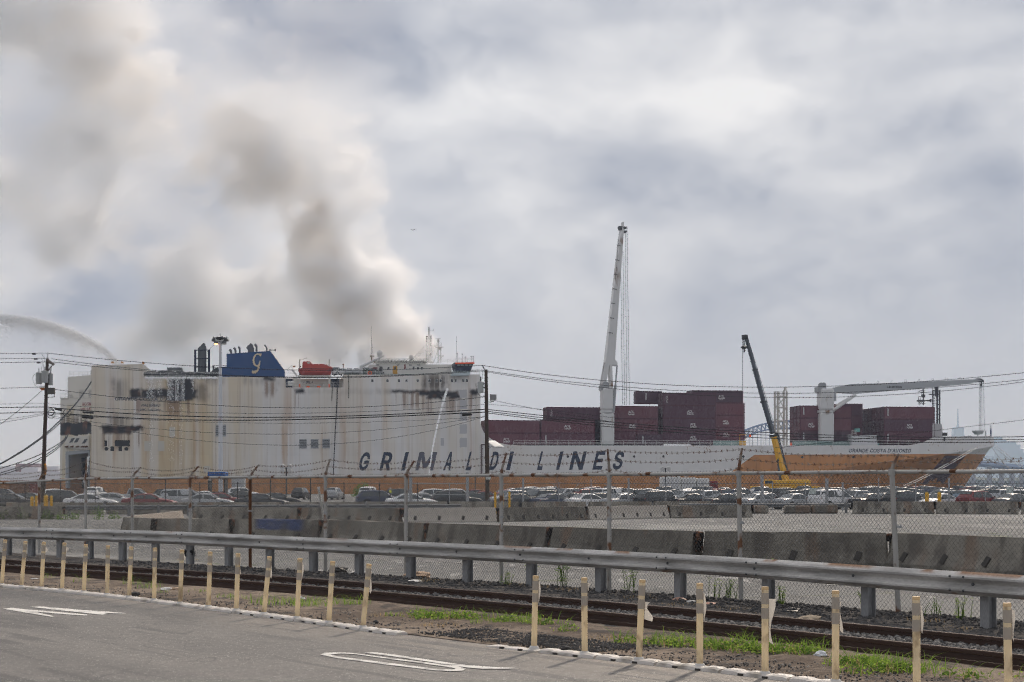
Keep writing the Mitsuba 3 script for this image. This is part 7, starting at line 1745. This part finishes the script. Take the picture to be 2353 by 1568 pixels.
crumple(1300, 1494, .045, 'dark fist-sized stone on the dirt verge', ST[2], 'rock', 'rock', .7, group='stones on the verge'); crumple(864, 1432, .03, 'small dark stone beside the last post before the gap', ST[2], 'rock', 'rock', .8, group='stones on the verge'); crumple(310, 1370, .06, 'dark stone near the posts at the road edge', ST[2], 'rock', 'rock', .8, group='stones on the verge'); crumple(1860, 1428, .11, 'pale tan stone lying beyond the rails', mat('stone_tan', (.36, .29, .21), .9), 'rock', 'rock', .5, .08, group='stones on the verge'); crumple(1818, 1408, .09, 'black lump on the cinder strip', BLACK, 'rock', 'rock', .5, .05, group='stones on the verge')
# bits of black and blue cloth at the near barriers
crumple(1915, 1285, .25, 'black plastic sheet at the foot of the long barrier', BLACK, sq=.3, z=0.0); crumple(2010, 1290, .22, 'dark blue rag at the foot of the long barrier', mat('rag_blue', (.03, .05, .14)), sq=.3, z=0.0)
# faded bay lines in the lot
bl = []
for x0, y0, x1, y1 in ((1335, 1183, 1400, 1186), (1400, 1190, 1490, 1193), (1560, 1178.7, 1700, 1181), (1410, 1182, 1500, 1182.8), (1800, 1212, 1840, 1212.6), (1965, 1212, 2040, 1213), (1800, 1202, 1850, 1202.5), (2070, 1211.5, 2130, 1212.5), (700, 1283, 1100, 1296), (1160, 1305, 1560, 1313), (1900, 1345, 2300, 1350), (1600, 1325, 1850, 1329)):
    a, b = gpt(x0, y0), gpt(x1, y1); d = (b - a) / np.linalg.norm(b - a); n_ = np.array([-d[1], d[0]]) * .06
    bl.append(mesh([[*(a - n_), float(G(a[1])) + .006], [*(b - n_), float(G(b[1])) + .006], [*(b + n_), float(G(b[1])) + .006], [*(a + n_), float(G(a[1])) + .006]], [[0, 1, 2], [0, 2, 3]]))
solo('lot_markings', bl, tex('faded_paint', lambda p, n, uv: mix((.40, .39, .35), (.2, .195, .19), smoothstep(.35, .6, fbm(p.x * 3, p.y * 3, 0.0, 3))), .9), 'faded white bay lines painted on the lot', kind='structure')
# ---------------------------------------------------------------- mooring ropes
for lab, pts, r in (('rope from the stern to the far quay, topmost', [((210, 877), 338, 0), ((187, 912), 338, 0), ((97, 1004), 332, 0), ((-60, 1098), 322, 0)], .14), ('rope from the stern, second from the top', [((139, 971), 340, 0), ((70, 1026), 334, 0), ((-60, 1100), 324, 0)], .10), ('rope from the stern, third from the top', [((158, 997), 340, 0), ((99.6, 1041), 335, 0), ((-60, 1094), 324, 0)], .10), ('rope from the stern, fourth from the top', [((152, 1001.5), 340, 0), ((96.7, 1051), 335, 0), ((-60, 1104), 324, 0)], .09), ('lowest rope from the stern', [((156, 1000), 340, 0), ((96.7, 1056), 335, 0), ((-60, 1108), 324, 0)], .09)):
    q = np.array([P(x, y, Y) for (x, y), Y, _ in pts]); tt = np.linspace(0, 1, len(q)); ti = np.linspace(0, 1, 14)
    solo('mooring_rope', tube(np.stack([PchipInterpolator(tt, q[:, k])(ti) for k in range(3)], -1), r, 6), mat('rope_dark', (.07, .07, .075)), lab, 'rope', 'mooring ropes of the ship')
k4b = lambda x, y: (2096.9 + x / 5.687, 850.2 + y / 5.687)
for lab, a, b, Ya, Yb in (('double white rope from the bow down to the quay before the hull', (800, 1020), (-120, 1520), 368, 322), ('second strand beside the double white bow rope', (840, 1022), (-100, 1535), 368, 322), ('bow rope falling to the right, uppermost', (1058, 955), (1500, 1295), 385, 360), ('bow rope falling to the right, middle', (1048, 985), (1440, 1285), 385, 362), ('bow rope falling steeply from the stem', (1030, 1005), (1300, 1330), 385, 365), ('flat rope leaving the bow under the chock', (905, 1128), (1270, 1268), 380, 368), ('lower flat rope from the bow flare', (905, 1130), (1210, 1255), 380, 369)):
    p, q = P(*k4b(*a), Ya), P(*k4b(*b), Yb); ti = np.linspace(0, 1, 12)[:, None]; m_ = p * (1 - ti) + q * ti; m_[:, 2] -= (4 * ti * (1 - ti))[:, 0] * .35
    solo('mooring_rope', tube(m_, .06, 5), mat('rope_pale', (.33, .33, .33)), lab, 'rope', 'mooring ropes of the ship')
hr = [tube([S.p3(775, 866, -.2), S.p3(775, 910, -.15), S.p3(770, 1000, -.4), S.p3(765, 1110, -.8)], .10, 6)]
solo('fire_hose', hr, BLACK, 'black hose hanging down the ship side below the lifeboat recess', 'hose')
for k, pp_ in enumerate((((801, 862), (801.5, 890), (801, 916)), ((764, 891), (763, 905), (762.5, 922)))): solo('fire_hose', tube([S.p3(x, y, -.15) for x, y in pp_], .08, 6), mat('hose_olive', (.10, .10, .07)), ['short olive hose hanging by the first side window', 'short olive hose hanging from the recess deck'][k], 'hose')
dn = thing('drone', 'tiny dark drone hovering in the sky right of the smoke', 'drone'); o = P(949.5, 529, 260)
obj('body', cham(o[0] - .1, o[0] + .1, 259.9, 260.1, o[2] - .06, o[2] + .05, .03), BLACK, dn)
for sx in (-1, 1): obj('arm', rod(o, o + [sx * .32, -.05, .05], .025), BLACK, dn); obj('rotor', tube([o + [sx * .32, -.05, .07], o + [sx * .32, -.05, .085]], .13, 10), BLACK, dn)
# ---------------------------------------------------------------- water jets
SPRAY = {'type': 'principledthin', 'base_color': rgb((.86, .87, .88)), 'roughness': .3, 'diff_trans': 1.0, 'spec_trans': 0.0}
scene['m_spray'] = two({'type': 'diffuse', 'reflectance': rgb((.97, .97, .97))})


def drops(c, s, seed, flat=1.0):
    """Small tetrahedral droplets at the points c, of size s."""
    r = np.random.default_rng(seed); n = len(c)
    b = np.array([[1, 1, 1], [1, -1, -1], [-1, 1, -1], [-1, -1, 1]], float) * .58
    q = r.normal(0, 1, (n, 3, 3)); q, _ = np.linalg.qr(q)
    v = (np.einsum('kj,nji->nki', b, q) * np.asarray(s)[:, None, None] * [1, 1, flat] + c[:, None]).reshape(-1, 3)
    f = (np.array([[0, 1, 2], [0, 3, 1], [0, 2, 3], [1, 3, 2]])[None] + 4 * np.arange(n)[:, None, None]).reshape(-1, 3)
    return mesh(v, f)


rj = np.random.default_rng(5)
ax_ = np.array([(-120, 728), (0, 727), (60, 732), (120, 745), (180, 768), (230, 795), (262, 822), (285, 850)], float)
arc = PchipInterpolator(ax_[:, 0], ax_[:, 1])
n = 17000
xs = -120 + 405 * rj.uniform(0, 1, n); edge_ = rj.exponential(.62, n)
lump = 9 * meshkit.fbm(np.stack([xs / 14, 0 * xs, 0 * xs], -1), 3, seed=2) + 7
ys = arc(xs) + edge_ * lump * (1 + .9 * (xs < 200)) - 3 + rj.normal(0, 1.5, n)
Ys = 366 + rj.normal(0, 1.2, n)
cc = np.array([P(x, y, Y) for x, y, Y in zip(xs, ys, Ys)])
solo('water_arc', drops(cc, rj.uniform(.07, .24, n) * np.exp(-edge_ * .3), 6), 'm_spray', 'broad arc of fire-fighting water falling on the stern from the left', kind='stuff')
n = 2600; t = rj.uniform(0, 1, n) ** .9
a, b = P(985, 1098, 330), S.p3(1028, 893, -.1)
ctr = a * (1 - t[:, None]) + b * t[:, None]; ctr[:, 0] -= (4 * t * (1 - t)) * .5
cc = ctr + rj.normal(0, 1, (n, 3)) * (.03 + .12 * t ** 1.4)[:, None] * [1, 1, .6]
jt_ = thing('water_jet', 'thin white jet of water aimed at the burning band below the bridge', None, kind='stuff')
ti = np.linspace(0, 1, 16)[:, None]; core = a * (1 - ti) + b * ti; core[:, 0] -= (4 * ti * (1 - ti))[:, 0] * .5
scene[jt_ + '__001'] = mikit.ply(tube(core, np.linspace(.05, .10, 16), 6), 'm_spray'); scene[jt_ + '__002'] = mikit.ply(drops(cc, rj.uniform(.04, .09, n), 7, 1.6), 'm_spray')
sp_c, sp_s = [], []
for x0, x1, y1, k in ((337, 356, 915, 260), (362, 372, 908, 110), (384, 398, 920, 300), (402, 412, 922, 300), (417, 424, 921, 190), (440, 446, 905, 70), (343, 352, 1060, 120), (388, 400, 1060, 150), (413, 419, 1080, 120)):
    x = rj.uniform(x0, x1, k); x = np.round(x / 2.6) * 2.6 + rj.normal(0, .3, k); y = 867.5 + (y1 - 867.5) * rj.uniform(0, 1, k) ** 1.2
    for xx, yy in zip(x, y): sp_c.append(S.p3(xx, yy, -.12 - .5 * rj.uniform(0, 1) * (yy - 867) / 55)); sp_s.append(rj.uniform(.035, .08))
x = rj.uniform(332, 500, 500)
for xx in x: sp_c.append(S.p3(xx, 867.5 + abs(rj.normal(0, 1.5)), -.2)); sp_s.append(rj.uniform(.06, .12))
for _ in range(500):
    f = rj.uniform(0, 1); xx = 197 + 9 * f + rj.normal(0, 1.2); yy = 1110 - 60 * f
    sp_c.append(SF.p3(xx, yy, .3)); sp_s.append(rj.uniform(.05, .1))
solo('waterfall', drops(np.array(sp_c), np.array(sp_s), 9, 2.6), 'm_spray', 'water streaming down the ship side from the upper deck', kind='stuff')
# ---------------------------------------------------------------- smoke
SX0, SX1, SY0, SY1, SZ0, SZ1 = -190., 6., 339., 430., 2.5, 158.
NX, NY, NZ = 190, 66, 150
gx, gy, gz = np.linspace(SX0, SX1, NX), np.linspace(SY0, SY1, NY), np.linspace(SZ0, SZ1, NZ)
Z, Yg, X = np.meshgrid(gz, gy, gx, indexing='ij')
PP = np.stack([X, Yg, Z], -1)
wp = (np.stack([meshkit.fbm(PP / 20., 2, seed=s) for s in (11, 12, 13)], -1) - .5) * 12
wp += (np.stack([meshkit.fbm(PP / 6.0, 2, seed=s) for s in (21, 22, 23)], -1) - .5) * 7
QQ = PP + wp
dens = np.zeros_like(X)


MARG = 15.0


GAIN = 2.2


def puff(px, py, Yd, r, k, soft=.30, c=None):
    c = P(px, py, Yd) if c is None else c
    m_ = r + MARG
    i0, i1 = np.searchsorted(gx, [c[0] - m_, c[0] + m_]); j0, j1 = np.searchsorted(gy, [c[1] - m_, c[1] + m_]); k0, k1 = np.searchsorted(gz, [c[2] - m_, c[2] + m_])
    if i1 <= i0 or j1 <= j0 or k1 <= k0: return
    sl = (slice(k0, k1), slice(j0, j1), slice(i0, i1))
    d = np.sqrt(((QQ[sl] - c) ** 2).sum(-1)) / r
    dens[sl] = np.maximum(dens[sl], k * GAIN * np.clip((1 - d) / soft, 0, 1))


def billow(px, py, Yd, r, k, n=16):
    """A puff with smaller ones budding from its surface."""
    puff(px, py, Yd, r * .86, k)
    c = P(px, py, Yd)
    for _ in range(n):
        q = rj.normal(0, 1, 3) * [1, .8, 1]; q /= np.linalg.norm(q)
        rb = r * rj.uniform(.26, .5); cb = c + q * r * rj.uniform(.6, 1.0); puff(0, 0, 0, rb, k * rj.uniform(.5, 1.25), .32, cb)
        for _ in range(3):
            e = rj.normal(0, 1, 3); e /= np.linalg.norm(e); puff(0, 0, 0, rb * rj.uniform(.3, .55), k * rj.uniform(.4, 1.2), .4, cb + e * rb)


CORE = [(968, 812, 362, 3.0), (945, 796, 362, 4.5), (915, 785, 363, 6), (880, 772, 364, 7), (835, 750, 366, 8), (790, 700, 368, 9), (748, 650, 370, 9.5), (728, 590, 372, 10), (715, 520, 374, 11), (680, 450, 376, 12), (610, 390, 378, 13), (540, 340, 380, 14), (470, 290, 383, 14), (390, 235, 386, 15), (290, 175, 389, 17), (170, 110, 391, 20), (60, 50, 393, 20)]
for x, y, Yd, r in CORE: billow(x, y, Yd, r, .26 if y > 560 else .12 if y > 300 else .04)
for a_ in [(900, 760, 366, 6, .20), (862, 735, 367, 8, .20), (838, 690, 369, 10, .18), (812, 640, 371, 11, .17), (800, 570, 373, 11, .11), (785, 500, 375, 12, .10), (775, 430, 377, 12, .10), (745, 360, 379, 13, .085), (700, 300, 380, 13, .075), (670, 230, 381, 12, .06), (640, 160, 381, 11, .07), (622, 100, 381, 7, .045), (545, 150, 382, 10, .045), (600, 290, 384, 15, .10), (560, 230, 386, 14, .06),
           (848, 832, 358, 5, .20), (750, 812, 360, 6, .18), (705, 790, 364, 8, .14), (660, 765, 368, 10, .11), (600, 740, 372, 12, .10), (540, 700, 374, 12, .10), (470, 720, 374, 12, .11), (480, 640, 378, 11, .09), (400, 690, 376, 13, .15), (330, 700, 380, 12, .14), (270, 640, 383, 14, .17), (200, 590, 386, 13, .16), (150, 640, 386, 10, .12), (170, 520, 388, 14, .16), (90, 480, 388, 17, .17), (110, 400, 390, 15, .15), (20, 560, 390, 12, .10), (30, 420, 392, 18, .15),
           (430, 842, 356, 4, .14), (330, 780, 366, 9, .06), (250, 730, 372, 10, .05), (180, 230, 394, 26, 0.102), (60, 110, 394, 28, 0.125), (-60, 260, 396, 30, 0.094), (300, 150, 394, 20, 0.063), (390, 120, 392, 17, 0.047), (420, 220, 390, 15, 0.044), (290, 250, 392, 10, 0.032), (120, -80, 394, 38, 0.110), (370, -40, 396, 26, 0.047), (-200, 480, 396, 36, 0.078), (-200, 750, 394, 24, 0.032), (590, 470, 384, 11, 0.032), (430, 400, 386, 10, 0.024)]:
    billow(*a_)
for a_ in [(560, 820, 362, 6, .07), (500, 800, 364, 8, .07), (620, 835, 360, 5, .08), (380, 790, 368, 9, .07), (300, 745, 372, 9, .08), (215, 700, 378, 10, .08), (140, 560, 386, 9, .08), (60, 520, 388, 10, .07), (350, 570, 386, 9, .05), (-40, 600, 390, 14, .05), (470, 800, 370, 9, .09), (540, 790, 372, 9, .08), (400, 760, 374, 10, .09), (330, 740, 376, 10, .09), (620, 700, 376, 11, .08), (560, 640, 380, 11, .07), (470, 560, 384, 12, .06), (330, 560, 388, 13, .07), (240, 450, 390, 14, .07), (340, 380, 392, 14, .05), (420, 300, 392, 14, .05)]: billow(*a_)
nn_ = meshkit.fbm(PP / 11., 4, seed=31)
fine = meshkit.fbm(PP / 5.0, 3, seed=47)
dens *= np.clip((dens / (GAIN * .20) - 1.1 * (fine - .22)) / .35, .12, 1)
nb_ = meshkit.fbm(PP / 24., 3, seed=37)
lf_ = np.clip((-62 - X) / 25, 0, 1)
dens *= np.clip(.10 + 2.6 * (nn_ - .28), .03, 1.6) * (1 - lf_ + lf_ * np.clip(4.6 * (nb_ - .40), 0, 1.5))
GAIN = 1.0
col_ = meshkit.fbm(np.stack([X, 0 * X, Z], -1) / 38., 3, seed=41)
left = np.clip((-24 - X) / 45, 0, 1) * np.clip((Z - 34) / 34, .04, 1)
col2 = meshkit.fbm(PP / 30., 4, seed=43)
dens = np.maximum(dens, .030 * left * np.clip(3.2 * (.6 * col_ + .4 * col2 - .40), .05, 1.3) * np.clip((Yg - 372) / 14, 0, 1))
low_ = np.clip((-70 - X) / 22, 0, 1) * np.clip((arc(np.clip(CX + X / Yg * F, -120, 285)) < HY - (Z - EYE) / Yg * F) * 1.0, 0, 1)
dens = np.maximum(dens, .013 * low_ * np.clip(.5 + 1.2 * (col2 - .4), .3, 1.2) * (np.abs(Yg - 374) < 12))
# mist of the hoses round the wheelhouse and the stern
for px, py, Yd, r, k in ((905, 838, 354, 5, .03), (835, 846, 356, 5, .04), (960, 826, 356, 4, .04), (620, 846, 358, 6, .03), (480, 850, 358, 6, .03), (400, 852, 356, 5, .03), (560, 800, 362, 8, .025), (1030, 830, 349, 4.5, .055), (1028, 858, 346, 4, .04), (175, 862, 352, 6, .02), (215, 832, 362, 7, .03), (385, 900, 342.5, 3.5, .02)): puff(px, py, Yd, r, k, .9)
for px_ in np.arange(-130, 285, 6.):
    lo_ = (285 - px_) / 285
    puff(px_, float(arc(px_)) + 13, 372, 1.7, .10, .9); puff(px_, float(arc(px_)) + 18 + 12 * lo_, 371, 2.6 + 1.0 * lo_, .06, .9)
ed = np.minimum.reduce([np.clip((X - SX0) / 15, 0, 1), np.clip((SX1 - X) / 6, 0, 1), np.clip((Yg - SY0) / 4, 0, 1), np.clip((SY1 - Yg) / 10, 0, 1), np.clip((SZ1 - Z) / 12, 0, 1)])
dens = np.minimum(dens * ed, .75).astype(np.float32)
scene['smoke_air'] = {'type': 'heterogeneous', 'sigma_t': {'type': 'gridvolume', 'grid': mi.VolumeGrid(dens[..., None]), 'to_world': T().translate([SX0, SY0, SZ0]).scale([SX1 - SX0, SY1 - SY0, SZ1 - SZ0]), 'filter_type': 'trilinear'},
                      'albedo': rgb((.990, .992, .996)), 'phase': {'type': 'hg', 'g': .30}}
scene['brown_smoke_air'] = {**scene['smoke_air'], 'albedo': rgb((.952, .932, .910))}
scene['smoke'] = {'type': 'cube', 'to_world': T().translate([(SX0 + SX1) / 2, (SY0 + SY1) / 2, (SZ0 + SZ1) / 2]).scale([(SX1 - SX0) / 2, (SY1 - SY0) / 2, (SZ1 - SZ0) / 2]), 'bsdf': {'type': 'null'},
                  'interior': {'type': 'ref', 'id': 'smoke_air'}, 'exterior': {'type': 'ref', 'id': 'haze_air'}}
labels['smoke'] = {'label': 'billowing white and brown smoke rising from the ship and drifting away', 'kind': 'stuff'}
cp = np.array([P(x, y, Yd) for x, y, Yd, r in CORE]); cr_ = np.array([r for *_, r in CORE]) * .64
ti = np.linspace(0, len(cp) - 1, 60); sp_ = np.stack([PchipInterpolator(np.arange(len(cp)), cp[:, k])(ti) for k in range(3)], -1)
bm = tube(sp_, np.interp(ti, np.arange(len(cp)), cr_) * np.minimum(1, np.minimum(ti + .25, len(cp) - .8 - ti)), 24)
bm.vertices += (np.stack([meshkit.fbm(bm.vertices / 9., 3, seed=s) for s in (71, 72, 73)], -1) - .5) * 5.0
scene['brown_smoke'] = {**mikit.ply(bm), 'bsdf': {'type': 'null'}, 'interior': {'type': 'ref', 'id': 'brown_smoke_air'}, 'exterior': {'type': 'ref', 'id': 'smoke_air'}}
labels['brown_smoke'] = {'label': 'darker brown heart of the smoke column above the wheelhouse', 'kind': 'stuff'}
